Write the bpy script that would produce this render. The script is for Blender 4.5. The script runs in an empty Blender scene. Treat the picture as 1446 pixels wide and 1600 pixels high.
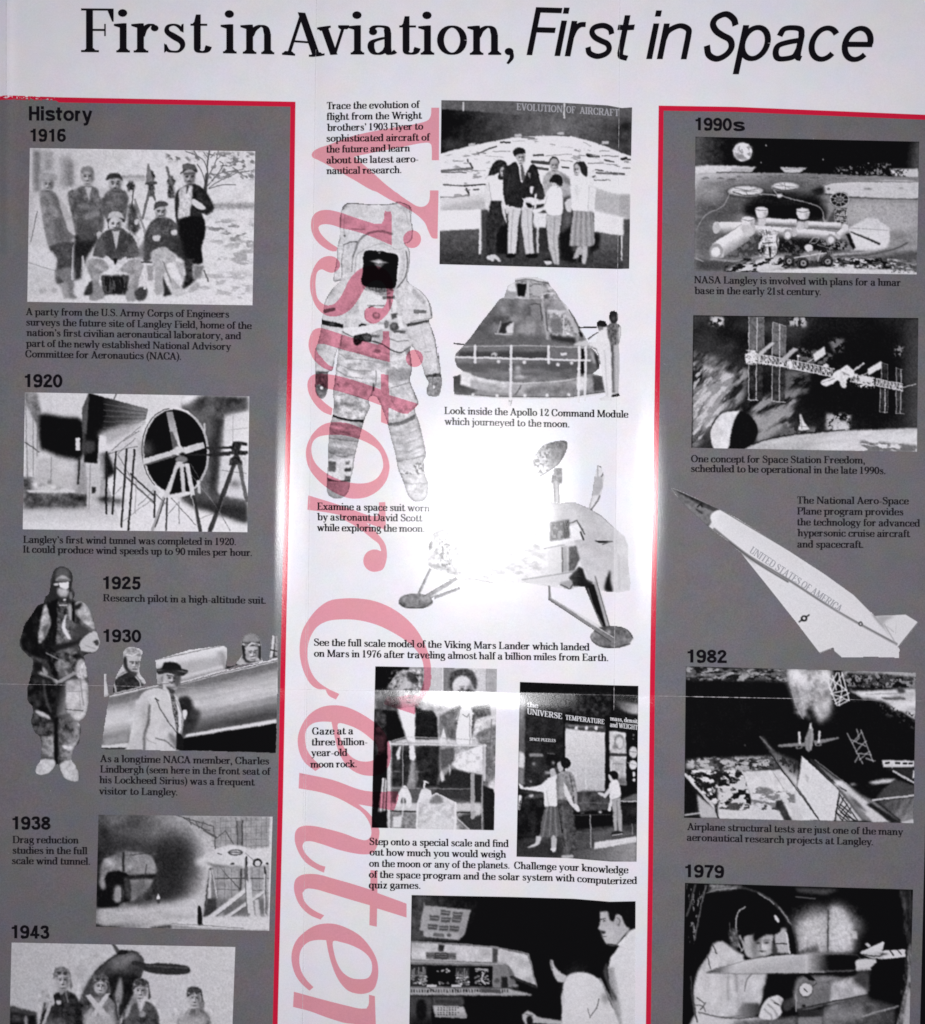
import bpy, math
import numpy as np
from mathutils import Vector
from mathutils.geometry import delaunay_2d_cdt

# ------------------------------------------------------------------ camera, light, exposure
SC = bpy.context.scene
COL = SC.collection
U = 0.0003                    # one layout unit on the sheet = 0.3 mm
DIST = 1900 * U               # lens height above the sheet
cam = bpy.data.cameras.new('camera')
camo = bpy.data.objects.new('camera', cam)
COL.objects.link(camo)
camo.location = (0, 0, DIST)
cam.sensor_fit = 'VERTICAL'
cam.sensor_height = 24
cam.lens = 24 * 1900 / 1600
cam.clip_start = 0.01
cam.clip_end = 20
SC.camera = camo

W = bpy.data.worlds.new('World')
SC.world = W
W.use_nodes = True
W.node_tree.nodes['Background'].inputs[0].default_value = (0.78, 0.73, 1.0, 1)
W.node_tree.nodes['Background'].inputs[1].default_value = 0.125

fl = bpy.data.lights.new('phone_flash', 'AREA')   # the phone's flash beside its lens
fl.shape = 'DISK'
fl.size = 0.012
fl.energy = 3.3
fl.color = (0.985, 0.98, 1.0)
flo = bpy.data.objects.new('phone_flash', fl)
flo.location = (62 * U, 4 * U, DIST + 0.004)
COL.objects.link(flo)

SC.view_settings.view_transform = 'Standard'
SC.view_settings.look = 'None'
SC.view_settings.exposure = 0
SC.view_settings.gamma = 1
SC.view_settings.use_curve_mapping = False
SC.cycles.use_denoising = True
SC.cycles.filter_width = 1.7
SC.cycles.max_bounces = 4

# ------------------------------------------------------------------ helpers
def lin(t):
    t = np.asarray(t, float)
    return np.where(t <= 0.04045, t / 12.92, ((t + 0.055) / 1.055) ** 2.4)

def fold_l(y): return 495 - 0.0140 * y
def fold_r(y): return 969 - 0.0085 * y
def fold_h(x): return 1068.5 + 0.0185 * x

def _ramp(d, pts):            # integral of a piecewise slope, tabulated
    xs = np.arange(-800, 1500, 2.0)
    s = np.interp(xs, [p[0] for p in pts], [p[1] for p in pts])
    z = np.cumsum(s) * 2.0
    z -= np.interp(0, xs, z)
    return np.interp(d, xs, z)

def relief(x, y):             # height of the creased sheet, layout units
    x = np.asarray(x, float); y = np.asarray(y, float)
    dl = x - fold_l(y)
    dr = x - fold_r(y)
    dh = y - fold_h(x)
    z = _ramp(dl, [(-800, .006), (-200, .006), (-90, 0), (-74, 0), (-64, -.01), (-56, -.05), (-49, -.13), (-40, -.147), (-28, -.09), (-6, -.06), (0, -.02), (0.5, .20), (14, .13), (34, .05), (64, 0), (1400, 0)])
    z = z + _ramp(dr, [(-800, 0), (-60, 0), (-30, -.06), (-.5, -.17), (0, .03), (30, .06), (44, .125), (55, .152), (64, .108), (84, .05), (115, .02), (170, .0), (400, -.012), (1400, -.012)])
    z = z + _ramp(dh, [(-800, 0), (-50, .0), (-1, -.11), (0, .158), (14, .15), (28, .075), (50, -.005), (300, -.012), (1400, -.012)]) * (.25 + .75 * np.exp(-((x - 765) / 210.0) ** 4))
    z = z + 2.5 * np.exp(-((x - 12) / 9.0) ** 2) * (y < 400)      # old crease along the left margin
    z = z + 1.2 * np.sin(x / 171.0 + y / 260.0) + 0.9 * np.sin(y / 143.0 - x / 390.0)   # gentle waviness
    return z + 8

LAYER = 0.30                  # layout units between printed layers (0.09 mm)
def place(x, y, layer):       # layout position on the sheet -> world
    x = np.asarray(x, float); y = np.asarray(y, float)
    z = relief(x, y) + layer * LAYER
    s = 1 - z * U / DIST                  # positions were measured on the photograph, so lay them onto the raised surface
    return np.stack([(x - 723) * U * s, (800 - y) * U * s, z * U], -1).astype(np.float32)

def tag(o, label=None, cat=None, kind=None):
    if label: o['label'] = label
    if cat: o['category'] = cat
    if kind: o['kind'] = kind

def link_mesh(name, co, faces, mat, parent=None, colors=None, smooth=True):
    """faces: (n,3) or (n,4) int array; colors: per-vertex linear rgb"""
    me = bpy.data.meshes.new(name)
    co = np.asarray(co, np.float32); faces = np.asarray(faces, np.int32)
    k = faces.shape[1]
    me.vertices.add(len(co)); me.vertices.foreach_set('co', co.ravel())
    me.loops.add(faces.size); me.loops.foreach_set('vertex_index', faces.ravel())
    me.polygons.add(len(faces))
    me.polygons.foreach_set('loop_start', np.arange(0, faces.size, k, dtype=np.int32))
    if smooth: me.polygons.foreach_set('use_smooth', np.ones(len(faces), bool))
    if colors is not None:
        at = me.color_attributes.new('print', 'FLOAT_COLOR', 'POINT')
        c = np.ones((len(co), 4), np.float32); c[:, :3] = colors
        at.data.foreach_set('color', c.ravel())
    me.update(calc_edges=True)
    me.materials.append(mat)
    o = bpy.data.objects.new(name, me)
    COL.objects.link(o)
    if parent is not None: o.parent = parent
    return o

# ------------------------------------------------------------------ materials
def coated(name, color=None, rough=0.20, spec=0.0145, grain=0.05, chroma=0.03, scuff=0, bump=0.26):
    """offset-printed coated paper: ink colour, ink mottle, fine surface grain"""
    m = bpy.data.materials.new(name); m.use_nodes = True
    nt = m.node_tree; N = nt.nodes; L = nt.links
    N.remove(N['Principled BSDF'])
    b = N.new('ShaderNodeBsdfDiffuse'); gl = N.new('ShaderNodeBsdfGlossy'); gl.distribution = 'BECKMANN'
    gl.inputs['Roughness'].default_value = rough; gl.inputs['Color'].default_value = (spec, spec, spec, 1)
    ad = N.new('ShaderNodeAddShader'); L.new(b.outputs[0], ad.inputs[0]); L.new(gl.outputs[0], ad.inputs[1])
    L.new(ad.outputs[0], N['Material Output'].inputs['Surface'])
    tc = N.new('ShaderNodeTexCoord')
    if color is None:
        src = N.new('ShaderNodeAttribute'); src.attribute_name = 'print'; src_out = src.outputs['Color']
    else:
        src = N.new('ShaderNodeRGB'); src.outputs[0].default_value = (*color, 1); src_out = src.outputs[0]
    def noise(scale, detail, rg=0.55):
        n = N.new('ShaderNodeTexNoise'); n.inputs['Scale'].default_value = scale
        n.inputs['Detail'].default_value = detail; n.inputs['Roughness'].default_value = rg
        L.new(tc.outputs['Object'], n.inputs['Vector']); return n
    n1 = noise(1 / (2.2 * U), 2.5, 0.7)
    r1 = N.new('ShaderNodeMapRange'); r1.inputs[1].default_value = .25; r1.inputs[2].default_value = .75
    r1.inputs[3].default_value = 1 - grain * 2; r1.inputs[4].default_value = 1 + grain * 2
    L.new(n1.outputs[0], r1.inputs[0])
    mx = N.new('ShaderNodeMix'); mx.data_type = 'RGBA'; mx.blend_type = 'MULTIPLY'; mx.inputs[0].default_value = 1
    L.new(src_out, mx.inputs[6]); L.new(r1.outputs[0], mx.inputs[7])
    n2 = noise(1 / (42 * U), 3, 0.6)                      # slow drift of the ink film
    s2 = N.new('ShaderNodeVectorMath'); s2.operation = 'SUBTRACT'; s2.inputs[1].default_value = (.5, .5, .5)
    L.new(n2.outputs['Color'], s2.inputs[0])
    s3 = N.new('ShaderNodeVectorMath'); s3.operation = 'MULTIPLY_ADD'
    s3.inputs[1].default_value = (chroma * 2.0, chroma * 1.2, chroma * 2.2); s3.inputs[2].default_value = (1, 1, 1)
    L.new(s2.outputs[0], s3.inputs[0])
    mx2 = N.new('ShaderNodeMix'); mx2.data_type = 'RGBA'; mx2.blend_type = 'MULTIPLY'; mx2.inputs[0].default_value = 1
    L.new(mx.outputs[2], mx2.inputs[6]); L.new(s3.outputs[0], mx2.inputs[7])
    out = mx2.outputs[2]
    if scuff:                                             # tiny rubbed specks where the paper shows through
        n4 = noise(1 / (7 * U), 5, 0.65); r4 = N.new('ShaderNodeMapRange'); r4.inputs[1].default_value = .705; r4.inputs[2].default_value = .76
        r4.inputs[3].default_value = 0; r4.inputs[4].default_value = scuff; L.new(n4.outputs[0], r4.inputs[0])
        m3 = N.new('ShaderNodeMix'); m3.data_type = 'RGBA'; L.new(r4.outputs[0], m3.inputs[0]); L.new(out, m3.inputs[6]); m3.inputs[7].default_value = (.5, .49, .5, 1)
        out = m3.outputs[2]
    L.new(out, b.inputs['Color'])
    n3 = noise(1 / (1.5 * U), 2, 0.7)
    bp = N.new('ShaderNodeBump'); bp.inputs['Strength'].default_value = bump; bp.inputs['Distance'].default_value = 0.4 * U
    L.new(n3.outputs[0], bp.inputs['Height']); L.new(bp.outputs[0], gl.inputs['Normal'])
    return m

PAPER = (0.785, 0.77, 0.795)
M_paper = coated('coated_paper', PAPER, grain=.03, chroma=.12)
M_panel = coated('grey_ink', (0.160, 0.152, 0.160), grain=.11, chroma=.26, scuff=.5)
M_red = coated('red_ink', (0.60, 0.012, 0.045), grain=.05, scuff=.4)
M_pink = coated('pink_ink', (0.71, 0.305, 0.355), grain=.04, chroma=.08)
M_ink = coated('black_ink', (0.006, 0.005, 0.007), grain=.05)
M_soft = coated('black_ink_on_grey', (0.012, 0.010, 0.013), grain=.05)
M_photo = coated('halftone_print', None, grain=.04, chroma=.03)
M_white = coated('reversed_out_letters', (0.62, 0.62, 0.63))
M_dim = coated('grey_letters', (0.36, 0.36, 0.38))
M_crease = coated('cracked_ink', (0.42, 0.40, 0.41), rough=.6)

# ------------------------------------------------------------------ the stand and the sheet
tm = bpy.data.materials.new('dark_tabletop'); tm.use_nodes = True
_b = tm.node_tree.nodes['Principled BSDF']; _b.inputs['Roughness'].default_value = .6
_n = tm.node_tree.nodes.new('ShaderNodeTexNoise'); _n.inputs['Scale'].default_value = 60
_r = tm.node_tree.nodes.new('ShaderNodeValToRGB')
_r.color_ramp.elements[0].color = (.004, .004, .005, 1); _r.color_ramp.elements[1].color = (.010, .009, .011, 1)
tm.node_tree.links.new(_n.outputs[0], _r.inputs[0]); tm.node_tree.links.new(_r.outputs[0], _b.inputs['Base Color'])
_b.inputs['Specular IOR Level'].default_value = .1
_gx, _gy = np.meshgrid(np.linspace(-30, 1470, 300), np.linspace(-60, 1720, 300)); tz = float(relief(_gx, _gy).min()) * U - .0008
tv = [(sx * .6, sy * .6, z) for z in (tz, tz - .03) for sx, sy in ((-1, -1), (1, -1), (1, 1), (-1, 1))]
table = link_mesh('table_surface', tv, [(0, 1, 2, 3), (7, 6, 5, 4), (0, 4, 5, 1), (1, 5, 6, 2), (2, 6, 7, 3), (3, 7, 4, 0)], tm, smooth=False)
tag(table, 'dark tabletop under the creased exhibition poster', 'table', 'structure')

poster = bpy.data.objects.new('poster', None)
poster.empty_display_size = .1
COL.objects.link(poster)
tag(poster, 'creased aviation and space history poster with grey side columns and red borders', 'poster')

def right_edge(y): return np.interp(y, [-200, 900, 1290, 1600, 1900], [1462, 1455, 1446, 1438, 1431])
def left_edge(y): return np.interp(y, [-200, 1900], [-16, -30])
Y_TOP, Y_BOT = -60, 1720

def grid(fx0, fx1, y0, y1, nx, ny, layer):
    v, u = np.meshgrid(np.linspace(0, 1, ny), np.linspace(0, 1, nx), indexing='ij')
    y = y0 + (y1 - y0) * v
    if callable(fx0): a = fx0(y)
    else: a = fx0
    b = fx1(y) if callable(fx1) else fx1
    x = a + (b - a) * u
    i = np.arange(nx * ny).reshape(ny, nx)
    f = np.stack([i[:-1, :-1], i[1:, :-1], i[1:, 1:], i[:-1, 1:]], -1).reshape(-1, 4)
    return place(x, y, layer).reshape(-1, 3), f

co, f = grid(left_edge, right_edge, Y_TOP, Y_BOT, 500, 500, 0)
n = len(co); idx = np.arange(n).reshape(500, 500)
under = co.copy(); under[:, 2] -= 0.00018                       # real thickness of the sheet
rim = np.concatenate([idx[0, :], idx[1:, -1], idx[-1, -2::-1], idx[-2:0:-1, 0]])
nxt = np.roll(rim, -1)
side = np.stack([rim, nxt, nxt + n, rim + n], -1)
paper = link_mesh('paper_sheet', np.vstack([co, under]), np.vstack([f, (f + n)[:, ::-1], side]), M_paper, poster)

def strip(name, top, mat, parent, layer):
    """a ribbon: top = [(x_left, x_right, y) ...] or edges as polylines"""
    pass

# red rules and grey columns
def LR(y): return np.interp(y, [159, 570, 985, 1255, 1600, 1720], [462, 457, 447.6, 442.3, 434.2, 431.5])      # outer edge of left rule
def RL(y): return np.interp(y, [165, 450, 740, 1050, 1360, 1600, 1720], [1029.5, 1026, 1021, 1016, 1012.8, 1009.5, 1008])
def ltop(x): return np.interp(x, [-30, 13, 93, 462], [151, 149, 152, 159])
def rtop(x): return np.interp(x, [1029, 1150, 1462], [165, 167, 180])

def patch(name, xa, xb, ya, yb, nx, ny, mat, parent, layer):
    """region between left/right edges xa(y), xb(y) and top/bottom edges ya(x), yb"""
    v, u = np.meshgrid(np.linspace(0, 1, ny), np.linspace(0, 1, nx), indexing='ij')
    y = np.full_like(u, 160.0); x = y
    for _ in range(6):
        x = xa(y) + (xb(y) - xa(y)) * u
        t = ya(x); bt = yb(x) if callable(yb) else yb
        y = t + (bt - t) * v
    i = np.arange(nx * ny).reshape(ny, nx)
    f = np.stack([i[:-1, :-1], i[1:, :-1], i[1:, 1:], i[:-1, 1:]], -1).reshape(-1, 4)
    return link_mesh(name, place(x, y, layer).reshape(-1, 3), f, mat, parent)

RW = 7.8
left_panel = patch('column_panel', left_edge, lambda y: LR(y) - RW * .5, lambda x: ltop(x) + 4, Y_BOT, 240, 500, M_panel, poster, 1)
tag(left_panel, 'grey history column on the left, years 1916 to 1943')
right_panel = patch('column_panel', lambda y: RL(y) + RW * .5, right_edge, lambda x: rtop(x) + 4, Y_BOT, 240, 500, M_panel, poster, 1)
tag(right_panel, 'grey column on the right, years 1979 to the 1990s')
# vertical rules
patch('red_rule', lambda y: LR(y) - RW, LR, lambda x: ltop(x) + RW, Y_BOT, 6, 600, M_red, left_panel, 2)
patch('red_rule', RL, lambda y: RL(y) + RW, lambda x: rtop(x) + RW, Y_BOT, 6, 600, M_red, right_panel, 2)
# top rules; the left one is scuffed through to the paper near the corner
def rule_top(xa, xb, yt, th, parent, worn=None):
    nx = int((xb - xa) / 1.0) + 1; ny = 9
    v, u = np.meshgrid(np.linspace(0, 1, ny), np.linspace(0, 1, nx), indexing='ij')
    x = xa + (xb - xa) * u; y = yt(x) + th(x) * v
    i = np.arange(nx * ny).reshape(ny, nx)
    f = np.stack([i[:-1, :-1], i[1:, :-1], i[1:, 1:], i[:-1, 1:]], -1).reshape(-1, 4)
    if worn is not None:
        cx = x.ravel()[f].mean(1); cy = v.ravel()[f].mean(1)
        keep = ~worn(cx, cy)
        f = f[keep]
    return link_mesh('red_rule', place(x, y, 2).reshape(-1, 3), f, M_red, parent)
_rng = np.random.default_rng(5)
_wn = _rng.random((40, 130))
def worn_l(x, v):
    a = _wn[(v * 4).astype(int) % 40, ((x + 30) / 3.2).astype(int) % 130]
    b = _wn[(v * 8).astype(int) % 40 + 0, ((x + 30) / 1.2).astype(int) % 130]
    return (x < 88) & (a * .75 + b * .35 > .80 + .1 * (x > 60) - .25 * ((v > .6) & (x < 85) & (x > 40)))
rule_top(-16, 462 - 0, ltop, lambda x: np.interp(x, [-16, 88, 92, 462], [7, 5.5, 8, RW]), left_panel, worn_l)
rule_top(1029.5, 1452, rtop, lambda x: 0 * x + RW, right_panel)
# ------------------------------------------------------------------ lettering: skeleton letters drawn with a broad pen
def crom(pts, closed=False, n=6):
    """Catmull-Rom through pts (rows may carry extra columns such as width)"""
    p = np.asarray(pts, float)
    if len(p) < 3: return p
    if closed: q = np.vstack([p[-1], p, p[0], p[1]])
    else: q = np.vstack([2 * p[0] - p[1], p, 2 * p[-1] - p[-2]])
    out = []
    t = np.linspace(0, 1, n, endpoint=False)[:, None]
    for i in range(1, len(q) - 2):
        a, b, c, d = q[i - 1], q[i], q[i + 1], q[i + 2]
        out.append(.5 * (2 * b + (c - a) * t + (2 * a - 5 * b + 4 * c - d) * t ** 2 + (3 * b - a - 3 * c + d) * t ** 3))
    r = np.vstack(out)
    return r if closed else np.vstack([r, p[-1]])

def ell(cx, cy, rx, ry, a0=0, a1=360, n=28):
    a = np.radians(np.linspace(a0, a1, n))
    return np.stack([cx + rx * np.cos(a), cy + ry * np.sin(a)], -1)

class Pen:
    def __init__(s, S, T): s.S, s.T, s.q = S, T, []
    def ribbon(s, p, w):
        p = np.asarray(p, float); d = np.gradient(p, axis=0)
        d /= np.maximum(np.linalg.norm(d, axis=1, keepdims=True), 1e-9)
        nn = np.stack([-d[:, 1], d[:, 0]], -1) * (np.asarray(w)[:, None] / 2)
        a, b = p + nn, p - nn
        for i in range(len(p) - 1):
            s.q.append(np.array([a[i], b[i], b[i + 1], a[i + 1]]))
    def arc(s, *pts, k=1.0, p=1.5, smooth=True, T=None):     # stress follows direction: upright strokes thick
        q = crom(pts) if smooth else np.asarray(pts, float)
        d = np.gradient(q, axis=0); a = np.abs(d[:, 1]) / np.maximum(np.hypot(d[:, 0], d[:, 1]), 1e-9)
        t = s.T if T is None else T
        s.ribbon(q, t + (s.S * k - t) * a ** p)
    def wid(s, *pts):                                         # x, y, width given
        q = crom(pts); s.ribbon(q[:, :2], q[:, 2])
    def mono(s, *pts, w=None, smooth=True):
        q = crom(pts) if smooth else np.asarray(pts, float)
        s.ribbon(q, np.full(len(q), s.S if w is None else w))
    def ring(s, cx, cy, rx, ry, p=1.5, k=1.0):
        s.arc(*ell(cx, cy, rx, ry), k=k, p=p, smooth=False)
    def st(s, x, y0, y1, w=None):
        h = (s.S if w is None else w) / 2
        s.q.append(np.array([(x - h, y0), (x + h, y0), (x + h, y1), (x - h, y1)]))
    def bar(s, x0, x1, y, w=None):
        h = (s.T if w is None else w) / 2
        s.q.append(np.array([(x0, y - h), (x1, y - h), (x1, y + h), (x0, y + h)]))
    def foot(s, x0, x1, xc=None):                             # slab serif on the base line, softly bracketed
        s.bar(x0, x1, s.T / 2)
        s.br(x0, x1, s.T, 1)
    def head(s, x0, x1, y):
        s.bar(x0, x1, y - s.T / 2)
        s.br(x0, x1, y - s.T, -1)
    def br(s, x0, x1, y, dr):
        m = (x0 + x1) / 2; h = min(s.S / 2, (x1 - x0) / 2 - 1)
        s.q.append(np.array([(m - h - 4, y), (m + h + 4, y), (m + h, y + dr * 4.5), (m - h, y + dr * 4.5)]))
    def flag(s, x, y, l=11):                                  # slanted serif at the head of a lower-case stem
        h = s.S / 2
        s.q.append(np.array([(x - h - l, y - s.T * .2 - 1), (x - h - l, y - s.T * 1.1 - 1), (x, y - s.T * 1.6 - 5), (x + h, y), (x, y)]))
    def ball(s, x, y, r): s.q.append(ell(x, y, r, r, 0, 330, 12))
    def dg(s, x0, y0, x1, y1, w):
        L = math.hypot(x1 - x0, y1 - y0); h = w / 2 * L / max(abs(y1 - y0), 1e-6)
        s.q.append(np.array([(x0 - h, y0), (x0 + h, y0), (x1 + h, y1), (x1 - h, y1)]))
    def poly(s, *pts): s.q.append(np.array(pts, float))

def serif_glyph(c, S, T):
    g = Pen(S, T); X = 67; A = 102; D = -30; t = T / 2
    def n_arch(x0, x1):
        g.arc((x0 + 2, 42), (x0 + 8, 55), (x0 + 20, X - t - .5), (x1 - 4, 60), (x1, 46)); g.st(x1, 0, 47)
    if c == 'n': g.st(15, 0, X - 2); g.flag(15, X); g.foot(2, 28); n_arch(15, 49); g.foot(37, 62); a = 64
    elif c == 'h': g.st(15, 0, A); g.flag(15, A); g.foot(2, 28); n_arch(15, 49); g.foot(37, 62); a = 64
    elif c == 'm': g.st(15, 0, X - 2); g.flag(15, X); g.foot(2, 28); n_arch(15, 49); g.foot(37, 61); n_arch(49, 83); g.foot(71, 96); a = 98
    elif c == 'u':
        g.st(15, 17, X); g.flag(15, X); g.arc((15, 20), (18, 6), (29, t), (42, 8), (49, 24)); g.st(49, 0, X); g.flag(49, X); g.bar(49, 62, t + 1, T * 1.3); a = 64
    elif c == 'r': g.st(15, 0, X - 2); g.flag(15, X); g.foot(2, 30); g.arc((17, 38), (22, 53), (32, 63), (42, 62)); g.ball(42, 56, 7.5); a = 51
    elif c == 'i': g.st(15, 0, X - 1); g.flag(15, X); g.foot(2, 28); g.ball(14, 90, 9); a = 30
    elif c == 'j': g.st(15, -12, X - 1); g.flag(15, X); g.arc((15, -8), (12, -24), (2, -28)); g.ball(-1, -22, 6.5); g.ball(14, 90, 9); a = 28
    elif c == 'l': g.st(15, 0, A); g.flag(15, A); g.foot(2, 28); a = 30
    elif c == 'f': g.st(16, 0, 80); g.arc((16, 76), (18, 92), (28, A - t - 1), (38, 98)); g.ball(37, 91, 7); g.bar(3, 34, X - t); g.foot(3, 31); a = 37
    elif c == 't': g.arc((16, 20), (17, 6), (26, t), (34, 6), (38, 16)); g.st(16, 16, X); g.bar(3, 35, X - t); g.poly((3, X - T), (10, X + 4), (16 - S / 2 + 4, 88), (16 + S / 2, 88), (16 + S / 2, X - T)); a = 41
    elif c == 'a':
        g.ball(14, 52, 8); g.arc((10, 55), (17, 63), (28, X - t), (39, 61), (42, 48)); g.st(42, 12, 50)
        g.arc((42, 16), (44, 3), (51, t + 1), (57, 8)); g.arc((42, 39), (28, 36), (13, 29), (10, 17), (15, 5), (25, 2), (36, 8), (42, 18)); a = 60
    elif c in 'bp':
        y0, y1 = (0, A) if c == 'b' else (D, X - 2)
        g.st(14, y0, y1); g.flag(14, A if c == 'b' else X); g.arc((15, 46), (24, 61), (36, X - t), (48, 60), (54, 33), (48, 7), (36, t), (24, 6), (15, 20))
        if c == 'p': g.bar(1, 28, D + t)
        a = 64
    elif c in 'dq':
        y0, y1 = (0, A) if c == 'd' else (D, X)
        g.st(48, y0, y1); g.arc((47, 46), (38, 61), (27, X - t), (15, 60), (9, 33), (15, 7), (27, t), (38, 6), (47, 20))
        if c == 'd': g.flag(48, A); g.bar(48, 61, t + 1, T * 1.3)
        else: g.bar(34, 62, D + t)
        a = 63
    elif c == 'c': g.ball(44, 50, 8); g.arc((47, 54), (41, 63), (31, X - t), (17, 59), (9, 33), (16, 7), (31, t), (43, 6), (50, 18)); a = 55
    elif c == 'e': g.bar(12, 50, 35); g.arc((50, 35), (45, 58), (31, X - t), (16, 59), (9, 33), (16, 7), (32, t), (44, 6), (51, 18)); a = 57
    elif c == 'g':
        g.ring(26, 45, 16, 21); g.arc((36, 60), (44, 64), (50, 63)); g.ball(50, 60, 6)
        g.wid((15, 29, T), (10, 21, S * .6), (16, 14, S * .8), (32, 11, S * .9), (46, 6, S * .9), (51, -8, S * .8), (42, -22, T * 1.3), (26, D + t, T), (10, -24, T * 1.5), (6, -12, S * .6), (14, -1, T), (22, 10, T)); a = 58
    elif c == 'o': g.ring(31, 33.5, 22, X / 2 - t); a = 62
    elif c == 's':
        g.wid((40, 50, T), (34, 60, T * 1.4), (24, X - t - .3, T), (13, 60, S * .55), (12, 48, S * .8), (25, 37, S * 1.05), (38, 27, S * .95), (41, 15, S * .7), (34, 4, T * 1.2), (22, t + .3, T), (13, 6, T * 1.4), (8, 19, T))
        g.poly((36, 50), (43, 46), (43, X), (39, X - 2)); g.poly((6, 0), (10, 3), (12, 16), (6, 22)); a = 50
    elif c == 'k': g.st(15, 0, A); g.flag(15, A); g.foot(2, 28); g.dg(18, 26, 46, X - 2, T * 1.2); g.dg(28, 36, 50, 2, S); g.head(35, 57, X); g.foot(38, 62); a = 64
    elif c == 'v': g.dg(13, X, 32, 0, S); g.dg(33, 0, 51, X, T * 1.2); g.head(0, 26, X); g.head(40, 61, X); a = 61
    elif c == 'w': g.dg(13, X, 30, 0, S); g.dg(31, 0, 46, X, T * 1.2); g.dg(46, X, 62, 0, S); g.dg(63, 0, 79, X, T * 1.2); g.head(0, 26, X); g.head(68, 90, X); a = 90
    elif c == 'x': g.dg(14, X, 48, 0, S); g.dg(48, X, 13, 0, T * 1.2); g.head(1, 27, X); g.head(37, 59, X); g.foot(1, 24); g.foot(35, 62); a = 62
    elif c == 'y': g.dg(13, X, 33, 0, S); g.arc((52, X), (38, 14), (28, -18), (18, -27), k=.45); g.ball(13, -22, 7.5); g.head(0, 26, X); g.head(41, 62, X); a = 62
    elif c == 'z': g.bar(6, 49, X - t - 1, T * 1.4); g.bar(5, 50, t + 1, T * 1.4); g.dg(42, X, 12, 0, S); g.poly((5, X), (5, 48), (9, 50), (13, X)); g.poly((50, 0), (50, 20), (46, 18), (42, 0)); a = 55
    elif c == 'A': g.dg(12, 0, 38, 98, T * 1.3); g.dg(37, 100, 66, 0, S * 1.05); g.bar(20, 56, 33); g.foot(0, 25); g.foot(51, 81); a = 81
    elif c in 'CG':
        g.arc((70, 68), (60, 90), (43, 100 - t), (22, 88), (11, 50), (22, 12), (44, t), (60, 9), (70, 30)); g.poly((66, 64), (72, 64), (72, 99), (69, 99), (64, 86)); a = 79
        if c == 'G': g.st(68, 4, 42); g.bar(54, 82, 42 - t); a = 86
    elif c == 'D': g.st(18, 0, 100); g.arc((18, 100 - t), (42, 100 - t), (65, 86), (73, 50), (65, 14), (42, t), (18, t)); g.bar(2, 20, 100 - t); g.bar(2, 20, t); a = 84
    elif c in 'EFL':
        g.st(18, 0, 100)
        if c != 'L': g.bar(2, 64, 100 - t); g.poly((64, 100), (64, 70), (61, 70), (52, 96)); g.bar(18, 48, 51); g.bar(46, 49, 51, 28)
        if c != 'F': g.bar(2, 66, t); g.poly((66, 0), (66, 32), (63, 32), (53, 4))
        if c == 'F': g.foot(2, 36)
        if c == 'L': g.head(2, 36, 100)
        a = 70 if c != 'L' else 69
    elif c == 'H': g.st(18, 0, 100); g.st(68, 0, 100); g.bar(18, 68, 51); g.foot(2, 34); g.foot(52, 84); g.head(2, 34, 100); g.head(52, 84, 100); a = 86
    elif c == 'I': g.st(18, 0, 100); g.foot(2, 34); g.head(2, 34, 100); a = 36
    elif c == 'K': g.st(18, 0, 100); g.foot(2, 34); g.head(2, 34, 100); g.dg(20, 40, 62, 98, T * 1.3); g.dg(36, 60, 68, 0, S); g.foot(54, 82); g.head(50, 74, 100); a = 82
    elif c == 'M': g.st(15, 0, 100, T * 1.3); g.dg(18, 100, 52, 2, S); g.dg(52, 2, 82, 100, T * 1.3); g.st(86, 0, 100); g.foot(3, 27); g.foot(71, 101); g.bar(3, 22, 100 - t); g.bar(82, 101, 100 - t); a = 103
    elif c == 'N': g.st(16, 0, 100, T * 1.3); g.dg(18, 100, 72, 2, S); g.st(73, 0, 100, T * 1.3); g.foot(4, 28); g.head(60, 86, 100); g.bar(3, 20, 100 - t); a = 87
    elif c == 'O': g.ring(43, 50, 32, 50 - t); a = 86
    elif c in 'PR':
        g.st(18, 0, 100); g.bar(2, 20, 100 - t); g.foot(2, 35); g.arc((18, 100 - t), (44, 100 - t), (59, 90), (62, 74), (58, 57), (44, 49), (18, 49)); a = 70
        if c == 'R': g.dg(44, 50, 66, 3, S); g.bar(60, 82, t); a = 82
    elif c == 'S':
        g.wid((56, 70, T), (48, 90, T * 1.4), (33, 100 - t, T), (16, 90, S * .6), (14, 70, S * .9), (32, 54, S * 1.1), (52, 42, S * 1.1), (56, 24, S * .8), (47, 7, T * 1.3), (30, t, T), (16, 8, T * 1.4), (9, 30, T))
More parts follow.
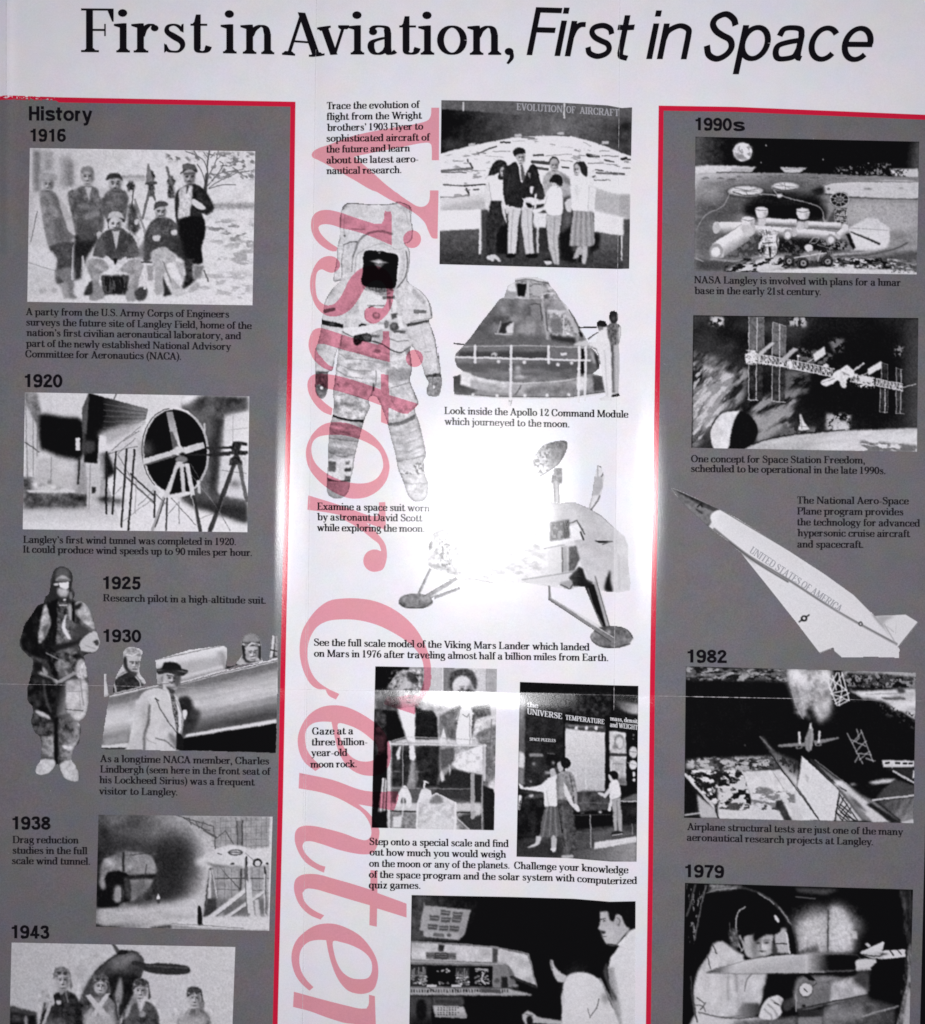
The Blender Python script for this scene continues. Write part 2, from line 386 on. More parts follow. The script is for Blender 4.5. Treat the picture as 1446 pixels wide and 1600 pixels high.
        g.poly((52, 68), (59, 66), (59, 100), (55, 99)); g.poly((6, 0), (10, 2), (13, 28), (6, 32)); a = 67
    elif c == 'T': g.st(37, 0, 100); g.bar(4, 70, 100 - t); g.foot(20, 54); g.poly((4, 100), (4, 68), (7, 68), (14, 96)); g.poly((70, 100), (70, 68), (67, 68), (60, 96)); a = 74
    elif c == 'U': g.st(18, 26, 100); g.arc((18, 30), (23, 8), (42, t), (60, 9), (66, 32)); g.st(66, 28, 100, T * 1.3); g.head(2, 34, 100); g.head(55, 78, 100); a = 80
    elif c == 'V': g.dg(15, 100, 41, 0, S); g.dg(42, 0, 66, 100, T * 1.3); g.head(0, 30, 100); g.head(55, 78, 100); a = 78
    elif c == 'W': g.dg(15, 100, 38, 0, S); g.dg(39, 0, 58, 100, T * 1.3); g.dg(58, 100, 80, 0, S); g.dg(81, 0, 102, 100, T * 1.3); g.head(0, 30, 100); g.head(91, 114, 100); a = 114
    elif c == 'Z': g.bar(6, 62, 100 - t, T * 1.4); g.bar(4, 64, t, T * 1.4); g.dg(54, 100, 14, 0, S); a = 68
    elif c == '1': g.st(25, 0, 100); g.foot(8, 43); g.poly((8, 84), (8, 80), (25, 86), (25, 100)); a = 56
    elif c == '0': g.ring(28, 50, 20, 50 - t); a = 57
    elif c == '2': g.ball(14, 72, 8); g.wid((8, 74, T), (14, 92, T * 1.5), (28, 100 - t, T), (44, 88, S * .8), (45, 70, S), (32, 46, S * .7), (16, 22, T * 1.6), (8, 8, T)); g.wid((7, 8, T), (20, 14, S * .8), (34, 8, S), (48, 8, S * .8), (52, 26, T)); a = 58
    elif c == '3': g.ball(13, 80, 8); g.ball(12, 18, 8); g.wid((8, 84, T), (16, 96, T), (28, 100 - t, T), (42, 90, S * .8), (42, 70, S), (34, 56, T * 1.4), (20, 52, T)); g.wid((20, 53, T), (38, 48, T * 1.4), (47, 28, S), (42, 8, S * .7), (26, t, T), (14, 5, T), (6, 18, T)); a = 57
    elif c == '6': g.ring(30, 31, 19, 31 - t); g.wid((11, 32, S), (13, 60, S), (24, 86, S * .7), (46, 100, T)); a = 58
    elif c == '9': g.ring(28, 69, 19, 31 - t); g.wid((47, 68, S), (45, 40, S), (34, 14, S * .7), (12, 0, T)); a = 58
    elif c == '7': g.poly((6, 100), (6, 70), (9, 70), (16, 87), (52, 87), (52, 100)); g.wid((50, 92, T), (38, 66, S * .6), (28, 36, S), (25, 0, S * 1.1)); a = 56
    elif c == '.': g.ball(12, 8, 8.5); a = 24
    elif c == ',': g.ball(12, 8, 8.5); g.wid((16, 8, S * .6), (17, -6, T * 1.6), (9, -20, T)); a = 26
    elif c == "'": g.ball(12, 93, 8); g.wid((16, 93, S * .6), (17, 80, T * 1.6), (10, 70, T)); a = 25
    elif c == '-': g.bar(4, 32, 30, 9); a = 36
    elif c == '(': g.wid((30, 106, T), (14, 74, S * .7), (10, 40, S), (14, 6, S * .7), (30, -26, T)); a = 34
    elif c == ')': g.wid((4, 106, T), (20, 74, S * .7), (24, 40, S), (20, 6, S * .7), (4, -26, T)); a = 34
    else: a = 26
    return a, g.q

def sans_glyph(c, S, T):
    """even-weight grotesque"""
    if c.isdigit(): w = S * .76; m = S * .96; g = Pen(w, m)      # figures are set wide, so their uprights are drawn lean
    else: w = S; m = w * .9; g = Pen(S, S * .86)
    h = w / 2; X = 74; k = m / 2
    o = 7
    def E(cx, cy, rx, ry, a0=0, a1=360, n=30): g.arc(*ell(cx, cy, rx, ry, a0, a1, n), smooth=False)
    bw = 25.5 + (w - 12) * .2                       # half width of bowls between centre lines
    if c == 'H': g.st(o + h, 0, 100); g.st(o + h + 52, 0, 100); g.bar(o, o + w + 52, 52, m); a = o * 2 + 52 + w
    elif c == 'F': g.st(o + h, 0, 100); g.bar(o, o + w + 46, 100 - k, m); g.bar(o, o + w + 40, 53, m); a = o + w + 52
    elif c == 'i': g.st(o + h, 0, X); g.st(o + h, 100 - w * .95, 101); a = o * 2 + w
    elif c == 'r': g.st(o + h, 0, X); g.arc((o + h, 40), (o + h + 5, 57), (o + h + 14, X - k - 2), (o + h + 26, X - k), p=1); a = o + w + 27
    elif c == 'n':
        x1 = o + h + bw * 2; g.st(o + h, 0, X); g.arc((o + h, 40), (o + h + 6, 58), (o + h + bw * 1.1, X + 1 - k), (x1 - 3, 62), (x1, 46), p=1.2); g.st(x1, 0, 48); a = x1 + h + o
    elif c == 't': g.st(o + h + 6, 14, 94); g.bar(o - 4, o + w + 20, X - k, m); g.arc((o + h + 6, 18), (o + h + 9, k + 3), (o + h + 24, k - 1), p=1.2); a = o + w + 24
    elif c == 's':
        L, R = o + h - 1, o + h + bw * 1.75
        mx_ = (L + R) / 2
        g.mono((R - 1, 53), (R - 7, 66 - k / 3), (mx_, X + 1 - k), (L + 5, 66 - k / 3), (L + 1, 54), (L + 9, 44), (mx_, 38), (R - 6, 32), (R, 21), (R - 6, 9 + k / 3), (mx_, k - 1), (L + 5, 8 + k / 3), (L - 1, 22), w=w * .93); a = R + h + o - 3
    elif c == 'o': E(o + h + bw, X / 2, bw, X / 2 + 1 - k); a = o * 2 + w + bw * 2 - 4
    elif c == 'y':
        g.dg(o + h - 3, X, o + h + 22, 2, w * .95); g.arc((o + h + 49, X), (o + h + 27, 6), (o + h + 18, -18), (o + h - 2, -22), k=.95, p=.6, T=w * .8); a = o + w + 48
    elif c == 'p': cx = o + h + bw; g.st(o + h, -28, X); E(cx, X / 2, bw, X / 2 + 1 - k); a = cx + bw + h + o - 2
    elif c == 'a':
        R = o + h + bw * 1.8; L = o + h
        g.arc((L + 1, 52), (L + 7, 66), (L + bw * .9, X + 1 - k), (R - 5, 66), (R, 52), p=1.2); g.st(R, 12, 54); g.arc((R, 16), (R + 2, k + 2), (R + 9, k), p=1.2)
        g.arc((R, 44), (L + bw * .8, 39), (L + 3, 32), (L, 19), (L + 6, 4 + k / 2), (L + bw * .75, k - 1), (R - 7, 10), (R, 26), p=1.2); a = R + h + o + 2
    elif c in 'ce':
        cx = o + h + bw; b = X / 2 + 1 - k
        if c == 'c': E(cx, X / 2, bw, b, 38, 322)
        else: E(cx, X / 2, bw, b, 0, 318); g.bar(o + 4, cx + bw + h - 1, X / 2 - 1, m)
        a = o * 2 + w + bw * 2 - 6
    elif c == 'S':
        L, R = o + h, o + h + 50; mx_ = (L + R) / 2
        g.mono((R - 1, 73), (R - 8, 92 - k), (mx_, 102 - k), (L + 7, 92 - k / 2), (L + 2, 76), (L + 11, 62), (mx_, 53), (R - 6, 43), (R, 27), (R - 8, 9 + k / 2), (mx_, k - 2), (L + 7, 9 + k / 2), (L - 1, 31)); a = R + h + o - 2
    elif c == '1': g.st(32, 0, 100, w * 1.02); g.poly((9, 70), (9, 85), (20, 87), (26, 94), (28, 100), (38, 100), (36, 70)); a = 56
    elif c == '0': E(28, 50, 27 - h, 51 - k); a = 56
    elif c == '9': E(27, 68, 26 - h, 33 - k); g.arc((53 - h, 68), (53 - h, 40), (48 - h, 14), (30, k - 1), (14, 8), (8 + h - 2, 24), p=1.2); a = 56
    elif c == '6': E(29, 32, 26 - h, 33 - k); g.arc((3 + h, 32), (3 + h, 60), (8 + h, 86), (26, 101 - k), (42, 92), (48 - h + 2, 77), p=1.2); a = 56
    elif c == '8': E(28, 75, 24 - h, 26 - k); E(28, 27.5, 26.5 - h, 28.5 - k); a = 56
    elif c == '3':
        g.arc((3 + h, 73), (8 + h, 93 - k / 2), (27, 101 - k), (47 - h, 92 - k / 3), (50 - h, 76), (46 - h, 61), (24, 54), p=1.1)
        g.arc((24, 54), (48 - h, 48), (54 - h, 30), (48 - h, 9 + k / 3), (27, k - 1), (8 + h, 9 + k / 3), (2 + h, 29), p=1.1); a = 56
    elif c == '2': g.arc((3 + h, 66), (6 + h, 88 - k / 2), (28, 101 - k), (47 - h, 91 - k / 2), (51 - h, 71), (42 - h, 52), (22, 36), (6 + h, 14), (4 + h, 4), p=1); g.bar(3, 53, k, m); a = 56
    elif c == '4': g.st(40 - h / 2, 0, 100, w * .95); g.bar(2, 55, 28, m * .9); g.dg(34, 100, 2 + h, 24, w * .8); a = 57
    elif c == '5': g.bar(11, 50, 100 - k, m); g.dg(12 + h, 100, 5 + h, 44, w * .8); g.arc((5 + h, 46), (14 + h, 58), (29, 64 - k), (47 - h, 55), (52 - h, 33), (46 - h, 11), (27, k - 1), (9 + h, 8), (2 + h, 26), p=1); a = 56
    elif c == '7': g.bar(3, 53, 100 - k, m); g.mono((52 - h, 94), (36, 62), (26, 34), (22, 0), w=w); a = 56
    else: a = 28
    return a, g.q

_cache = {}
def glyph(font, c):
    key = (font, c)
    if key in _cache: return _cache[key]
    kind, S, T, slant = font
    adv, polys = (serif_glyph if kind == 'serif' else sans_glyph)(c, S, T)
    if slant: polys = [np.stack([p[:, 0] + slant * p[:, 1], p[:, 1]], -1) for p in polys]
    v, t = union(polys, 9.0 if font[0] == 'big' else None)
    _cache[key] = (adv, v, t)
    return _cache[key]

def union(polys, step=None):
    """triangulated union of overlapping polygons"""
    if not polys: return np.zeros((0, 2)), np.zeros((0, 3), int)
    vs, fs = [], []
    for p in polys:
        a = np.sum(p[:, 0] * np.roll(p[:, 1], -1) - np.roll(p[:, 0], -1) * p[:, 1])
        if abs(a) < 1e-6: continue
        q = p if a > 0 else p[::-1]
        fs.append(list(range(len(vs), len(vs) + len(q))))
        vs.extend(Vector((float(x), float(y))) for x, y in q)
    if step:
        A = np.array([tuple(v) for v in vs]); lo, hi = A.min(0), A.max(0)
        for x in np.arange(lo[0] + step / 2, hi[0], step):
            for y in np.arange(lo[1] + step / 2, hi[1], step): vs.append(Vector((x, y)))
    es = [(f[i], f[(i + 1) % len(f)]) for f in fs for i in range(len(f))]
    r = delaunay_2d_cdt(vs, es, [], 0, 1e-4, False)
    co = np.array([tuple(v) for v in r[0]]); tris = np.array(r[2])
    c = co[tris].mean(1); keep = np.zeros(len(tris), bool)
    for p in polys: keep |= inside(p, c[:, 0], c[:, 1])
    return co, tris[keep]

def inside(poly, x, y):
    """even-odd test"""
    px, py = poly[:, 0], poly[:, 1]; r = np.zeros(np.shape(x), bool)
    for i in range(len(px)):
        j = i - 1
        if py[i] == py[j]: continue
        c = (py[i] > y) != (py[j] > y)
        r ^= c & (x < (px[j] - px[i]) * (y - py[i]) / (py[j] - py[i]) + px[i])
    return r

ROMAN = ('serif', 18.5, 9.0, 0)
HEADROMAN = ('serif', 13.2, 5.0, 0)
BOLD = ('sans', 21.5, 0, 0)
LITE = ('sans', 12.6, 0, .21)
SIGN = ('serif', 20, 9, 0)

def set_line(s, font, base, cap, space=27, track=0, wide=None):
    """one line of type fitted between the ends of its base line (a polyline in layout units); with wide the letters keep
    their proportions and the gaps take up the length"""
    base = np.asarray(base, float); n = len(s.replace(' ', ''))
    def run(track):
        pen = 0; items = []; lo = hi = None; pc = ''
        for c in s:
            if c == ' ': pen += space; pc = ''; continue
            pen += KERN.get(pc + c, 0); pc = c
            adv, v, t = glyph(font, c)
            if len(v):
                a, b = v[t.ravel(), 0].min() + pen, v[t.ravel(), 0].max() + pen
                lo = a if lo is None else min(lo, a); hi = b if hi is None else max(hi, b)
                items.append((pen, v, t))
            pen += adv + track
        return items, lo, hi
    L_ = base[-1, 0] - base[0, 0]; ky = cap / 100
    items, lo, hi = run(track)
    if wide:
        track += (L_ / (ky * wide) - (hi - lo)) / max(n - 1, 1); items, lo, hi = run(track)
    kx = L_ / (hi - lo)
    V, F, n = [], [], 0
    for pen, v, t in items:
        x = base[0, 0] + (v[:, 0] + pen - lo) * kx
        y = np.interp(x, base[:, 0], base[:, 1]) - v[:, 1] * ky
        V.append(np.stack([x, y], -1)); F.append(t + n); n += len(v)
    if DEBUG: print(s[:20], 'kx/ky', round(kx / ky, 3), 'track', round(track, 2))
    return np.vstack(V), np.vstack(F)
DEBUG = False
KERN = {'Av': -15, 'Fi': -6, 'Fl': -5, 'Tr': -8, 'ra': -2, 'y.': -8, 'Wr': -8, 'Vi': -6, 'r.': -5, 'r,': -5, 'AC': -6, 'CA': -6}

def text(name, lines, font, mat, parent, layer=4, cap=10.6, label=None, **kw):
    V, F, n = [], [], 0
    for l in lines:
        s, b = l[0], l[1]
        v, f = set_line(s, l[2] if len(l) > 2 and l[2] else font, b, l[3] if len(l) > 3 else cap, **kw)
        V.append(v); F.append(f + n); n += len(v)
    V = np.vstack(V); F = np.vstack(F)
    a = V[F]; ar = (a[:, 1, 0] - a[:, 0, 0]) * (a[:, 2, 1] - a[:, 0, 1]) - (a[:, 2, 0] - a[:, 0, 0]) * (a[:, 1, 1] - a[:, 0, 1])
    F = np.where((ar > 0)[:, None], F[:, ::-1], F)         # face the viewer (layout y runs down)
    o = link_mesh(name, place(V[:, 0], V[:, 1], layer), F, mat, parent)
    tag(o, label)
    return o

def L(s, x0, y0, x1, y1): return (s, [(x0, y0), (x1, y1)])

def ink(name, polys, mat, parent, layer, label=None, step=6.0):
    v, f = union([np.asarray(p, float) for p in polys], step)
    a = v[f]; ar = (a[:, 1, 0] - a[:, 0, 0]) * (a[:, 2, 1] - a[:, 0, 1]) - (a[:, 2, 0] - a[:, 0, 0]) * (a[:, 1, 1] - a[:, 0, 1])
    f = np.where((ar > 0)[:, None], f[:, ::-1], f)
    o = link_mesh(name, place(v[:, 0], v[:, 1], layer), f, mat, parent)
    tag(o, label)
    return o
# ------------------------------------------------------------------ headline
HB = [(127, 81.5), (330, 83), (430, 85), (452, 86.5), (478, 88.5), (494, 89.2), (508, 86.5), (530, 85.2), (804, 86)]
def part_of(b, x0, x1):
    b = np.asarray(b, float); xs = [x0] + [x for x in b[:, 0] if x0 < x < x1] + [x1]
    return [(x, float(np.interp(x, b[:, 0], b[:, 1]))) for x in xs]
text('headline', [('First', part_of(HB, 127, 331.5)), ('in', part_of(HB, 345, 429)), ('Aviation,', part_of(HB, 441, 803.5))],
     HEADROMAN, M_ink, poster, 4, 68.5, 'black roman headline words First in Aviation', wide=1.2)
IB = [(820, 86), (900, 88.5), (968, 94.5), (985, 94.8), (1008, 92.3), (1082, 92.8), (1099, 94.5), (1366, 96.8)]
text('headline', [('First', part_of(IB, 823, 992.5)), ('in', part_of(IB, 1010, 1081.5)), ('Space', part_of(IB, 1100, 1365.5))],
     LITE, M_ink, poster, 4, 75.5, 'slanted sans headline words First in Space', track=-4)

# ------------------------------------------------------------------ headings and years
text('heading', [L('History', 45.5, 188.3, 144.6, 189.6)], BOLD, M_ink, left_panel, 4, 22.5, 'bold word History', track=-4)
def year(s, x0, y0, x1, y1, parent, cap=20): text('heading', [L(s, x0, y0, x1, y1)], BOLD, M_ink, parent, 4, cap, 'bold year ' + s, track=-1)
year('1916', 48, 221, 103.4, 221.6, left_panel)
year('1920', 39, 604.8, 98, 605.6, left_panel, 20.6)
year('1925', 161.5, 920.4, 220, 921, left_panel)
year('1930', 162, 1003, 221, 1004, left_panel)
year('1938', 19.7, 1296, 79.5, 1296.6, left_panel, 20.6)
year('1943', 18.5, 1466, 77.5, 1467, left_panel, 20.6)
year('1990s', 1087, 203.5, 1164.5, 205, right_panel)
year('1982', 1074.6, 1035.2, 1136, 1036.2, right_panel, 20.5)
year('1979', 1071, 1370.6, 1131.8, 1372, right_panel, 20)

# ------------------------------------------------------------------ captions
def cap(lines, parent, mat=None, label=None, size=11.5): text('caption', lines, ROMAN, mat or M_ink, parent, 4, size, label)
cap([L('A party from the U.S. Army Corps of Engineers', 40.6, 492.4, 358.5, 496.3), L('surveys the future site of Langley Field, home of the', 41.3, 508.7, 394, 514.3),
     L("nation's first civilian aeronautical laboratory, and", 41.3, 525, 377, 530.2), L('part of the newly established National Advisory', 40.6, 541.8, 361.8, 547),
     L('Committee for Aeronautics (NACA).', 39.7, 558.4, 283.4, 562.3)], left_panel, M_soft)
cap([L("Langley's first wind tunnel was completed in 1920.", 36.7, 848.4, 369, 852), L('It could produce wind speeds up to 90 miles per hour.', 36.4, 863.6, 394, 869)], left_panel, M_soft)
cap([L('Research pilot in a high-altitude suit.', 161.5, 939.6, 416, 943.6)], left_panel, M_soft)
cap([L('As a longtime NACA member, Charles', 156.6, 1190.8, 421, 1194.6), L('Lindbergh (seen here in the front seat of', 157, 1207.2, 423.7, 1211),
     L('his Lockheed Sirius) was a frequent', 155, 1223.8, 399, 1227.6), L('visitor to Langley.', 155, 1241.3, 277.5, 1243)], left_panel, M_soft)
cap([L('Drag reduction', 20, 1317.4, 123, 1318.2), L('studies in the full', 20, 1334, 136.8, 1335), L('scale wind tunnel.', 19, 1350.2, 141, 1351.4)], left_panel, M_soft)
cap([L('NASA Langley is involved with plans for a lunar', 1085, 442.6, 1408, 447), L('base in the early 21st century.', 1085, 459.4, 1283, 461.4)], right_panel, M_soft)
cap([L('One concept for Space Station Freedom,', 1080, 722.3, 1352, 724.4), L('scheduled to be operational in the late 1990s.', 1080, 737.4, 1384, 741)], right_panel, M_soft)
cap([L('The National Aero-Space', 1246, 787, 1420.7, 788.2), L('Plane program provides', 1246, 804, 1412, 805.3), L('the technology for advanced', 1246, 821, 1437.7, 823),
     L('hypersonic cruise aircraft', 1246, 838, 1423, 839.4), L('and spacecraft.', 1246, 855.6, 1349.5, 856.2)], right_panel, M_soft)
cap([L('Airplane structural tests are just one of the many', 1074, 1297, 1412, 1305.2), L('aeronautical research projects at Langley.', 1073.4, 1313.8, 1364.4, 1320.8)], right_panel, M_soft)
cap([L('Trace the evolution of', 511, 170.8, 656.8, 168.6), L('flight from the Wright', 511, 187.7, 660.3, 185.6), L("brothers' 1903 Flyer to", 511, 204.8, 661.8, 202.6),
     L('sophisticated aircraft of', 510.4, 221.6, 673, 219.8), L('the future and learn', 510.4, 238.7, 640.8, 236.8), L('about the latest aero-', 510.4, 255.7, 654, 253.6),
     L('nautical research.', 510, 272.2, 627.6, 270.6)], poster)
cap([L('Look inside the Apollo 12 Command Module', 694.8, 647, 982.4, 652.8), L('which journeyed to the moon.', 694.8, 663.7, 890, 668)], poster)
cap([L('Examine a space suit worn', 496, 796.6, 671.6, 799.4), L('by astronaut David Scott', 495.6, 813, 661, 815), L('while exploring the moon.', 495.6, 829.8, 663.6, 831.4)], poster)
cap([L('See the full scale model of the Viking Mars Lander which landed', 491, 1009, 921.4, 1016.6), L('on Mars in 1976 after traveling almost half a billion miles from Earth.', 490.8, 1026.2, 950.7, 1033.2)], poster)
cap([L('Gaze at a', 487.8, 1148, 552.5, 1147.4), L('three billion-', 487.4, 1165, 574.4, 1164.4), L('year-old', 486.4, 1181.6, 543, 1181.2), L('moon rock.', 484.8, 1199.6, 557.8, 1199)], poster)
cap([L('Step onto a special scale and find', 577.7, 1320.3, 795, 1323.6), L('out how much you would weigh', 577.7, 1336.8, 791, 1340.4), L('on the moon or any of the planets.', 577, 1354.4, 796.5, 1357.4),
     ('Challenge your knowledge', [(803.4, 1357.6), (911, 1361.2), (955, 1364.6), (982.6, 1364.6)]),
     ('of the space program and the solar system with computerized', [(576.5, 1371.5), (863, 1376.6), (902, 1378), (949, 1381.8), (995.7, 1381.2)]),
     L('quiz games.', 576.5, 1388.2, 657.4, 1389)], poster)

# ------------------------------------------------------------------ the large pink lettering set on its side
def q(s, ox=0, oy=0, k=1.0, smooth=0):
    a = np.array([float(t) for t in s.replace(',', ' ').split()]).reshape(-1, 2)
    if smooth: a = crom(a, True, smooth)
    return a / k + (ox, oy)
def ball(x, y, r): return ell(x, y, r, r, 0, 345, 24)
a_, b_, c_ = (480, 150, 6.573), (460, 300, 5.5615), (460, 540, 5.0)
d_, e_, f_ = (450, 1080, 5.784), (440, 1320, 5.716), (450, 900, 5.784)
PINK = [
    # V
    q('1277,120 1358,120 1355,660 1282,660 1281,540 1275,500 1255,482 1220,480 1000,518 480,622 640,755 790,892 908,986 720,986 480,860 110,655 60,632 46,605 60,575 110,540 200,508 480,408 900,322 1180,272 1245,245 1270,205', *a_),
    q('589.4,300 618.2,300 628,307 640,315 654,322.6 664,322 670,316 672,306 672,297.5 685.6,297.5 684,373 676,372 671,364 664,348 652,336 630,322 608,311'),
    # i
    ball(644.3, 373.7, 14),
    q('785,165 845,172 850,465 700,400 560,350 400,310 330,287 260,280 225,290 210,310 222,345 250,385 310,440 375,482 368,515 330,515 260,482 195,425 155,350 146,275 165,205 210,168 280,155 380,172 500,212 640,258 720,278 760,272 778,240', *b_),
    # s
    q('300,556 350,565 388,595 400,635 375,680 330,702 280,690 240,672 205,690 188,750 188,850 205,925 250,972 300,985 350,968 400,915 440,840 480,760 530,700 600,655 700,640 800,680 850,760 862,880 850,980 810,1060 760,1110 700,1145 650,1135 615,1100 608,1060 625,1015 670,995 720,1010 770,1010 800,960 805,880 790,810 740,770 680,775 620,830 560,930 500,1010 430,1060 350,1083 270,1068 205,1015 160,930 138,830 145,730 180,640 230,580', *b_),
    # second i
    ball(648, 560, 13.6),
    q('499,512.5 514,515.5 536,523 554,528.5 572,533.6 584,536.8 592,538 597,534 598.5,526 599,517 608.6,518 609.5,541 609,566 580,558.5 556,551.5 536,546.5 514,539.6 502,537 495.6,538.5 494.6,545 498,553 506,562 514,570 522,573.6 518,580 506,575 492,563.5 485,551 482.4,540 484,528 490,516'),
    # t
    q('675,224 738,226 741,385 973,456 940,492 905,520 882,534 736,484 736,618 678,598 680,468 560,424 420,378 300,345 240,330 195,300 175,315 172,345 190,390 230,438 300,492 290,545 220,515 150,440 108,350 108,275 140,232 200,220 320,232 440,262 560,300 678,342', *c_),
    # o (outer and inner joined by a slit)
    np.vstack([q('330,598 230,615 150,682 103,770 92,860 120,965 200,1065 300,1140 400,1185 480,1196 570,1182 660,1130 722,1050 745,950 722,850 665,755 580,678 450,615', *c_, smooth=5)[::-1]]),
    # r
    q('110,1170 300,1228 480,1290 600,1330 650,1330 662,1300 662,1225 712,1222 716,1440 640,1412 520,1370 300,1312 104,1282', *c_),
    q('552,798 576,820 592,836 602,850 605,868 603,880 598,890 590,893 588,870 596,860 592,850 582,842 562,826 530,808'),
    ball(585.5, 876, 17.6),
    # C
    q('640,203 500,203 380,222 280,285 190,390 130,500 108,620 112,740 150,880 210,980 270,1020 340,1025 370,1080 435,1117 466,1066 350,1010 260,940 205,850 180,740 185,620 215,530 270,455 360,408 500,392 640,400 800,440 930,500 1060,580 1160,670 1215,760 1230,860 1225,960 1200,1040 1190,1080 1100,1075 1000,1090 900,1090 878,1120 872,1160 960,1190 1145,1250 1210,1120 1280,1020 1296,850 1280,740 1240,620 1160,480 1060,375 930,285 780,225', *f_),
    # e
    q('410,127 300,145 190,215 120,320 90,430 105,550 150,640 250,722 305,682 230,610 175,530 158,440 168,350 220,295 310,275 395,278 420,400 450,520 490,610 550,690 640,745 740,765 830,755 900,700 930,600 920,480 850,340 740,250 600,170 500,135', *d_),
    # n
    q('104,738 400,800 700,900 1000,905 1000,960 960,1080 640,1022 740,1110 800,1200 828,1260 820,1340 800,1420 760,1465 700,1475 600,1465 450,1430 300,1380 200,1355 150,1360 134,1395 145,1440 200,1510 290,1570 340,1585 327,1640 270,1615 160,1545 90,1440 62,1330 80,1250 130,1220 220,1217 340,1240 520,1290 640,1335 710,1345 750,1310 750,1230 715,1150 660,1085 590,1040 450,965 300,915 98,878', *d_),
    # t
    q('795,225 858,232 858,430 1118,525 1118,650 855,568 852,732 786,718 790,540 600,485 420,430 290,395 220,395 188,430 200,490 240,545 300,590 382,630 350,668 260,630 180,560 130,470 112,370 130,305 180,270 250,260 330,265 460,300 620,345 795,400', *e_),
    # e
    q('410,702 300,722 200,785 130,860 92,970 98,1080 130,1170 180,1240 250,1303 287,1272 220,1200 175,1120 160,1020 180,930 240,870 320,850 400,852 420,960 450,1070 490,1170 540,1250 600,1305 680,1330 750,1328 820,1295 855,1220 865,1100 845,1010 790,910 700,810 600,750 500,712', *e_),
    # r
    q('112,1312 400,1390 600,1440 700,1462 760,1462 778,1430 782,1338 835,1352 850,1800 800,1790 700,1620 560,1590 400,1540 250,1485 104,1448', *e_),
]
HOLES = [   # counters
    q('250,700 180,718 140,768 138,850 175,930 260,1003 370,1052 480,1076 580,1070 650,1032 692,960 690,890 660,820 590,768 480,722 350,697', *c_, smooth=5),
    q('455,292 470,400 505,500 560,580 640,628 730,635 790,610 815,550 800,480 740,420 660,360 570,315', *d_, smooth=4),
    q('462,862 470,960 500,1060 550,1140 620,1188 700,1200 770,1190 805,1140 808,1060 780,1000 720,945 620,895 540,872', *e_, smooth=4),
]
def rnd(p, n=5, lim=52):
    """round a traced outline, keeping its real corners"""
    p = np.asarray(p, float); e = np.roll(p, -1, 0) - p; l = np.maximum(np.linalg.norm(e, axis=1, keepdims=True), 1e-9); d = e / l
    pd = np.roll(d, 1, 0); corner = np.sum(d * pd, 1) < math.cos(math.radians(lim))
    tg = d + pd; tg /= np.maximum(np.linalg.norm(tg, axis=1, keepdims=True), 1e-9)
    out = []; s = np.linspace(0, 1, n, endpoint=False)[:, None]
    for i in range(len(p)):
        j = (i + 1) % len(p); m0 = (d[i] if corner[i] else tg[i]) * l[i]; m1 = (d[i] if corner[j] else tg[j]) * l[i]
        out.append((2*s**3 - 3*s**2 + 1) * p[i] + (s**3 - 2*s**2 + s) * m0 + (3*s**2 - 2*s**3) * p[j] + (s**3 - s**2) * m1)
    return np.vstack(out)
PINK = [p if len(p) in (24,) else rnd(p) for p in PINK]
def pinkmask(x, y):
    r = np.zeros(np.shape(x), bool)
    for p in PINK: r |= inside(p, x, y)
    for h in HOLES: r &= ~inside(h, x, y)
    return r
def pink_letters():
    vs = []; fs = []
    for p in PINK + HOLES:
        fs.append(list(range(len(vs), len(vs) + len(p)))); vs.extend(Vector((float(x), float(y))) for x, y in p)
    es = [(f[i], f[(i + 1) % len(f)]) for f in fs for i in range(len(f))]
    for x in np.arange(475, 700, 6.0):
        for y in np.arange(165, 1680, 6.0): vs.append(Vector((x, y)))
    r = delaunay_2d_cdt(vs, es, [], 0, 1e-3, True)
    co = np.array([tuple(v) for v in r[0]]); f = np.array(r[2])
    c = co[f].mean(1); f = f[pinkmask(c[:, 0], c[:, 1])]
    a = co[f]; ar = (a[:, 1, 0] - a[:, 0, 0]) * (a[:, 2, 1] - a[:, 0, 1]) - (a[:, 2, 0] - a[:, 0, 0]) * (a[:, 1, 1] - a[:, 0, 1])
    f = np.where((ar > 0)[:, None], f[:, ::-1], f)
    o = link_mesh('vertical_lettering', place(co[:, 0], co[:, 1], 1), f, M_pink, poster)
    tag(o, 'large pink italic words Visitor Center set on their side')
pink_letters()
# ------------------------------------------------------------------ cracked fold lines
def crease(pts_fn, t0, t1, wfn, horizontal, seed, mat=None):
    r = np.random.default_rng(seed); n = int((t1 - t0) / 3)
    t = np.linspace(t0, t1, n); c = pts_fn(t) + r.normal(0, .18, n).cumsum() * .06
    w = np.maximum(0, wfn(t) * (.15 + 1.1 * r.random(n) * (.35 + .65 * np.convolve(r.random(n), np.ones(9) / 9, 'same') * 2)))
    a, b = c - w / 2, c + w / 2
    x = np.concatenate([t, t]) if horizontal else np.concatenate([a, b]); y = np.concatenate([a, b]) if horizontal else np.concatenate([t, t])
    i = np.arange(n - 1); f = np.stack([i, i + 1, i + 1 + n, i + n], -1)
    if horizontal: f = f[:, ::-1]
    link_mesh('fold_crease', place(x, y, 6), f, mat or M_crease, poster)
crease(fold_h, -10, 440, lambda t: np.full_like(t, .55), True, 1)
crease(fold_h, 1022, 1440, lambda t: np.where((t > 1085) & (t < 1330), 1.0, .55), True, 2)
crease(fold_h, 800, 1000, lambda t: np.full_like(t, .3), True, 5)
crease(fold_r, 1060, 1110, lambda t: np.full_like(t, .8), False, 3)
M_score = coated('scored_paper', (.56, .55, .56), rough=.5)
crease(fold_l, -50, 1700, lambda t: np.full_like(t, .55), False, 11, M_score)
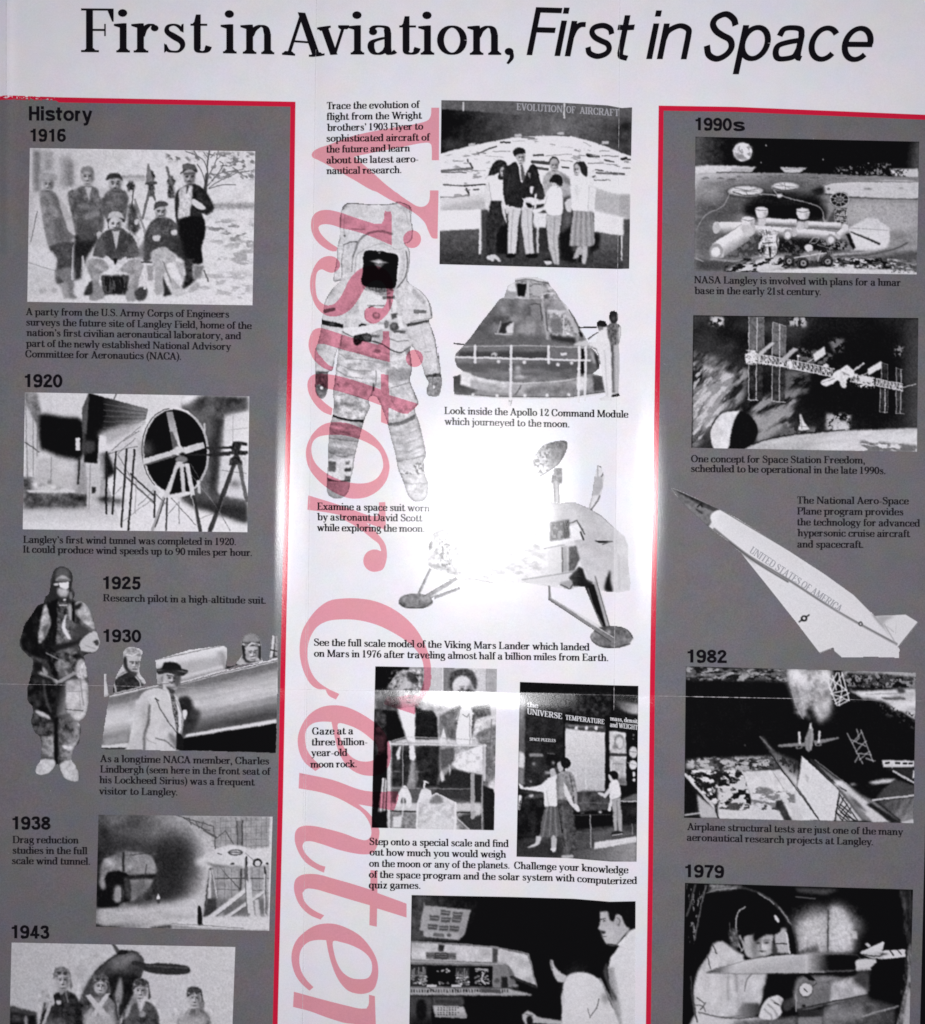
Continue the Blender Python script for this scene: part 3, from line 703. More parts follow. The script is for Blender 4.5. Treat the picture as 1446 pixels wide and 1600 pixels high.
crease(lambda t: fold_l(t) - 3.2, 900, 1300, lambda t: np.full_like(t, .35), False, 14, M_score)
crease(fold_r, -50, 1058, lambda t: np.full_like(t, .5), False, 12, M_score)
crease(fold_h, 450, 585, lambda t: np.full_like(t, .5), True, 13, M_score)
crease(lambda y: 10 + 0 * y, -50, 150, lambda t: np.full_like(t, .8), False, 15, M_score)
# ------------------------------------------------------------------ printed half-tone pictures, drawn tone by tone
RES = 1.5
def _gauss(a, s):
    if s < .2: return a
    if s > 7:
        r = max(1, int(round(math.sqrt(s * s * 12 / 3 + 1) / 2 - .5)))
        for _ in range(3):
            for ax in (0, 1):
                p = np.concatenate([np.repeat(np.take(a, [0], ax), r + 1, ax), a, np.repeat(np.take(a, [-1], ax), r, ax)], ax)
                c = np.cumsum(p, ax); n = a.shape[ax]
                a = (np.take(c, range(2 * r + 1, 2 * r + 1 + n), ax) - np.take(c, range(0, n), ax)) / (2 * r + 1)
        return a
    r = int(math.ceil(s * 2.6)); w = np.exp(-.5 * (np.arange(-r, r + 1) / s) ** 2); w /= w.sum()
    for ax in (0, 1):
        p = np.pad(a, [(r, r) if i == ax else (0, 0) for i in (0, 1)], mode='edge'); n = a.shape[ax]
        a = sum(w[i] * (p[i:i + n] if ax == 0 else p[:, i:i + n]) for i in range(2 * r + 1))
    return a

def vnoise(x, y, seed):
    """smooth value noise, 0..1"""
    r = np.random.default_rng(seed); tab = r.random((64, 64))
    xi = np.floor(x).astype(int); yi = np.floor(y).astype(int); fx = x - xi; fy = y - yi
    fx = fx * fx * (3 - 2 * fx); fy = fy * fy * (3 - 2 * fy)
    g = lambda i, j: tab[(yi + j) % 64, (xi + i) % 64]
    return (g(0, 0) * (1 - fx) + g(1, 0) * fx) * (1 - fy) + (g(0, 1) * (1 - fx) + g(1, 1) * fx) * fy
def fbm(x, y, seed, o=4):
    t = 0; a = .5; n = 0
    for i in range(o): t = t + a * vnoise(x * 2 ** i + 17.3 * i, y * 2 ** i + 9.1 * i, seed + i); n += a; a *= .55
    return t / n

def pts(s):
    if isinstance(s, str): return np.array([float(t) for t in s.replace(',', ' ').split()]).reshape(-1, 2)
    return np.asarray(s, float)

class Pic:
    """a canvas over a box of the sheet; shapes are given in the coordinates of an enlarged study (origin ox, oy, enlargement k)"""
    def __init__(s, ox, oy, k, box, tone=200):
        s.o = np.array([ox, oy]); s.k = k; s.box = box = [float(v) for v in box]
        s.w = int((box[2] - box[0]) * RES) + 2; s.h = int((box[3] - box[1]) * RES) + 2
        s.a = np.full((s.h, s.w), float(tone)); s.al = None; s.f = RES / k
        s.seed = 100; s.warp = .75; s.tex = .36
    def c(s, p): return (pts(p) / s.k + s.o - np.array(s.box[:2])) * RES
    def win(s, q, m):
        x0 = max(0, int(q[:, 0].min() - m)); x1 = min(s.w, int(q[:, 0].max() + m) + 2)
        y0 = max(0, int(q[:, 1].min() - m)); y1 = min(s.h, int(q[:, 1].max() + m) + 2)
        if x1 <= x0 or y1 <= y0: return None
        yy, xx = np.mgrid[y0:y1, x0:x1].astype(float)
        return slice(y0, y1), slice(x0, x1), xx + .0, yy + .0
    def put(s, sl, m, tone, a):
        v = s.a[sl]; s.a[sl] = v + (tone - v) * np.clip(m * a, 0, 1)
    def mask(s, p, b, sm):
        q = s.c(p)
        if sm: q = crom(q, True, 5)
        sg = max(b * s.f, .55); r = s.win(q, sg * 2.6 + 2)
        if r is None: return None
        ys, xs, xx, yy = r
        return (ys, xs), _gauss(inside(q, xx, yy).astype(float), sg), xx, yy
    def P(s, p, tone, b=0, a=1, sm=0):                 # flat shape
        r = s.mask(p, b, sm)
        if r: s.put(r[0], r[1], tone, a)
    def C(s, p, tone, b=0, a=1): s.P(p, tone, b, a, 1)  # curved shape
    def G(s, p, x0, y0, t0, x1, y1, t1, b=0, a=1, sm=0):   # shape with a run of tone from one point to another
        r = s.mask(p, b, sm)
        if not r: return
        A, B = s.c([(x0, y0), (x1, y1)]); d = B - A
        t = np.clip(((r[2] - A[0]) * d[0] + (r[3] - A[1]) * d[1]) / (d @ d), 0, 1)
        s.put(r[0], r[1], t0 + (t1 - t0) * t, a)
    def L(s, p, w, tone, b=0, a=1, sm=0):              # stroke
        q = s.c(p)
        if sm: q = crom(q, False, 5)
        h = w * s.f / 2; sg = max(b * s.f * 1.35, .6); r = s.win(q, h + sg * 3 + 2)
        if r is None: return
        ys, xs, xx, yy = r; D = np.full(xx.shape, 1e9)
        for i in range(len(q) - 1):
            d = q[i + 1] - q[i]; n = max(d @ d, 1e-9)
            t = np.clip(((xx - q[i, 0]) * d[0] + (yy - q[i, 1]) * d[1]) / n, 0, 1)
            D = np.minimum(D, np.hypot(xx - q[i, 0] - t * d[0], yy - q[i, 1] - t * d[1]))
        m = np.clip((h - D) / (sg * 1.6) + .5, 0, 1)
        if h < .5: m = m * max(h / .5, .25)
        a = a * .88
        s.put((ys, xs), m, tone, a)
    def E(s, x, y, rx, ry, tone, b=0, a=1, rot=0):     # ellipse
        e = ell(0, 0, rx, ry, 0, 352, 36); t = math.radians(rot)
        s.P(np.stack([x + e[:, 0] * math.cos(t) - e[:, 1] * math.sin(t), y + e[:, 0] * math.sin(t) + e[:, 1] * math.cos(t)], -1), tone, b, a)
    def S(s, x, y, rx, ry, tone, a=1, rot=0):          # soft spot
        q = s.c([(x - rx, y - rx), (x + rx, y + rx), (x - ry, y - ry), (x + ry, y + ry)]); r = s.win(q, max(rx, ry) * s.f * 1.2)
        if r is None: return
        ys, xs, xx, yy = r; cx, cy = s.c([(x, y)])[0]; t = math.radians(rot)
        dx, dy = xx - cx, yy - cy; u = dx * math.cos(t) + dy * math.sin(t); v = -dx * math.sin(t) + dy * math.cos(t)
        s.put((ys, xs), np.exp(-1.6 * ((u / (rx * s.f)) ** 2 + (v / (ry * s.f)) ** 2)), tone, a)
    def N(s, p, sc, amp, b=4, sx=1, sy=1, rot=0, o=4, sm=0, hard=0):   # mottled tone added inside a shape
        s.seed += 7
        r = s.mask(p, b, sm)
        if not r: return
        t = math.radians(rot); x, y = r[2], r[3]
        u = (x * math.cos(t) + y * math.sin(t)) / (sc * s.f * sx); v = (-x * math.sin(t) + y * math.cos(t)) / (sc * s.f * sy)
        n = fbm(u, v, s.seed, o) * 2 - 1
        if hard: n = np.tanh(n * hard)
        s.a[r[0]] += n * amp * r[1]
    def T(s, p, sc, tone, thr, b=3, sx=1, sy=1, rot=0, soft=.12, a=1, o=4, sm=0):   # patches of a tone where the mottle passes a threshold
        s.seed += 7
        r = s.mask(p, b, sm)
        if not r: return
        t = math.radians(rot); x, y = r[2], r[3]
        u = (x * math.cos(t) + y * math.sin(t)) / (sc * s.f * sx); v = (-x * math.sin(t) + y * math.cos(t)) / (sc * s.f * sy)
        n = fbm(u, v, s.seed, o)
        s.put(r[0], np.clip((n - thr) / soft + .5, 0, 1) * r[1], tone, a)
    def cut(s, *polys, sm=0):                          # silhouette of a picture without a frame
        yy, xx = np.mgrid[0:s.h, 0:s.w].astype(float); m = np.zeros(xx.shape, bool)
        for p in polys:
            q = s.c(p)
            if sm: q = crom(q, True, 5)
            m |= inside(q, xx, yy)
        s.al = m if s.al is None else s.al | m
    def vis(s, x, y, w, h, t=172, l=1):                # modelling of a small face lit from one side
        s.S(x + l * .75 * w, y, .45 * w, h, t * .45, .65); s.S(x - l * .3 * w, y + .15 * h, .35 * w, .35 * h, min(240, t * 1.18), .6)
        for e in (-.4, .4):
            s.S(x + e * w, y - .14 * h, .3 * w, .15 * h, t * .25, .9); s.L([(x + (e - .26) * w, y - .34 * h), (x + (e + .24) * w, y - .36 * h)], .1 * h, t * .4, .08 * h, .7)
        s.S(x + l * .16 * w, y + .16 * h, .14 * w, .3 * h, t * .5, .6); s.S(x - l * .04 * w, y + .1 * h, .1 * w, .28 * h, min(240, t * 1.25), .6)
        s.S(x, y + .5 * h, .38 * w, .1 * h, t * .3, .85); s.S(x, y + .66 * h, .3 * w, .08 * h, min(235, t * 1.1), .4); s.S(x, y + .98 * h, .7 * w, .16 * h, t * .4, .7)
    def lookup(s, x, y):                               # sample with the small irregularities of a real negative
        if not hasattr(s, 'done'):
            s.done = True; sd = int(s.box[0] * 3 + s.box[1]); yy, xx = np.mgrid[0:s.h, 0:s.w] / RES
            a = s.a; dx = (fbm(xx / 4, yy / 4, sd) - .5) * s.warp * 2 + (fbm(xx / 13, yy / 13, sd + 9) - .5) * s.warp * 2.4
            dy = (fbm(xx / 4, yy / 4, sd + 20) - .5) * s.warp * 2 + (fbm(xx / 13, yy / 13, sd + 30) - .5) * s.warp * 2.4
            i = np.clip(np.round((yy + dy) * RES).astype(int), 0, s.h - 1); j = np.clip(np.round((xx + dx) * RES).astype(int), 0, s.w - 1)
            a = _gauss(a[i, j], .6)
            m = np.clip(a / 255, 0, 1); m = 4 * m * (1 - m)
            a = a + m * s.tex * ((fbm(xx / 2.2, yy / 2.2, sd + 40, 3) - .5) * 56 + (fbm(xx / 9, yy / 6, sd + 50, 3) - .5) * 44)
            a = a + (a - _gauss(a, 3.0)) * .22                      # edge contrast of a screened print
            s.a = a
        u = np.clip((x - s.box[0]) * RES, 0, s.w - 1.01); v = np.clip((y - s.box[1]) * RES, 0, s.h - 1.01)
        i = u.astype(int); j = v.astype(int); fu = u - i; fv = v - j; A = s.a
        return (A[j, i] * (1 - fu) + A[j, i + 1] * fu) * (1 - fv) + (A[j + 1, i] * (1 - fu) + A[j + 1, i + 1] * fu) * fv

GAIN = 1.10
def albedo(t, x, y, over):
    r = np.random.default_rng(int(abs(x.flat[0]) * 7 + 3))
    t = np.clip(t + r.normal(0, 3.0, t.shape) * (t > 6), 3, 252)
    a = np.clip(lin(t / 255) * GAIN, .004, .80)[..., None] * np.array([1.0, .985, 1.0])
    if over: a = np.where(pinkmask(x, y)[..., None], a * np.array([.86, .34, .43]), a)
    return a

def frame_pic(pic, parent, top, bottom, label, over=False, layer=3, step=1.0):
    """a framed picture; top and bottom are the polylines of its upper and lower edge"""
    top = np.asarray(top, float); bottom = np.asarray(bottom, float)
    nx = int(max(np.ptp(top[:, 0]), np.ptp(bottom[:, 0])) / step) + 1; ny = int(abs(bottom[0, 1] - top[0, 1]) / step) + 1
    u = np.linspace(0, 1, nx)
    def along(p):
        f = (p[:, 0] - p[0, 0]) / (p[-1, 0] - p[0, 0]); return np.interp(u, f, p[:, 0]), np.interp(u, f, p[:, 1])
    tx, ty = along(top); bx, by = along(bottom); v = np.linspace(0, 1, ny)[:, None]
    x = tx + (bx - tx) * v; y = ty + (by - ty) * v
    i = np.arange(nx * ny).reshape(ny, nx)
    f = np.stack([i[:-1, :-1], i[1:, :-1], i[1:, 1:], i[:-1, 1:]], -1).reshape(-1, 4)
    o = link_mesh('photo_print', place(x, y, layer).reshape(-1, 3), f, M_photo, parent, albedo(pic.lookup(x, y), x, y, over).reshape(-1, 3))
    tag(o, label); return o

def cut_pic(pic, parent, label, over=False, layer=3, step=1.0, name='cutout_print'):
    x0, y0, x1, y1 = pic.box; nx = int((x1 - x0) / step) + 1; ny = int((y1 - y0) / step) + 1
    y, x = np.meshgrid(np.linspace(y0, y1, ny), np.linspace(x0, x1, nx), indexing='ij')
    i = np.arange(nx * ny).reshape(ny, nx)
    f = np.stack([i[:-1, :-1], i[1:, :-1], i[1:, 1:], i[:-1, 1:]], -1).reshape(-1, 4)
    cx = x.ravel()[f].mean(1); cy = y.ravel()[f].mean(1)
    al = pic.al[np.clip(((cy - y0) * RES).astype(int), 0, pic.h - 1), np.clip(((cx - x0) * RES).astype(int), 0, pic.w - 1)]
    f = f[al]; use, inv = np.unique(f, return_inverse=True); f = inv.reshape(f.shape)
    c = albedo(pic.lookup(x, y), x, y, over).reshape(-1, 3)[use]
    o = link_mesh(name, place(x, y, layer).reshape(-1, 3)[use], f, M_photo, parent, c)
    tag(o, label); return o
# 1916 survey party
p = Pic(30, 220, 3.8053, (40, 228, 402, 480), 208)
ALL = '0,0 1446,0 1446,1027 0,1027'
p.G(ALL, 50, 0, 190, 500, 0, 212)
p.P('66,60 82,60 82,300 66,300', 205); p.P('84,60 130,60 128,300 84,300', 128, 10); p.P('142,60 205,60 200,180 142,180', 150, 14)
p.P('250,90 330,110 330,260 255,280', 148, 16); p.P('285,130 318,130 315,270 285,270', 120, 10); p.P('330,90 620,90 620,200 330,200', 205, 20, .5)
p.N(ALL, 60, 14)
p.P('610,205 750,205 750,222 610,222', 150, 6); p.P('640,225 760,225 750,240 640,236', 175, 6)
p.P('60,620 1446,620 1446,1027 40,1027', 212, 40, .8)
p.P('1100,372 1400,366 1400,404 1100,404', 150, 8); p.N('1100,360 1400,360 1400,420 1100,420', 10, 30)
p.T('1090,470 1400,490 1400,660 1090,560', 26, 130, .56, 30, 2, 1); p.T('1100,560 1400,600 1400,800 1100,760', 30, 165, .62, 30, 2.5, 1)
p.T('1040,780 1390,780 1390,960 900,960', 30, 175, .64, 20, 3, 1)
for s in ('1105,290 1118,200 1122,120 1132,60', '1112,270 1090,190 1060,140', '1122,180 1090,110 990,60', '1118,220 1160,150 1185,60', '1120,270 1180,200 1240,185', '1130,280 1190,240 1300,190', '1130,285 1210,262 1290,262', '1150,240 1210,150 1190,120',
          '1128,110 1100,70', '1140,100 1165,70', '1175,110 1200,90', '1060,90 1040,60', '1200,150 1260,150', '1300,190 1370,180', '1240,185 1330,170'):
    p.L(s, 9 if s.startswith('1105') else 5, 62, 2, .9, 1)
p.L('1108,300 1116,200', 20, 60, 3)
p.T('880,70 1400,70 1400,230 1130,230 1060,120 880,120', 22, 120, .60, 8, 1.6, 1, 20)
# theodolites on their tripods
for cx, y0, y1 in ((665, 240, 300), (785, 180, 330), (905, 210, 340)):
    p.P([(cx - 14, y0), (cx + 14, y0), (cx + 22, y1), (cx - 22, y1)], 66, 5); p.E(cx, y0 + 30, 26, 16, 55, 4); p.N([(cx - 30, y0), (cx + 30, y0), (cx + 30, y1), (cx - 30, y1)], 9, 60)
p.P('763,130 775,140 800,250 755,250', 120, 3); p.P('870,150 884,150 920,260 900,260', 105, 3); p.P('750,250 820,240 820,258 750,264', 70, 3)
p.L('775,300 735,460', 16, 100, 2); p.L('790,300 810,350', 14, 90, 3); p.L('668,300 640,520', 20, 196, 2); p.L('680,300 655,530', 8, 70, 2); p.L('690,350 755,560', 14, 140, 2)
p.L('512,370 518,520', 18, 205, 2); p.L('528,370 530,520', 7, 70, 2)
# standing man at the left with a roll of plans
p.C('118,205 150,190 215,195 220,235 130,240', 160, 4); p.E(175, 255, 36, 42, 166, 4); p.S(190, 262, 30, 20, 140, .6); p.L('122,238 222,234', 6, 150, 3)
p.C('120,300 190,296 240,350 280,430 340,520 352,560 312,590 250,640 190,640 165,600 140,480 122,400', 128, 5)
p.N('120,290 350,560 250,640 140,480', 34, 44); p.P('180,300 215,310 300,500 280,520 240,420', 95, 7, .8); p.C('240,340 300,430 345,540 300,540 262,450', 178, 5); p.P('190,480 260,470 300,520 310,600 230,610', 90, 16, .7)
p.P('100,310 122,300 140,480 165,620 75,610', 205, 6, .9); p.L('110,420 70,600', 5, 110, 2); p.P('60,620 236,655 212,770 62,725', 212, 3); p.L('60,725 210,772', 5, 150, 3)
p.C('180,630 320,600 335,660 330,770 260,850 212,830 225,700', 72, 6); p.N('200,620 330,640 300,800 210,800', 24, 26); p.C('210,780 320,760 325,900 350,935 290,930 265,840', 118, 6); p.P('240,850 290,840 300,930 270,940', 150, 6)
p.C('285,470 325,490 352,540 330,560 290,530', 190, 4)
p.E(140, 892, 22, 16, 70, 5, .8); p.E(205, 890, 20, 14, 120, 6, .8); p.P('60,740 215,780 225,920 70,930', 196, 10, .7)
p.P('380,462 402,474 350,572 326,560', 212, 2); p.L('352,570 325,640 318,820', 16, 200, 2); p.L('402,480 338,640', 5, 60, 2)
# second man, dark coat
p.E(408, 205, 42, 52, 172, 4); p.C('370,180 385,155 430,155 446,185 440,195 400,180 375,200', 130, 5); p.S(395, 225, 30, 14, 140, .7)
p.C('290,310 350,280 380,268 440,270 478,300 500,400 505,520 480,560 460,610 360,620 330,520 310,420', 100, 5)
p.N('290,280 500,300 500,560 340,600', 30, 46); p.P('392,275 432,275 418,360', 190, 4); p.C('330,360 390,430 470,420 460,520 360,480', 82, 10, .7); p.C('390,440 470,420 480,440 400,470', 130, 6)
p.P('335,560 470,560 450,620 400,700 380,770 330,760 325,640', 30, 8); p.P('340,480 470,520 470,590 360,600', 75, 10); p.C('372,690 384,690 392,760 372,775', 200, 3); p.P('330,700 372,700 372,820 330,830', 45, 8)
# third man behind, dark hat
p.E(572, 250, 40, 48, 170, 4); p.C('515,235 530,200 570,192 605,205 618,240 590,222 545,225', 52, 4); p.S(570, 290, 34, 18, 90, .8); p.E(556, 242, 9, 5, 70, 3); p.E(590, 242, 9, 5, 70, 3)
p.C('490,330 530,300 560,284 610,290 650,330 640,430 620,480 530,470 495,430', 92, 5); p.N('490,290 650,300 620,470 500,460', 26, 44); p.C('480,280 520,290 500,340 478,330', 190, 5)
p.P('655,380 700,380 720,520 690,560 640,520', 70, 8); p.N('640,380 720,380 720,560 640,560', 24, 50)
p.C('690,470 715,470 705,500 688,495', 195, 3)
# seated man in a light cap
p.C('528,450 545,425 590,420 615,440 620,470 570,480 530,475', 188, 3); p.C('530,462 620,462 622,486 575,470 528,486', 60, 3); p.E(573, 495, 42, 42, 200, 3); p.S(590, 508, 20, 16, 150, .7); p.L('556,512 596,512', 6, 120, 3); p.E(560, 488, 8, 4, 90, 2); p.E(592, 488, 8, 4, 90, 2)
p.C('470,590 500,545 545,525 600,515 650,545 690,590 712,680 650,700 560,710 470,690 440,680', 74, 4); p.N('440,520 720,530 720,700 440,700', 26, 44); p.P('552,535 600,530 578,650', 190, 3); p.P('520,540 555,540 570,660 540,690 510,640', 58, 6, .8); p.P('610,530 640,540 620,680 585,680', 62, 6, .8)
p.P('460,555 478,535 492,545 470,590', 190, 3); p.P('445,630 480,560 520,600 490,690', 100, 8, .6); p.P('690,600 720,680 680,700 650,640', 96, 8, .6)
p.C('505,690 535,690 565,740 572,775 545,770 515,730', 206, 3); p.C('640,690 615,700 575,745 572,778 600,770 630,730', 200, 3); p.P('555,700 592,700 572,740', 40, 3)
p.C('400,740 420,706 500,705 535,760 480,800 490,900 440,900 430,820', 150, 4); p.C('740,740 715,706 650,715 600,770 660,800 645,900 700,905 715,820', 152, 4); p.N('400,700 740,700 740,910 400,910', 30, 44)
p.P('490,800 655,800 640,915 500,915', 26, 6); p.T('490,800 655,800 640,910 500,910', 20, 70, .58, 4, .6, 2); p.C('435,890 498,885 505,930 450,950 420,940', 138, 4); p.C('640,895 700,900 690,950 640,950', 150, 4); p.C('385,910 430,830 440,900 420,915', 46, 5); p.C('690,900 720,870 760,880 750,940 700,945', 60, 5)
p.P('742,770 760,770 755,885 742,885', 205, 2); p.P('762,740 800,740 798,830 766,830', 150, 4); p.L('730,720 800,720', 10, 60, 3)
# seated man with folded arms
p.E(842, 420, 34, 46, 178, 3); p.C('802,400 812,365 850,357 885,370 880,388 830,395 806,412', 70, 3); p.S(828, 440, 18, 20, 110, .7); p.E(832, 415, 9, 5, 70, 2); p.E(862, 414, 9, 5, 70, 2); p.L('836,446 860,444', 6, 80, 2); p.P('820,460 875,452 850,500', 205, 3)
p.C('765,510 800,470 830,455 880,455 935,490 962,560 965,620 880,640 790,630 750,590', 78, 4); p.N('750,450 970,460 970,640 760,640', 24, 44); p.P('800,570 870,560 960,590 950,610 860,600 800,600', 50, 7, .8); p.C('905,535 938,530 935,560 910,560', 200, 3); p.C('800,566 840,562 836,592 802,592', 196, 3)
p.P('820,470 850,500 868,465 880,480 850,540', 52, 5, .7); p.C('750,560 790,600 840,610 940,610 995,690 985,712 900,660 800,700 745,720 740,640', 62, 6)
p.C('780,680 820,640 870,630 920,680 935,720 880,730 900,800 980,900 940,915 905,870 870,780 850,900 805,905 810,780', 172, 4); p.N('780,630 940,640 960,900 800,900', 26, 30); p.L('860,720 905,840', 6, 120, 3); p.C('905,890 970,880 990,905 940,925', 190, 3); p.P('855,800 880,860 910,915 860,925', 40, 5); p.P('812,750 850,750 848,905 810,905', 165, 4)
p.P('930,720 975,730 985,830 950,790', 180, 4); p.P('700,640 760,600 760,700 700,700', 90, 12, .8)
# man standing at the right in a dark overcoat
p.C('960,190 975,180 985,140 1020,135 1046,150 1062,180 1050,188 1000,178 966,198', 48, 3); p.C('975,140 1040,140 1048,168 985,170', 88, 3); p.E(1014, 215, 36, 46, 162, 3); p.P('978,190 1050,185 1046,202 980,206', 60, 4, .8); p.E(1000, 212, 9, 5, 30, 2); p.E(1034, 210, 9, 5, 30, 2); p.S(1014, 244, 24, 12, 50, .9); p.S(1000, 235, 14, 20, 110, .5)
p.C('935,310 975,275 1010,258 1060,262 1110,300 1150,370 1158,410 1120,440 1090,430 1100,480 1105,560 1085,640 1090,725 1030,730 1010,720 970,650 950,560 925,400', 38, 4)
p.C('952,300 990,270 1030,268 1030,330 1020,400 1012,470 990,470 975,455 945,460 950,380', 196, 4); p.P('996,268 1012,268 1006,300 994,320', 80, 3); p.N('945,270 1030,270 1015,470 945,470', 16, 40); p.N('930,260 1160,280 1150,440 1060,430', 26, 30)
p.C('1030,345 1060,355 1100,385 1110,405 1080,410 1050,395 1025,375', 205, 3); p.C('965,465 1095,460 1100,560 1080,640 1088,720 1035,725 985,700 960,600', 12, 5); p.C('985,700 1030,710 1035,800 1045,830 1000,870 970,870 990,800', 42, 6); p.N('960,700 1060,700 1050,870 960,870', 20, 50); p.P('1040,740 1100,740 1085,800 1040,830', 120, 6)
p.L('1100,770 1125,835', 8, 80, 3); p.C('1010,880 1060,840 1075,870 1040,900', 170, 5); p.P('920,560 970,580 985,700 940,690', 42, 8, .8)
p.N(ALL, 8, 18, 4)
for v in ((172, 262, 30, 38, 168), (408, 215, 34, 44, 172), (572, 262, 32, 40, 170), (573, 500, 36, 34, 196), (842, 428, 30, 40, 178), (1014, 222, 32, 40, 170)): p.vis(*v)
frame_pic(p, left_panel, [(47, 231.3), (399.2, 236.3)], [(43, 471.5), (394.8, 477)], 'printed photograph of a 1916 survey party with tripods')

# 1920 wind tunnel
p = Pic(25, 600, 3.856, (32, 610, 394, 835), 215)
p.G('40,560 540,560 640,880 40,880', 100, 640, 160, 100, 860, 215); p.P('120,50 1150,60 980,150 780,200 440,100 400,240 160,190', 208, 6)
p.P('50,45 128,50 158,190 145,300 60,120', 120, 8); p.N('50,45 128,50 158,190 145,300 60,120', 30, 40); p.P('55,120 145,290 140,440 60,580', 196, 6); p.L('60,120 70,580', 6, 130, 3); p.L('105,200 105,560', 6, 130, 3); p.L('55,350 140,410', 6, 60, 3); p.L('132,250 128,430', 8, 140, 3)
p.P('140,440 420,450 420,660 80,660', 186, 10); p.L('215,440 210,600', 5, 120, 3); p.P('190,580 215,580 215,605 190,605', 140, 4); p.S(300, 500, 90, 60, 205, .8)
p.C('150,190 260,200 400,225 400,440 340,450 250,430 180,400 148,380', 6, 12); p.P('150,190 400,228 400,430 160,380', 5, 10)
p.P('44,570 80,560 100,655 430,660 430,745 60,750 44,740', 78, 12); p.N('44,570 430,650 430,750 44,750', 30, 50); p.S(385, 690, 60, 20, 20, .8); p.P('60,640 360,640 360,655 80,655', 205, 4)
p.P('360,480 420,470 430,660 360,650', 150, 8); p.L('382,450 376,600', 12, 30, 4)
p.P('440,55 402,145 400,240 412,470 490,480 500,310 560,300 640,280 780,210 796,150', 60, 3)
p.G('440,55 796,152 785,215 640,262 500,302 520,180', 520, 200, 22, 760, 190, 120); p.P('440,58 520,85 545,180 500,310 492,478 414,470 425,200', 8, 6); p.P('402,145 440,60 436,150 428,300 408,300', 80, 4)
for i in range(9): p.L([(530, 120 + i * 18), (780, 160 + i * 10)], 4, 40 if i % 2 else 120, 3, .6)
p.P('500,290 780,212 690,300 560,360 500,320', 170, 14); p.L('606,60 590,95', 8, 90, 2)
p.P('360,325 386,322 386,400 360,400', 205, 2); p.C('400,350 470,345 470,410 400,410', 60, 8); p.P('503,312 545,318 545,410 500,410', 215, 3)
p.P('430,480 520,485 500,750 430,755', 190, 4); p.L('450,485 440,750', 6, 140, 3); p.P('458,620 482,620 478,660 458,660', 40, 3); p.P('500,420 540,410 530,580 515,520', 130, 8)
p.P('535,410 600,420 600,540 535,575', 18, 8); p.P('500,700 640,680 640,740 520,720', 140, 12); p.S(540, 695, 50, 22, 20, .9); p.S(610, 705, 50, 16, 90, .8)
p.P('560,420 640,330 760,235 775,480 880,640 830,700 600,520', 196, 8)
for s in ('560,420 700,380 735,375', '580,400 660,330 750,260', '620,430 690,560', '590,480 660,560 830,720', '605,430 720,330', '650,345 740,285'): p.L(s, 5, 90, 2, .8)
for a, b in ((548, 545), (605, 582), (668, 635), (715, 678)): p.L([(a, 395 if a > 610 else 410), (b, 880 if b > 640 else (860 if b > 600 else 780))], 13, 28, 2)
p.L('548,415 545,740', 10, 30, 2); p.L('725,560 720,780', 6, 150, 2); p.L('690,540 830,670', 10, 50, 2); p.L('600,500 840,720', 7, 70, 2); p.L('640,620 560,700', 4, 120, 2); p.L('640,830 760,740 830,690', 4, 130, 2); p.L('740,730 830,640', 4, 110, 2)
p.P('1000,140 1130,65 1400,75 1400,160 1260,190 1230,280 1200,640 1290,680 1395,700 1395,835 1240,780 1060,740 1000,690', 74, 12); p.N('1000,70 1400,75 1260,200 1200,660 1000,690', 60, 60); p.P('1180,200 1260,200 1215,660 1170,660', 30, 14, .8); p.P('1020,140 1180,160 1200,300 1150,330', 92, 20, .8)
p.P('980,690 1390,740 1395,840 1230,790', 40, 14); p.P('1130,240 1142,236 1142,300 1130,300', 190, 3)
p.G('1262,200 1395,165 1395,360 1255,365', 1260, 200, 196, 1400, 300, 216, 5); p.P('1245,430 1395,420 1390,690 1225,660', 200, 8); p.L('1310,190 1305,350', 3, 140, 2); p.L('1262,280 1395,265', 3, 150, 2); p.L('1245,520 1390,540', 4, 110, 2); p.S(1320, 600, 50, 30, 110, .8)
e = ell(962, 405, 194, 258, 0, 352, 60)
def tilt(e, c=(962, 405), a=.10):
    d = e - np.array(c); return np.stack([c[0] + d[:, 0] + a * d[:, 1] * .35, c[1] + d[:, 1]], -1)
p.P(tilt(ell(958, 408, 206, 268, 0, 352, 60)), 212, 2); p.P(tilt(ell(962, 408, 188, 252, 0, 352, 60)), 5, 3); p.P(tilt(ell(962, 408, 188, 252, 0, 352, 60)), 5, 3)
p.L(tilt(ell(956, 408, 196, 262, 130, 262, 40)), 7, 70, 2); p.L(tilt(ell(962, 408, 197, 260, -60, 60, 40)), 6, 150, 2)
p.S(800, 395, 50, 60, 90, .6); p.S(770, 390, 30, 50, 120, .5)
p.G('905,165 945,165 998,390 950,400 930,290', 930, 170, 130, 970, 380, 205, 2); p.P('930,290 946,290 990,400 945,400', 60, 3, .8); p.G('765,450 955,395 965,425 765,490', 770, 470, 200, 960, 410, 190, 2); p.P('770,485 960,424 966,436 780,492', 90, 3); p.G('1010,380 1130,350 1140,385 1015,425', 1010, 400, 205, 1140, 370, 180, 2)
p.E(985, 405, 34, 30, 200, 4); p.E(1005, 425, 20, 12, 20, 4); p.L('1040,425 1290,428', 14, 34, 3); p.L('1150,385 1300,385', 10, 50, 3); p.E(1000, 455, 38, 22, 120, 4)
p.P('975,470 1010,470 920,680 885,680', 196, 3); p.P('985,480 1020,480 1022,650 1000,650', 190, 3); p.P('1020,480 1045,480 1080,685 1058,685', 200, 3); p.P('1010,500 1030,500 1050,660 1030,655', 12, 3); p.C('885,672 960,660 1040,645 1060,660 1000,680 900,690', 208, 3); p.P('960,520 990,500 1000,650 960,660 925,665', 8, 4)
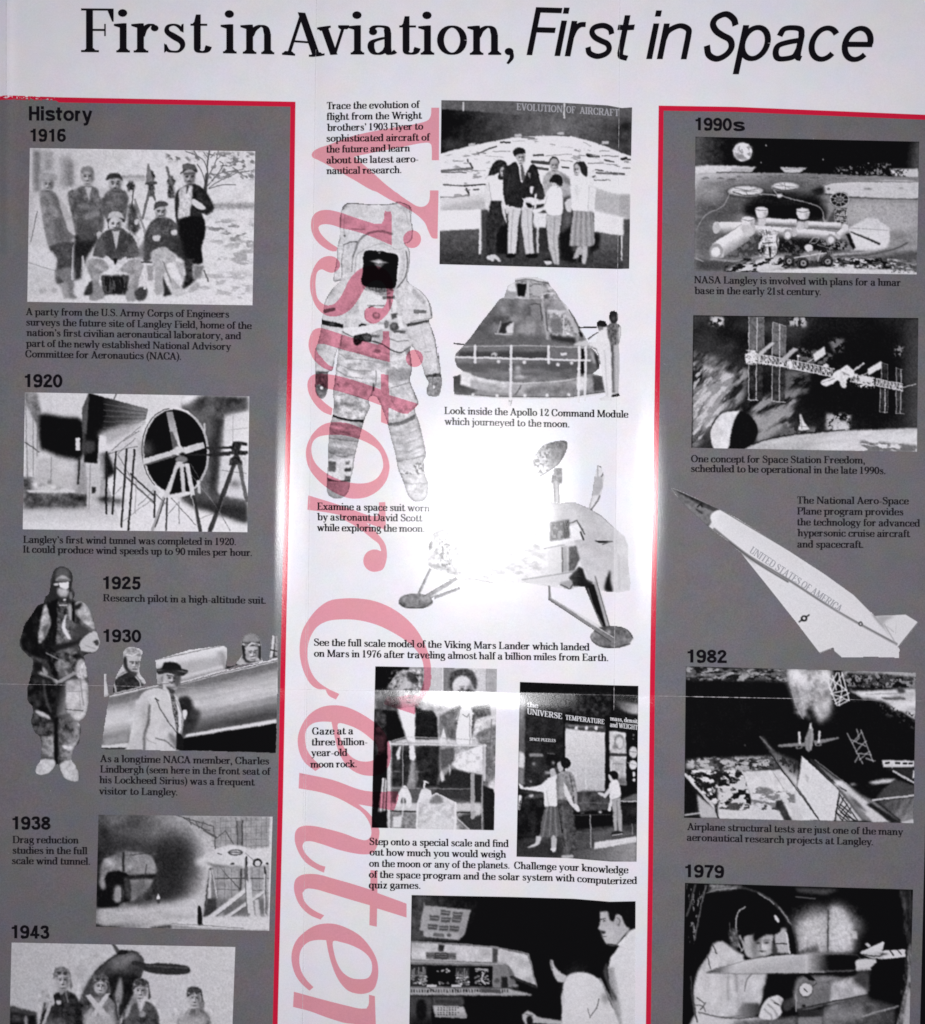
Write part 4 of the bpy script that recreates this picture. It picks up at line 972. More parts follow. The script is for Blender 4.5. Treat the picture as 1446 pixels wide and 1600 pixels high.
p.L('975,480 905,680', 26, 196, 3); p.L('1032,490 1068,680', 24, 200, 3); p.L('1000,490 1010,650', 20, 190, 3)
p.L('1055,480 1195,720 1290,880', 3, 110, 2); p.L('1050,540 1180,700', 3, 150, 2)
p.L('890,690 825,880', 20, 150, 2); p.L('897,690 840,860', 8, 70, 2); p.L('912,690 905,880', 12, 50, 2); p.L('1072,680 1112,885', 22, 40, 3); p.L('1065,690 1095,860', 6, 170, 2); p.L('838,650 834,800', 13, 30, 2); p.L('840,660 900,720', 6, 90, 2); p.L('940,690 1085,850', 5, 90, 2); p.L('1100,590 1105,650', 18, 200, 3); p.L('985,720 985,840', 6, 130, 2); p.L('985,710 920,780', 5, 120, 2); p.L('1110,810 1190,780', 4, 130, 2)
p.P('1310,345 1345,345 1395,355 1395,372 1360,372 1350,400 1395,404 1395,424 1340,425 1365,470 1362,490 1285,490 1290,455 1320,425 1200,425 1200,412 1300,405 1300,390 1150,392 1150,382 1300,375', 40, 3); p.N('1290,340 1400,340 1390,490 1290,490', 12, 40)
p.L('1315,485 1170,885', 26, 34, 3); p.L('1325,490 1185,880', 6, 90, 2); p.L('1350,490 1382,660 1392,700', 24, 80, 3); p.L('1225,770 1290,885', 4, 120, 2)
p.N('30,30 1420,30 1420,900 30,900', 8, 14, 4)
frame_pic(p, left_panel, [(39.3, 613), (390, 619.4)], [(35.9, 827), (386.8, 831.6)], 'printed photograph of a 1920 wind tunnel fan')
# 1925 pilot in a leather altitude suit
p = Pic(10, 870, 4.3227, (28, 880, 160, 1226), 60)
OUT = '330,80 380,64 425,85 448,130 445,200 462,250 455,290 510,300 555,340 590,420 605,490 630,560 632,600 600,645 530,660 530,700 548,780 555,880 552,1000 530,1080 490,1115 505,1150 500,1200 488,1260 460,1290 440,1370 470,1410 492,1470 488,1512 440,1518 390,1490 360,1440 350,1400 330,1410 290,1460 230,1476 196,1450 210,1400 230,1370 232,1230 190,1180 168,1110 180,1050 175,1010 145,970 140,900 165,800 180,700 150,670 95,610 92,560 110,500 120,460 170,390 210,330 250,310 262,270 290,240 300,150'
p.cut(OUT, sm=1)
p.P(OUT, 62, 4, 1, 1); p.N(OUT, 60, 60, 4, o=5)
p.C('120,460 200,340 260,310 330,330 340,500 330,660 260,690 160,660 100,590', 14, 8); p.N('100,330 330,330 300,690 100,640', 40, 30)
p.C('330,80 380,64 425,85 448,130 440,220 462,260 440,300 330,310 265,280 300,190', 40, 4); p.C('345,80 400,75 430,110 425,140 340,150', 88, 10); p.C('335,165 350,140 385,125 430,150 425,165 380,150', 170, 5); p.P('345,145 430,150 420,170 350,170', 105, 5); p.C('322,182 355,176 350,195 325,192', 190, 3)
p.P('358,176 425,168 420,215 400,225 362,205', 232, 3); p.C('352,210 395,215 420,230 415,262 380,275 350,250', 165, 7); p.S(390, 235, 24, 18, 200, .7); p.C('425,250 445,240 448,285 428,285', 115, 5); p.E(395, 290, 10, 7, 220, 3)
p.P('300,300 350,280 345,460 310,430', 10, 6); p.G('350,300 440,300 430,600 340,600', 340, 300, 40, 430, 560, 120, 6); p.N('340,300 450,300 430,600 330,600', 20, 70); p.L('365,325 410,325', 8, 190, 3)
p.C('255,330 275,335 300,440 290,480 245,570 215,575 225,470', 170, 6); p.N('220,330 300,340 290,570 210,570', 26, 60); p.P('240,480 300,440 260,560', 90, 8); p.C('390,420 408,390 400,470 440,550 415,550 375,480', 215, 4); p.C('418,330 445,330 440,430 420,400', 160, 6); p.L('420,410 410,480', 10, 100, 4)
p.P('445,300 470,300 460,450 445,430', 8, 4); p.C('470,310 520,300 560,350 590,440 600,490 560,490 510,440 475,380', 165, 8); p.N('460,300 600,310 600,500 470,450', 34, 60); p.C('460,330 510,310 500,345 470,360', 30, 6); p.L('500,440 590,500', 10, 90, 6); p.P('470,450 560,490 540,540 480,530', 60, 10)
p.C('600,500 632,560 628,610 590,645 500,630 488,600 530,540', 186, 4); p.C('590,570 620,560 625,600 600,590', 60, 4); p.L('540,600 600,620', 8, 150, 4); p.L('488,600 500,630', 8, 20, 3); p.C('400,600 470,570 490,610 470,660 410,650 380,630', 78, 8); p.S(425, 635, 40, 26, 128, .8); p.P('280,600 500,560 490,590 330,640', 28, 8)
p.P('270,640 360,680 340,840 300,760', 8, 8); p.C('330,720 400,690 440,740 420,790 360,800', 118, 8); p.N('300,640 480,640 480,800 300,800', 30, 80); p.C('480,700 530,700 545,800 500,830 470,780', 186, 6); p.N('470,690 550,690 550,900 470,860', 22, 70); p.L('270,650 370,700', 10, 130, 4)
p.L('210,765 250,800 335,845', 26, 176, 4, 1, 1); p.L('345,855 400,820 460,785', 24, 160, 4, 1, 1); p.C('240,730 280,780 270,800 250,790', 150, 5); p.P('190,700 250,720 230,780 180,790', 20, 8)
p.C('160,800 240,800 330,850 345,1000 330,1150 300,1100 240,1050 150,960', 22, 8); p.N('150,780 340,860 330,1100 150,980', 40, 50); p.L('255,840 270,960 300,1040', 16, 84, 8, .8, 1); p.S(215, 990, 30, 30, 80, .7); p.C('200,1035 260,1055 300,1095 240,1095', 190, 5)
p.C('400,850 480,830 550,850 552,1000 530,1080 480,1110 420,1060 380,1000', 186, 8); p.N('380,830 555,840 550,1110 390,1060', 40, 50); p.G('345,860 400,850 410,1060 340,1150', 345, 900, 8, 420, 920, 120, 6); p.L('400,910 500,910', 5, 140, 3); p.L('400,1030 520,1040', 6, 70, 3); p.L('500,820 520,1000', 8, 130, 5); p.L('495,915 500,1030', 4, 140, 3)
p.C('180,1060 250,1080 320,1120 310,1200 240,1220 190,1180 170,1110', 60, 6); p.N('170,1050 320,1110 310,1220 190,1200', 26, 60); p.G('330,1080 420,1060 500,1130 495,1230 460,1290 420,1290 350,1250', 350, 1100, 60, 480, 1160, 150, 6); p.C('360,1110 430,1150 470,1180 400,1190', 60, 10); p.N('330,1090 500,1110 490,1280 350,1260', 30, 70)
p.G('240,1215 320,1210 330,1370 280,1380 225,1370', 230, 1300, 104, 300, 1300, 150, 5); p.N('230,1210 330,1210 330,1380 225,1370', 20, 50); p.P('230,1340 325,1355 320,1372 230,1370', 80, 6); p.P('325,1090 350,1080 350,1400 325,1400', 12, 5)
p.G('355,1260 460,1280 440,1370 360,1380', 360, 1300, 96, 450, 1300, 150, 6); p.C('375,1275 450,1280 420,1310', 205, 5); p.N('355,1260 460,1270 440,1380 355,1380', 18, 50)
p.C('230,1372 320,1375 330,1410 290,1458 230,1474 196,1450', 196, 5); p.N('200,1370 330,1370 300,1470 200,1470', 22, 30); p.C('362,1400 440,1370 470,1410 490,1470 486,1512 440,1516 390,1490', 188, 6); p.N('360,1370 490,1380 490,1515 380,1490', 22, 36)
cut_pic(p, left_panel, 'cut-out print of a research pilot in a dark leather suit')

# 1930 long fuselage with three men
p = Pic(140, 970, 4.5188, (154, 984, 438, 1180), 190)
FUS = '100,375 118,372 138,530 180,505 500,440 640,430 960,345 1060,310 1180,290 1310,262 1325,100 1280,98 1332,102 1330,265 1318,932 80,903'
HEAD1 = '185,400 238,300 235,240 255,195 310,185 372,210 362,260 352,365 390,450 180,520'
SHELL = '478,440 466,275 700,205 945,172 972,185 972,320 1060,310 960,350 640,440'
HEAD2 = '1030,305 1075,240 1070,160 1090,105 1150,88 1205,130 1215,260 1215,290 1040,310'
FIN = '1282,98 1334,102 1325,275 1268,270'
p.cut('100,540 100,375 118,372 138,528', '138,528 500,445 640,440 960,352 1180,300 1330,262 1318,932 80,903'); p.cut(HEAD1, sm=1); p.cut(SHELL, FIN); p.cut(HEAD2, sm=1); p.cut('470,345 515,300 560,292 640,310 690,360 640,400 480,380 480,440 500,450')
p.P('0,0 1446,0 1446,1310 0,1310', 190)
p.P('100,372 118,372 138,530 100,545', 196, 3); p.P('118,380 150,370 200,420 195,510 138,528', 44, 5); p.N('118,372 200,372 200,520 138,528', 14, 50)
p.C('190,420 250,360 320,380 370,440 390,465 190,510', 42, 5); p.L('200,390 175,430 190,500', 14, 176, 3, 1, 1); p.L('210,390 280,360 340,410 365,462', 10, 180, 3, 1, 1); p.N('190,400 380,400 390,500 190,510', 20, 30)
p.C('236,240 255,200 310,187 345,205 360,240 300,260 250,310', 156, 4); p.N('236,190 360,190 340,300 240,300', 12, 50); p.C('262,270 300,250 350,255 362,280 352,340 320,368 280,340', 186, 4); p.C('240,260 262,262 275,330 330,380 300,390 245,330', 46, 5); p.L('262,240 300,248 345,228 372,245', 10, 210, 3); p.E(350, 240, 16, 12, 130, 3)
p.L('285,290 312,288', 7, 60, 3); p.L('328,287 350,290', 7, 60, 3); p.L('325,290 332,320', 6, 120, 3); p.L('312,342 336,342', 6, 60, 3); p.S(300, 320, 24, 30, 140, .6); p.C('290,362 340,362 330,385 300,380', 60, 5)
p.G(SHELL, 700, 210, 210, 720, 420, 150, 3); p.P('466,275 930,190 970,215 960,240 480,330', 214, 10, .7); p.P('480,320 950,240 958,300 640,360 500,360', 168, 14, .8); p.P('880,225 960,215 962,330 930,345 940,250', 120, 12, .8); p.P('650,390 940,310 955,345 640,432', 196, 6); p.L('470,275 945,174 972,190', 5, 90, 2)
p.P('972,270 1060,312 962,348', 40, 4)
p.C('1070,165 1090,105 1150,90 1205,130 1212,250 1190,290 1100,295 1085,240', 60, 4); p.C('1080,150 1100,100 1160,92 1200,125 1198,150 1140,150', 134, 5); p.C('1100,190 1150,180 1195,190 1195,250 1160,285 1110,270', 180, 4); p.L('1085,165 1120,178 1150,158 1200,170', 14, 200, 3); p.E(1110, 170, 14, 10, 110, 3); p.E(1180, 172, 14, 10, 120, 3); p.L('1125,214 1148,212', 6, 60, 2); p.L('1165,210 1186,210', 6, 60, 2); p.L('1140,255 1175,250', 6, 70, 2); p.L('1158,215 1162,236', 5, 120, 2); p.S(1118, 240, 20, 34, 120, .6); p.P('1035,300 1078,240 1100,296', 170, 4); p.P('1070,180 1095,170 1100,290 1080,260', 36, 5); p.P('1190,180 1212,180 1212,280 1190,285', 44, 5); p.C('1170,285 1190,262 1205,285', 200, 3)
p.P(FIN, 40, 3); p.P('1288,104 1310,104 1295,262 1272,266', 196, 3); p.P('1312,104 1330,104 1326,250 1308,250', 150, 3); p.L('1280,205 1322,215', 8, 20, 3)
BODY = '138,528 500,445 640,440 960,352 1180,300 1330,262 1318,932 80,903'
p.G(BODY, 620, 420, 120, 720, 800, 80, 2); p.P('100,540 480,480 480,900 80,903', 186, 10); p.G('105,560 500,470 480,600 100,640', 200, 530, 120, 220, 620, 196, 8)
for i, (o0, t, w) in enumerate(((20, 96, 30), (60, 110, 44), (110, 170, 50), (160, 205, 60), (215, 214, 60), (270, 160, 44), (320, 104, 40), (360, 66, 44), (400, 84, 30))):
    p.L([(100, 545 + o0 * .9), (640, 425 + o0), (1335, 255 + o0 * 1.13)], w + 16, t, 18, .85)
p.N(BODY, 90, 16, 4, 3, 1, -16)
p.P('620,560 640,545 700,560 735,610 780,640 775,700 740,770 690,800 640,780', 44, 14); p.C('625,560 680,530 720,560 725,610 690,650 640,640', 36, 10); p.N('620,540 780,560 770,790 640,780', 40, 24)
p.P('640,432 960,345 1330,258 1330,285 960,372 640,452', 205, 3); p.L('640,446 960,362 1330,276', 5, 50, 2); p.P('138,520 490,438 490,462 140,540', 200, 3); p.L('140,528 490,448', 5, 60, 2)
p.P('100,830 280,780 280,860 90,895', 150, 12); p.P('85,880 275,862 275,900 80,903', 205, 4); p.P('85,896 275,896 275,908 80,908', 40, 3)
p.P('660,830 1322,722 1318,935 640,915', 4, 3); p.P('690,800 1322,693 1322,722 670,824', 206, 4)
p.vis(318, 305, 34, 42, 186); p.vis(1152, 232, 36, 42, 182)
# the man in a light suit and dark hat
p.C('325,640 345,560 380,510 470,475 560,500 620,540 650,640 665,720 640,840 615,930 270,930 280,860', 196, 4); p.G('330,560 420,560 420,700 395,930 270,930', 300, 700, 204, 410, 720, 170, 8); p.L('425,600 415,720 390,800 386,910', 16, 84, 7, .9, 1); p.N('280,480 660,500 640,920 280,910', 60, 16)
p.P('540,480 575,500 620,560 650,640 650,760 630,820 590,640', 206, 4); p.P('570,512 600,525 625,650 632,770 620,790 590,640', 62, 3); p.T('570,512 600,525 625,650 632,770 620,790 590,640', 12, 130, .55, 3); p.L('470,550 510,640 560,720 625,800', 7, 70, 3); p.L('465,550 488,562', 8, 50, 3); p.L('615,560 655,660 655,760 630,840', 5, 110, 3); p.C('655,640 685,628 690,660 672,700', 212, 3); p.C('560,790 610,830 615,900 590,870', 90, 8, .8); p.L('470,832 540,850 600,900', 8, 60, 5, .8, 1); p.L('395,820 420,850 470,870', 5, 150, 4); p.P('615,780 650,800 668,840 668,918 612,914', 20, 4); p.S(580, 830, 30, 40, 130, .7)
p.C('512,390 530,360 640,360 642,420 625,470 590,490 545,465 515,440', 168, 4); p.C('595,390 642,385 640,440 620,470 600,440', 84, 6); p.L('548,385 580,388', 8, 60, 3); p.L('600,388 632,390', 8, 40, 3); p.L('588,392 592,415', 8, 110, 3); p.L('565,432 600,430', 9, 30, 3); p.S(530, 430, 20, 40, 205, .6); p.C('545,465 600,490 590,520 560,500', 60, 5); p.P('505,395 525,380 520,430 508,430', 130, 4); p.P('520,445 545,465 565,505 520,480', 196, 4)
p.C('470,345 520,335 600,335 690,350 690,368 640,392 560,368 490,378', 40, 3); p.L('475,352 560,342 685,364', 8, 96, 3, 1, 1); p.C('508,335 525,300 570,290 620,298 645,330 640,350 580,352 510,345', 22, 4)
p.vis(582, 412, 44, 58, 172)
cut_pic(p, left_panel, 'silhouetted print of a smiling man in a dark hat beside a 1930 open-cockpit aeroplane')

# 1938 full scale tunnel
p = Pic(0, 1250, 3.1435, (146, 1268, 430, 1458), 170)
p.G('470,60 1345,60 1345,650 460,650', 480, 100, 140, 1000, 300, 200)
p.G('460,60 800,62 930,120 1000,230 1015,330 985,450 905,540 760,600 460,630', 480, 200, 84, 1000, 320, 190, 6, 1, 1); p.L('860,80 950,140 1005,240 1018,330 985,450 905,540', 16, 205, 6, .8, 1); p.S(640, 110, 180, 70, 62, .8); p.S(830, 330, 130, 190, 40, .85, 10); p.S(870, 250, 80, 120, 40, .6); p.S(760, 480, 160, 60, 40, .7, -15); p.S(520, 200, 80, 110, 40, .8); p.S(560, 100, 90, 40, 120, .5); p.S(880, 110, 120, 70, 176, .7)
p.L('800,90 750,170', 4, 120, 4); p.N('470,60 1050,60 1050,560 470,560', 50, 22); p.N('480,520 1010,480 1010,610 480,620', 50, 26, 8, 4, 1)
p.S(640, 400, 330, 190, 30, .75); p.S(900, 330, 90, 170, 44, .7, 8); p.S(1000, 560, 160, 60, 205, .5)
p.L(ell(640, 390, 215, 175), 70, 40, 34, .85); p.S(820, 320, 110, 190, 36, .8, 6)
p.C('495,330 540,280 640,255 740,275 770,340 750,400 690,470 600,510 510,500', 140, 5); p.C('500,320 550,275 640,258 620,310 560,340 500,370', 120, 12); p.S(545, 310, 50, 30, 196, .7); p.S(690, 320, 70, 40, 156, .7); p.N('490,260 770,260 770,500 490,500', 30, 40); p.P('620,370 770,360 770,385 620,392', 26, 5); p.P('603,256 614,256 614,350 603,350', 36, 3); p.C('500,300 490,350 495,400 480,480 475,300 500,230', 20, 10); p.L('640,270 740,260', 4, 60, 3); p.L('720,320 715,370', 4, 60, 3)
p.P('475,530 700,520 900,490 1010,440 1030,600 850,602 480,622', 188, 16); p.S(700, 580, 220, 40, 200, .7); p.N('480,520 1010,480 1010,610 480,620', 40, 30, 8, 4, 1)
p.P('475,420 520,380 530,360 580,345 630,370 645,430 640,500 480,525', 10, 6); p.C('500,370 518,385 520,430 500,440 490,400', 150, 6); p.C('520,380 550,355 610,355 630,380 640,480 600,500 570,430 530,430', 14, 4); p.P('610,380 630,380 645,460 640,490 620,480', 60, 6); p.C('565,430 590,420 605,450 595,500 560,495', 150, 6); p.L('600,420 602,500', 7, 30, 3); p.P('480,500 600,505 580,525 480,530', 8, 6); p.S(680, 440, 60, 60, 80, .7)
p.P('770,480 778,462 788,480 786,490 770,490', 230, 2); p.P('774,488 786,488 786,510 774,510', 60, 3)
p.P('900,75 1340,80 1340,240 1060,240 1040,180', 150, 5); p.N('900,75 1340,80 1340,250 1040,240', 30, 24)
for i in range(12): p.L([(1060 + i * 25, 85), (1060 + i * 25, 240)], 3, 105, 1.5, .7)
for i in range(5): p.L([(1040, 110 + i * 30), (1340, 95 + i * 32)], 3, 110, 1.5, .7)
for s in ('860,72 1050,130', '900,85 1060,180', '1050,130 1060,240', '930,90 940,120', '960,100 980,140', '1000,110 990,140 1030,150', '1000,150 1060,185', '1060,190 1110,150 1150,220'): p.L(s, 5, 76, 2)
p.P('1160,100 1196,105 1190,240 1165,235', 120, 3); p.L('1165,105 1168,235', 5, 66, 2); p.L('1192,105 1190,250', 7, 60, 2)
p.P('1050,320 1330,320 1330,580 1050,580', 150, 4); p.N('1050,320 1330,320 1330,580 1050,580', 40, 30)
for i in range(8): p.L([(1070 + i * 34, 330), (1070 + i * 34, 580)], 3, 100, 1.5, .7)
p.L('1060,385 1330,385', 5, 60, 2); p.L('1060,440 1330,445', 3, 90, 2); p.L('1090,340 1180,440', 4, 80, 2); p.L('1185,340 1180,470', 12, 66, 3); p.P('1060,490 1330,480 1330,560 1100,570', 105, 10)
p.C('1060,245 1100,225 1160,220 1250,240 1340,235 1340,305 1250,325 1120,335 1020,318 1010,300', 206, 4); p.C('960,300 1050,255 1090,280 1060,320 1000,330', 200, 10); p.P('1010,308 1130,325 1200,325 1180,335 1060,335', 120, 5); p.E(1158, 258, 38, 15, 66, 2); p.E(1158, 258, 28, 10, 200, 2); p.L('1130,258 1188,258', 5, 70, 2); p.E(1143, 315, 10, 5, 40, 2); p.E(1265, 308, 22, 20, 22, 2); p.E(1266, 312, 14, 14, 200, 2); p.E(1314, 312, 8, 5, 40, 2); p.L('1070,262 1090,268', 4, 60, 2); p.L('1210,262 1250,300', 3, 120, 2)
p.P('1030,335 1050,330 1070,570 1000,575 1015,440', 120, 4); p.P('1020,480 1062,480 1072,572 998,575', 56, 5); p.L('1035,340 1008,520', 6, 60, 2); p.L('1045,345 1068,480', 5, 200, 2); p.P('1030,345 1040,345 1038,480 1022,480', 196, 3)
p.P('1205,430 1220,450 1040,585 1010,580', 206, 3); p.P('1305,435 1305,455 1130,575 1100,575', 200, 3); p.L('1215,452 1045,585', 4, 90, 2); p.L('1303,458 1135,574', 4, 90, 2)
p.P('1200,330 1222,330 1262,625 1222,628', 200, 3); p.P('1205,290 1215,282 1222,400 1200,390', 90, 3); p.L('1200,335 1222,625', 5, 100, 2); p.P('1295,340 1312,335 1310,600 1300,560', 200, 3); p.P('1250,490 1270,490 1288,620 1262,628', 190, 3); p.L('1306,340 1308,560', 6, 90, 2); p.L('1212,280 1212,318', 8, 24, 2); p.L('1300,330 1302,360', 8, 40, 2)
p.P('850,600 1060,570 1340,575 1330,645 840,628', 206, 5); p.P('840,608 1000,630 1330,640 1320,655 840,632', 150, 4); p.L('845,605 1200,630', 4, 130, 2); p.C('972,530 982,520 990,540 995,600 985,612 972,605', 24, 2); p.L('978,610 996,610', 5, 60, 2)
p.C('470,610 520,618 600,622 480,640', 50, 5); p.P('740,625 842,612 842,632 740,634', 60, 5); p.L('1190,560 1225,560', 12, 120, 4)
p.P('1326,80 1342,80 1326,650 1316,650', 205, 3)
p.N('470,60 1345,60 1345,650 470,650', 8, 16, 4)
frame_pic(p, left_panel, [(154.3, 1273), (426.3, 1276)], [(150, 1448), (420.9, 1454.5)], 'printed photograph of the full scale wind tunnel, 1938')

# 1943 airmen under a propeller
p = Pic(0, 1250, 3.1435, (10, 1468, 372, 1662), 196)
p.G('40,690 1160,700 1150,1300 30,1300', 100, 700, 190, 1100, 900, 202)
p.P('48,1020 180,1050 182,1300 40,1300', 16, 6); p.P('48,1010 180,1042 180,1062 48,1040', 66, 5); p.C('118,1080 130,1055 138,1090 130,1130', 150, 5); p.P('60,1050 110,1060 110,1090 60,1090', 90, 8, .7)
p.C('360,1080 400,960 470,840 540,780 600,745 660,742 700,780 702,830 690,880 650,960 600,1050 560,1110 380,1110', 60, 5); p.G('540,790 640,745 690,770 690,840 560,850', 600, 760, 108, 640, 850, 50, 12); p.P('520,860 660,850 690,880 600,1060 560,1090 540,1000', 16, 10); p.S(620, 790, 60, 22, 130, .6, -20); p.N('370,750 700,750 600,1100 380,1100', 40, 26); p.C('590,870 605,930 600,990 570,1050 560,990', 150, 6); p.P('400,950 520,800 540,830 440,990', 86, 16, .6)
p.P('545,700 562,708 606,755 580,765', 80, 3); p.L('470,845 540,782 600,748 660,745 700,780 703,830 688,872', 7, 34, 4, .8, 1); p.S(600, 800, 50, 30, 120, .5, -25); p.L('660,800 735,818', 22, 40, 3); p.C('580,760 590,738 620,736 630,752', 26, 3); p.C('700,815 730,806 800,802 880,808 928,820 928,850 850,858 760,852 705,836', 42, 3); p.L('720,815 920,825', 8, 76, 4)
def airman(x, y, s, coat, hd, seed, turn=0):
    q = lambda a: [(x + u * s, y + v * s) for u, v in pts(a)]
    p.C(q('-60,120 -40,70 0,50 50,60 80,100 95,180 100,420 -110,420 -110,260 -95,160'), coat, 4)
    p.N(q('-110,50 100,50 100,420 -110,420'), 22 * s, 44, 5)
    p.L(q('-80,110 -95,220 -70,330'), 10 * s, coat * .55, 6, .8); p.L(q('70,120 84,230 60,340'), 10 * s, coat * .6, 6, .8); p.L(q('0,60 5,300'), 6 * s, coat * .5, 4, .7); p.S(*q([(-60, 150)])[0], 26 * s, 60 * s, min(205, coat * 1.6), .5); p.S(*q([(48, 140)])[0], 18 * s, 50 * s, min(205, coat * 1.5), .4)
    p.E(*q([(0, 0)])[0], 34 * s, 44 * s, 176, 4); p.C(q('-40,-5 -34,-50 0,-62 36,-46 44,-5 50,30 36,40 36,-14 0,-24 -30,-12'), hd, 3); p.N(q('-40,-60 44,-60 44,0 -40,0'), 10 * s, 40)
    p.L(q('-30,-30 30,-26'), 9 * s, 150, 3); p.E(*q([(-14, -34)])[0], 11 * s, 8 * s, 60, 2); p.E(*q([(16, -32)])[0], 11 * s, 8 * s, 60, 2)
    p.vis(x + turn * s * .6, y + 2 * s, 28 * s, 36 * s, 176)
airman(495, 915, 1.0, 130, 90, 1)
p.P('420,960 445,955 540,1060 560,1110 530,1110', 196, 3); p.P('520,950 545,950 440,1110 420,1100', 200, 3); p.P('430,1060 560,1060 580,1300 420,1300', 176, 14); p.L('560,960 580,1080', 10, 60, 4)
airman(305, 885, 1.05, 40, 120, 2, 8); p.L('240,905 262,1000', 18, 200, 3); p.L('250,1000 215,1100', 16, 196, 3); p.E(290, 994, 14, 11, 200, 3); p.P('280,930 330,930 300,960', 150, 4); p.L('320,930 335,990', 8, 130, 4); p.P('215,1080 330,1080 320,1300 210,1300', 130, 16, .7)
airman(692, 938, 1.0, 66, 70, 3); p.C('672,980 692,990 718,960 700,1030 685,1040', 210, 4); p.E(700, 1050, 18, 16, 150, 4); p.P('640,980 670,960 690,1050 660,1100', 90, 8, .7); p.C('605,960 640,940 620,1010 600,1040', 40, 6, .6)
airman(955, 975, .95, 120, 60, 4, 4); p.P('870,1060 1010,1060 1010,1300 860,1300', 168, 16); p.C('975,1000 1000,985 1005,1020 985,1030', 120, 4); p.L('930,1030 900,1110', 12, 170, 4)
p.N('30,690 1160,690 1160,1300 30,1300', 8, 16, 4)
frame_pic(p, left_panel, [(18.5, 1472.7), (368, 1479.7)], [(14, 1655), (361.5, 1658)], 'printed photograph of airmen in flying helmets below a propeller, 1943')
# evolution of aircraft display
p = Pic(670, 140, 4.253, (684, 154, 992, 424), 225)
p.P('60,60 1360,60 1360,230 60,140', 92, 3); p.N('80,70 1360,110 1360,210 80,130', 20, 16); p.P('1100,95 1360,110 1360,215 1260,212', 84, 8, .6)
p.G('70,130 250,140 800,185 1260,212 1360,190 1360,480 70,460', 100, 250, 8, 700, 260, 96, 4); p.G('850,190 1260,212 1360,200 1360,460 850,330', 850, 250, 110, 1320, 300, 50, 30); p.S(140, 220, 160, 60, 4, .9); p.S(160, 370, 120, 50, 80, .6); p.S(1310, 240, 60, 40, 14, .8); p.N('70,140 1360,210 1360,440 70,420', 40, 20)
p.P('225,80 238,80 235,145 224,143', 190, 2); p.P('897,90 908,90 905,195 895,193', 200, 2)
DOME = '70,425 250,380 420,345 570,318 760,306 950,310 1100,350 1230,400 1360,450 1360,700 1200,680 1090,650 1090,820 1300,840 1360,860 1360,1200 70,1200'
p.P(DOME, 226, 3)
for s in ((290, 368), (595, 306), (880, 294), (1175, 355)): p.P([(s[0] - 26, s[1] - 10), (s[0] + 24, s[1] - 12), (s[0] + 24, s[1] + 8), (s[0] - 26, s[1] + 10)], 180, 3)
for a in ('330,425 450,375 10 60', '430,410 540,410 6 120', '480,350 540,352 12 40', '90,540 290,525 16 90', '90,550 250,552 8 70', '275,490 290,520 12 50', '100,632 240,640 10 60', '240,640 380,630 12 40', '80,715 180,716 8 50', '170,714 270,702 14 40', '250,660 268,690 16 46', '300,668 330,662 10 80', '700,436 760,434 14 50', '780,440 950,430 8 150', '690,480 800,490 22 40', '720,520 790,530 18 60', '890,515 930,520 12 40', '1060,440 1130,445 14 70', '1060,435 1080,440 24 36', '1280,460 1340,465 12 60', '1290,462 1310,455 18 30', '1140,410 1200,408 5 110', '1150,440 1260,446 6 90', '1170,470 1230,480 10 70', '1060,490 1160,488 8 110', '1110,535 1160,540 8 60', '1120,555 1300,562 12 90', '1210,550 1300,560 8 60', '1290,520 1340,522 6 90', '1100,600 1180,604 5 60', '1090,580 1110,576 6 60', '880,470 960,480 5 120', '1030,350 1080,375 5 120', '620,318 700,322 8 70', '830,300 940,308 8 80', '660,330 720,330 6 110', '560,345 640,340 5 160', '380,440 500,450 5 150', '320,420 380,424 8 110', '260,465 262,480 10 60', '1000,420 1010,400 4 140', '880,380 960,388 4 170', '160,480 240,470 4 170', '300,540 380,540 5 150'):
    v = [float(t) for t in a.replace(',', ' ').split()]; p.L([(v[0], v[1]), (v[2], v[3])], v[4], v[5], 3)
p.T('80,440 400,390 540,600 380,760 80,720', 16, 120, .66, 4, 4, 1, 0, .1, .7); p.T('680,330 1340,450 1340,640 1000,560', 14, 120, .67, 4, 4, 1, 5, .1, .7)
p.N('80,430 1340,430 1340,700 80,800', 50, 16, 8, 3, 1)
p.P('80,720 380,690 380,800 80,800', 205, 10); p.P('80,780 380,720 380,830 80,830', 178, 12)
p.P('1100,650 1230,690 1340,700 1340,860 1290,850 1100,800', 176, 8); p.P('1260,700 1340,700 1340,860 1280,840', 160, 8, .8)
p.P('70,805 350,795 350,925 70,940', 224, 4); p.P('1095,840 1300,850 1300,972 1095,945', 220, 4); p.P('350,800 960,780 1100,820 1100,1200 350,1200', 60, 5)
p.G('70,940 350,925 350,1200 70,1200', 200, 940, 84, 200, 1180, 46, 4); p.P('70,1090 1340,1090 1340,1200 70,1200', 50, 12, .8); p.G('1100,945 1300,972 1340,860 1340,1200 1100,1200', 1200, 960, 96, 1200, 1180, 50, 4); p.P('1295,860 1340,860 1340,1190 1290,1190', 70, 6); p.N('70,920 1340,940 1340,1200 70,1200', 20, 16)
p.P('335,920 350,920 348,1095 334,1095', 206, 3); p.P('718,900 736,900 732,1085 718,1085', 200, 3); p.P('1275,975 1290,975 1290,1135 1275,1135', 196, 3); p.L('1273,975 1277,1130', 6, 10, 2); p.P('700,820 790,820 780,920 690,915', 215, 4)
p.P('510,880 600,860 600,1090 520,1090', 20, 8); p.P('860,800 960,760 950,1060 990,1150 880,1130', 14, 8); p.P('440,900 530,900 530,1090 450,1090', 12, 8); p.P('610,900 700,890 700,1090 640,1060', 30, 8); p.P('1080,960 1140,950 1135,1050 1070,1100', 16, 8); p.P('735,920 800,920 800,1080 735,1080', 40, 8)
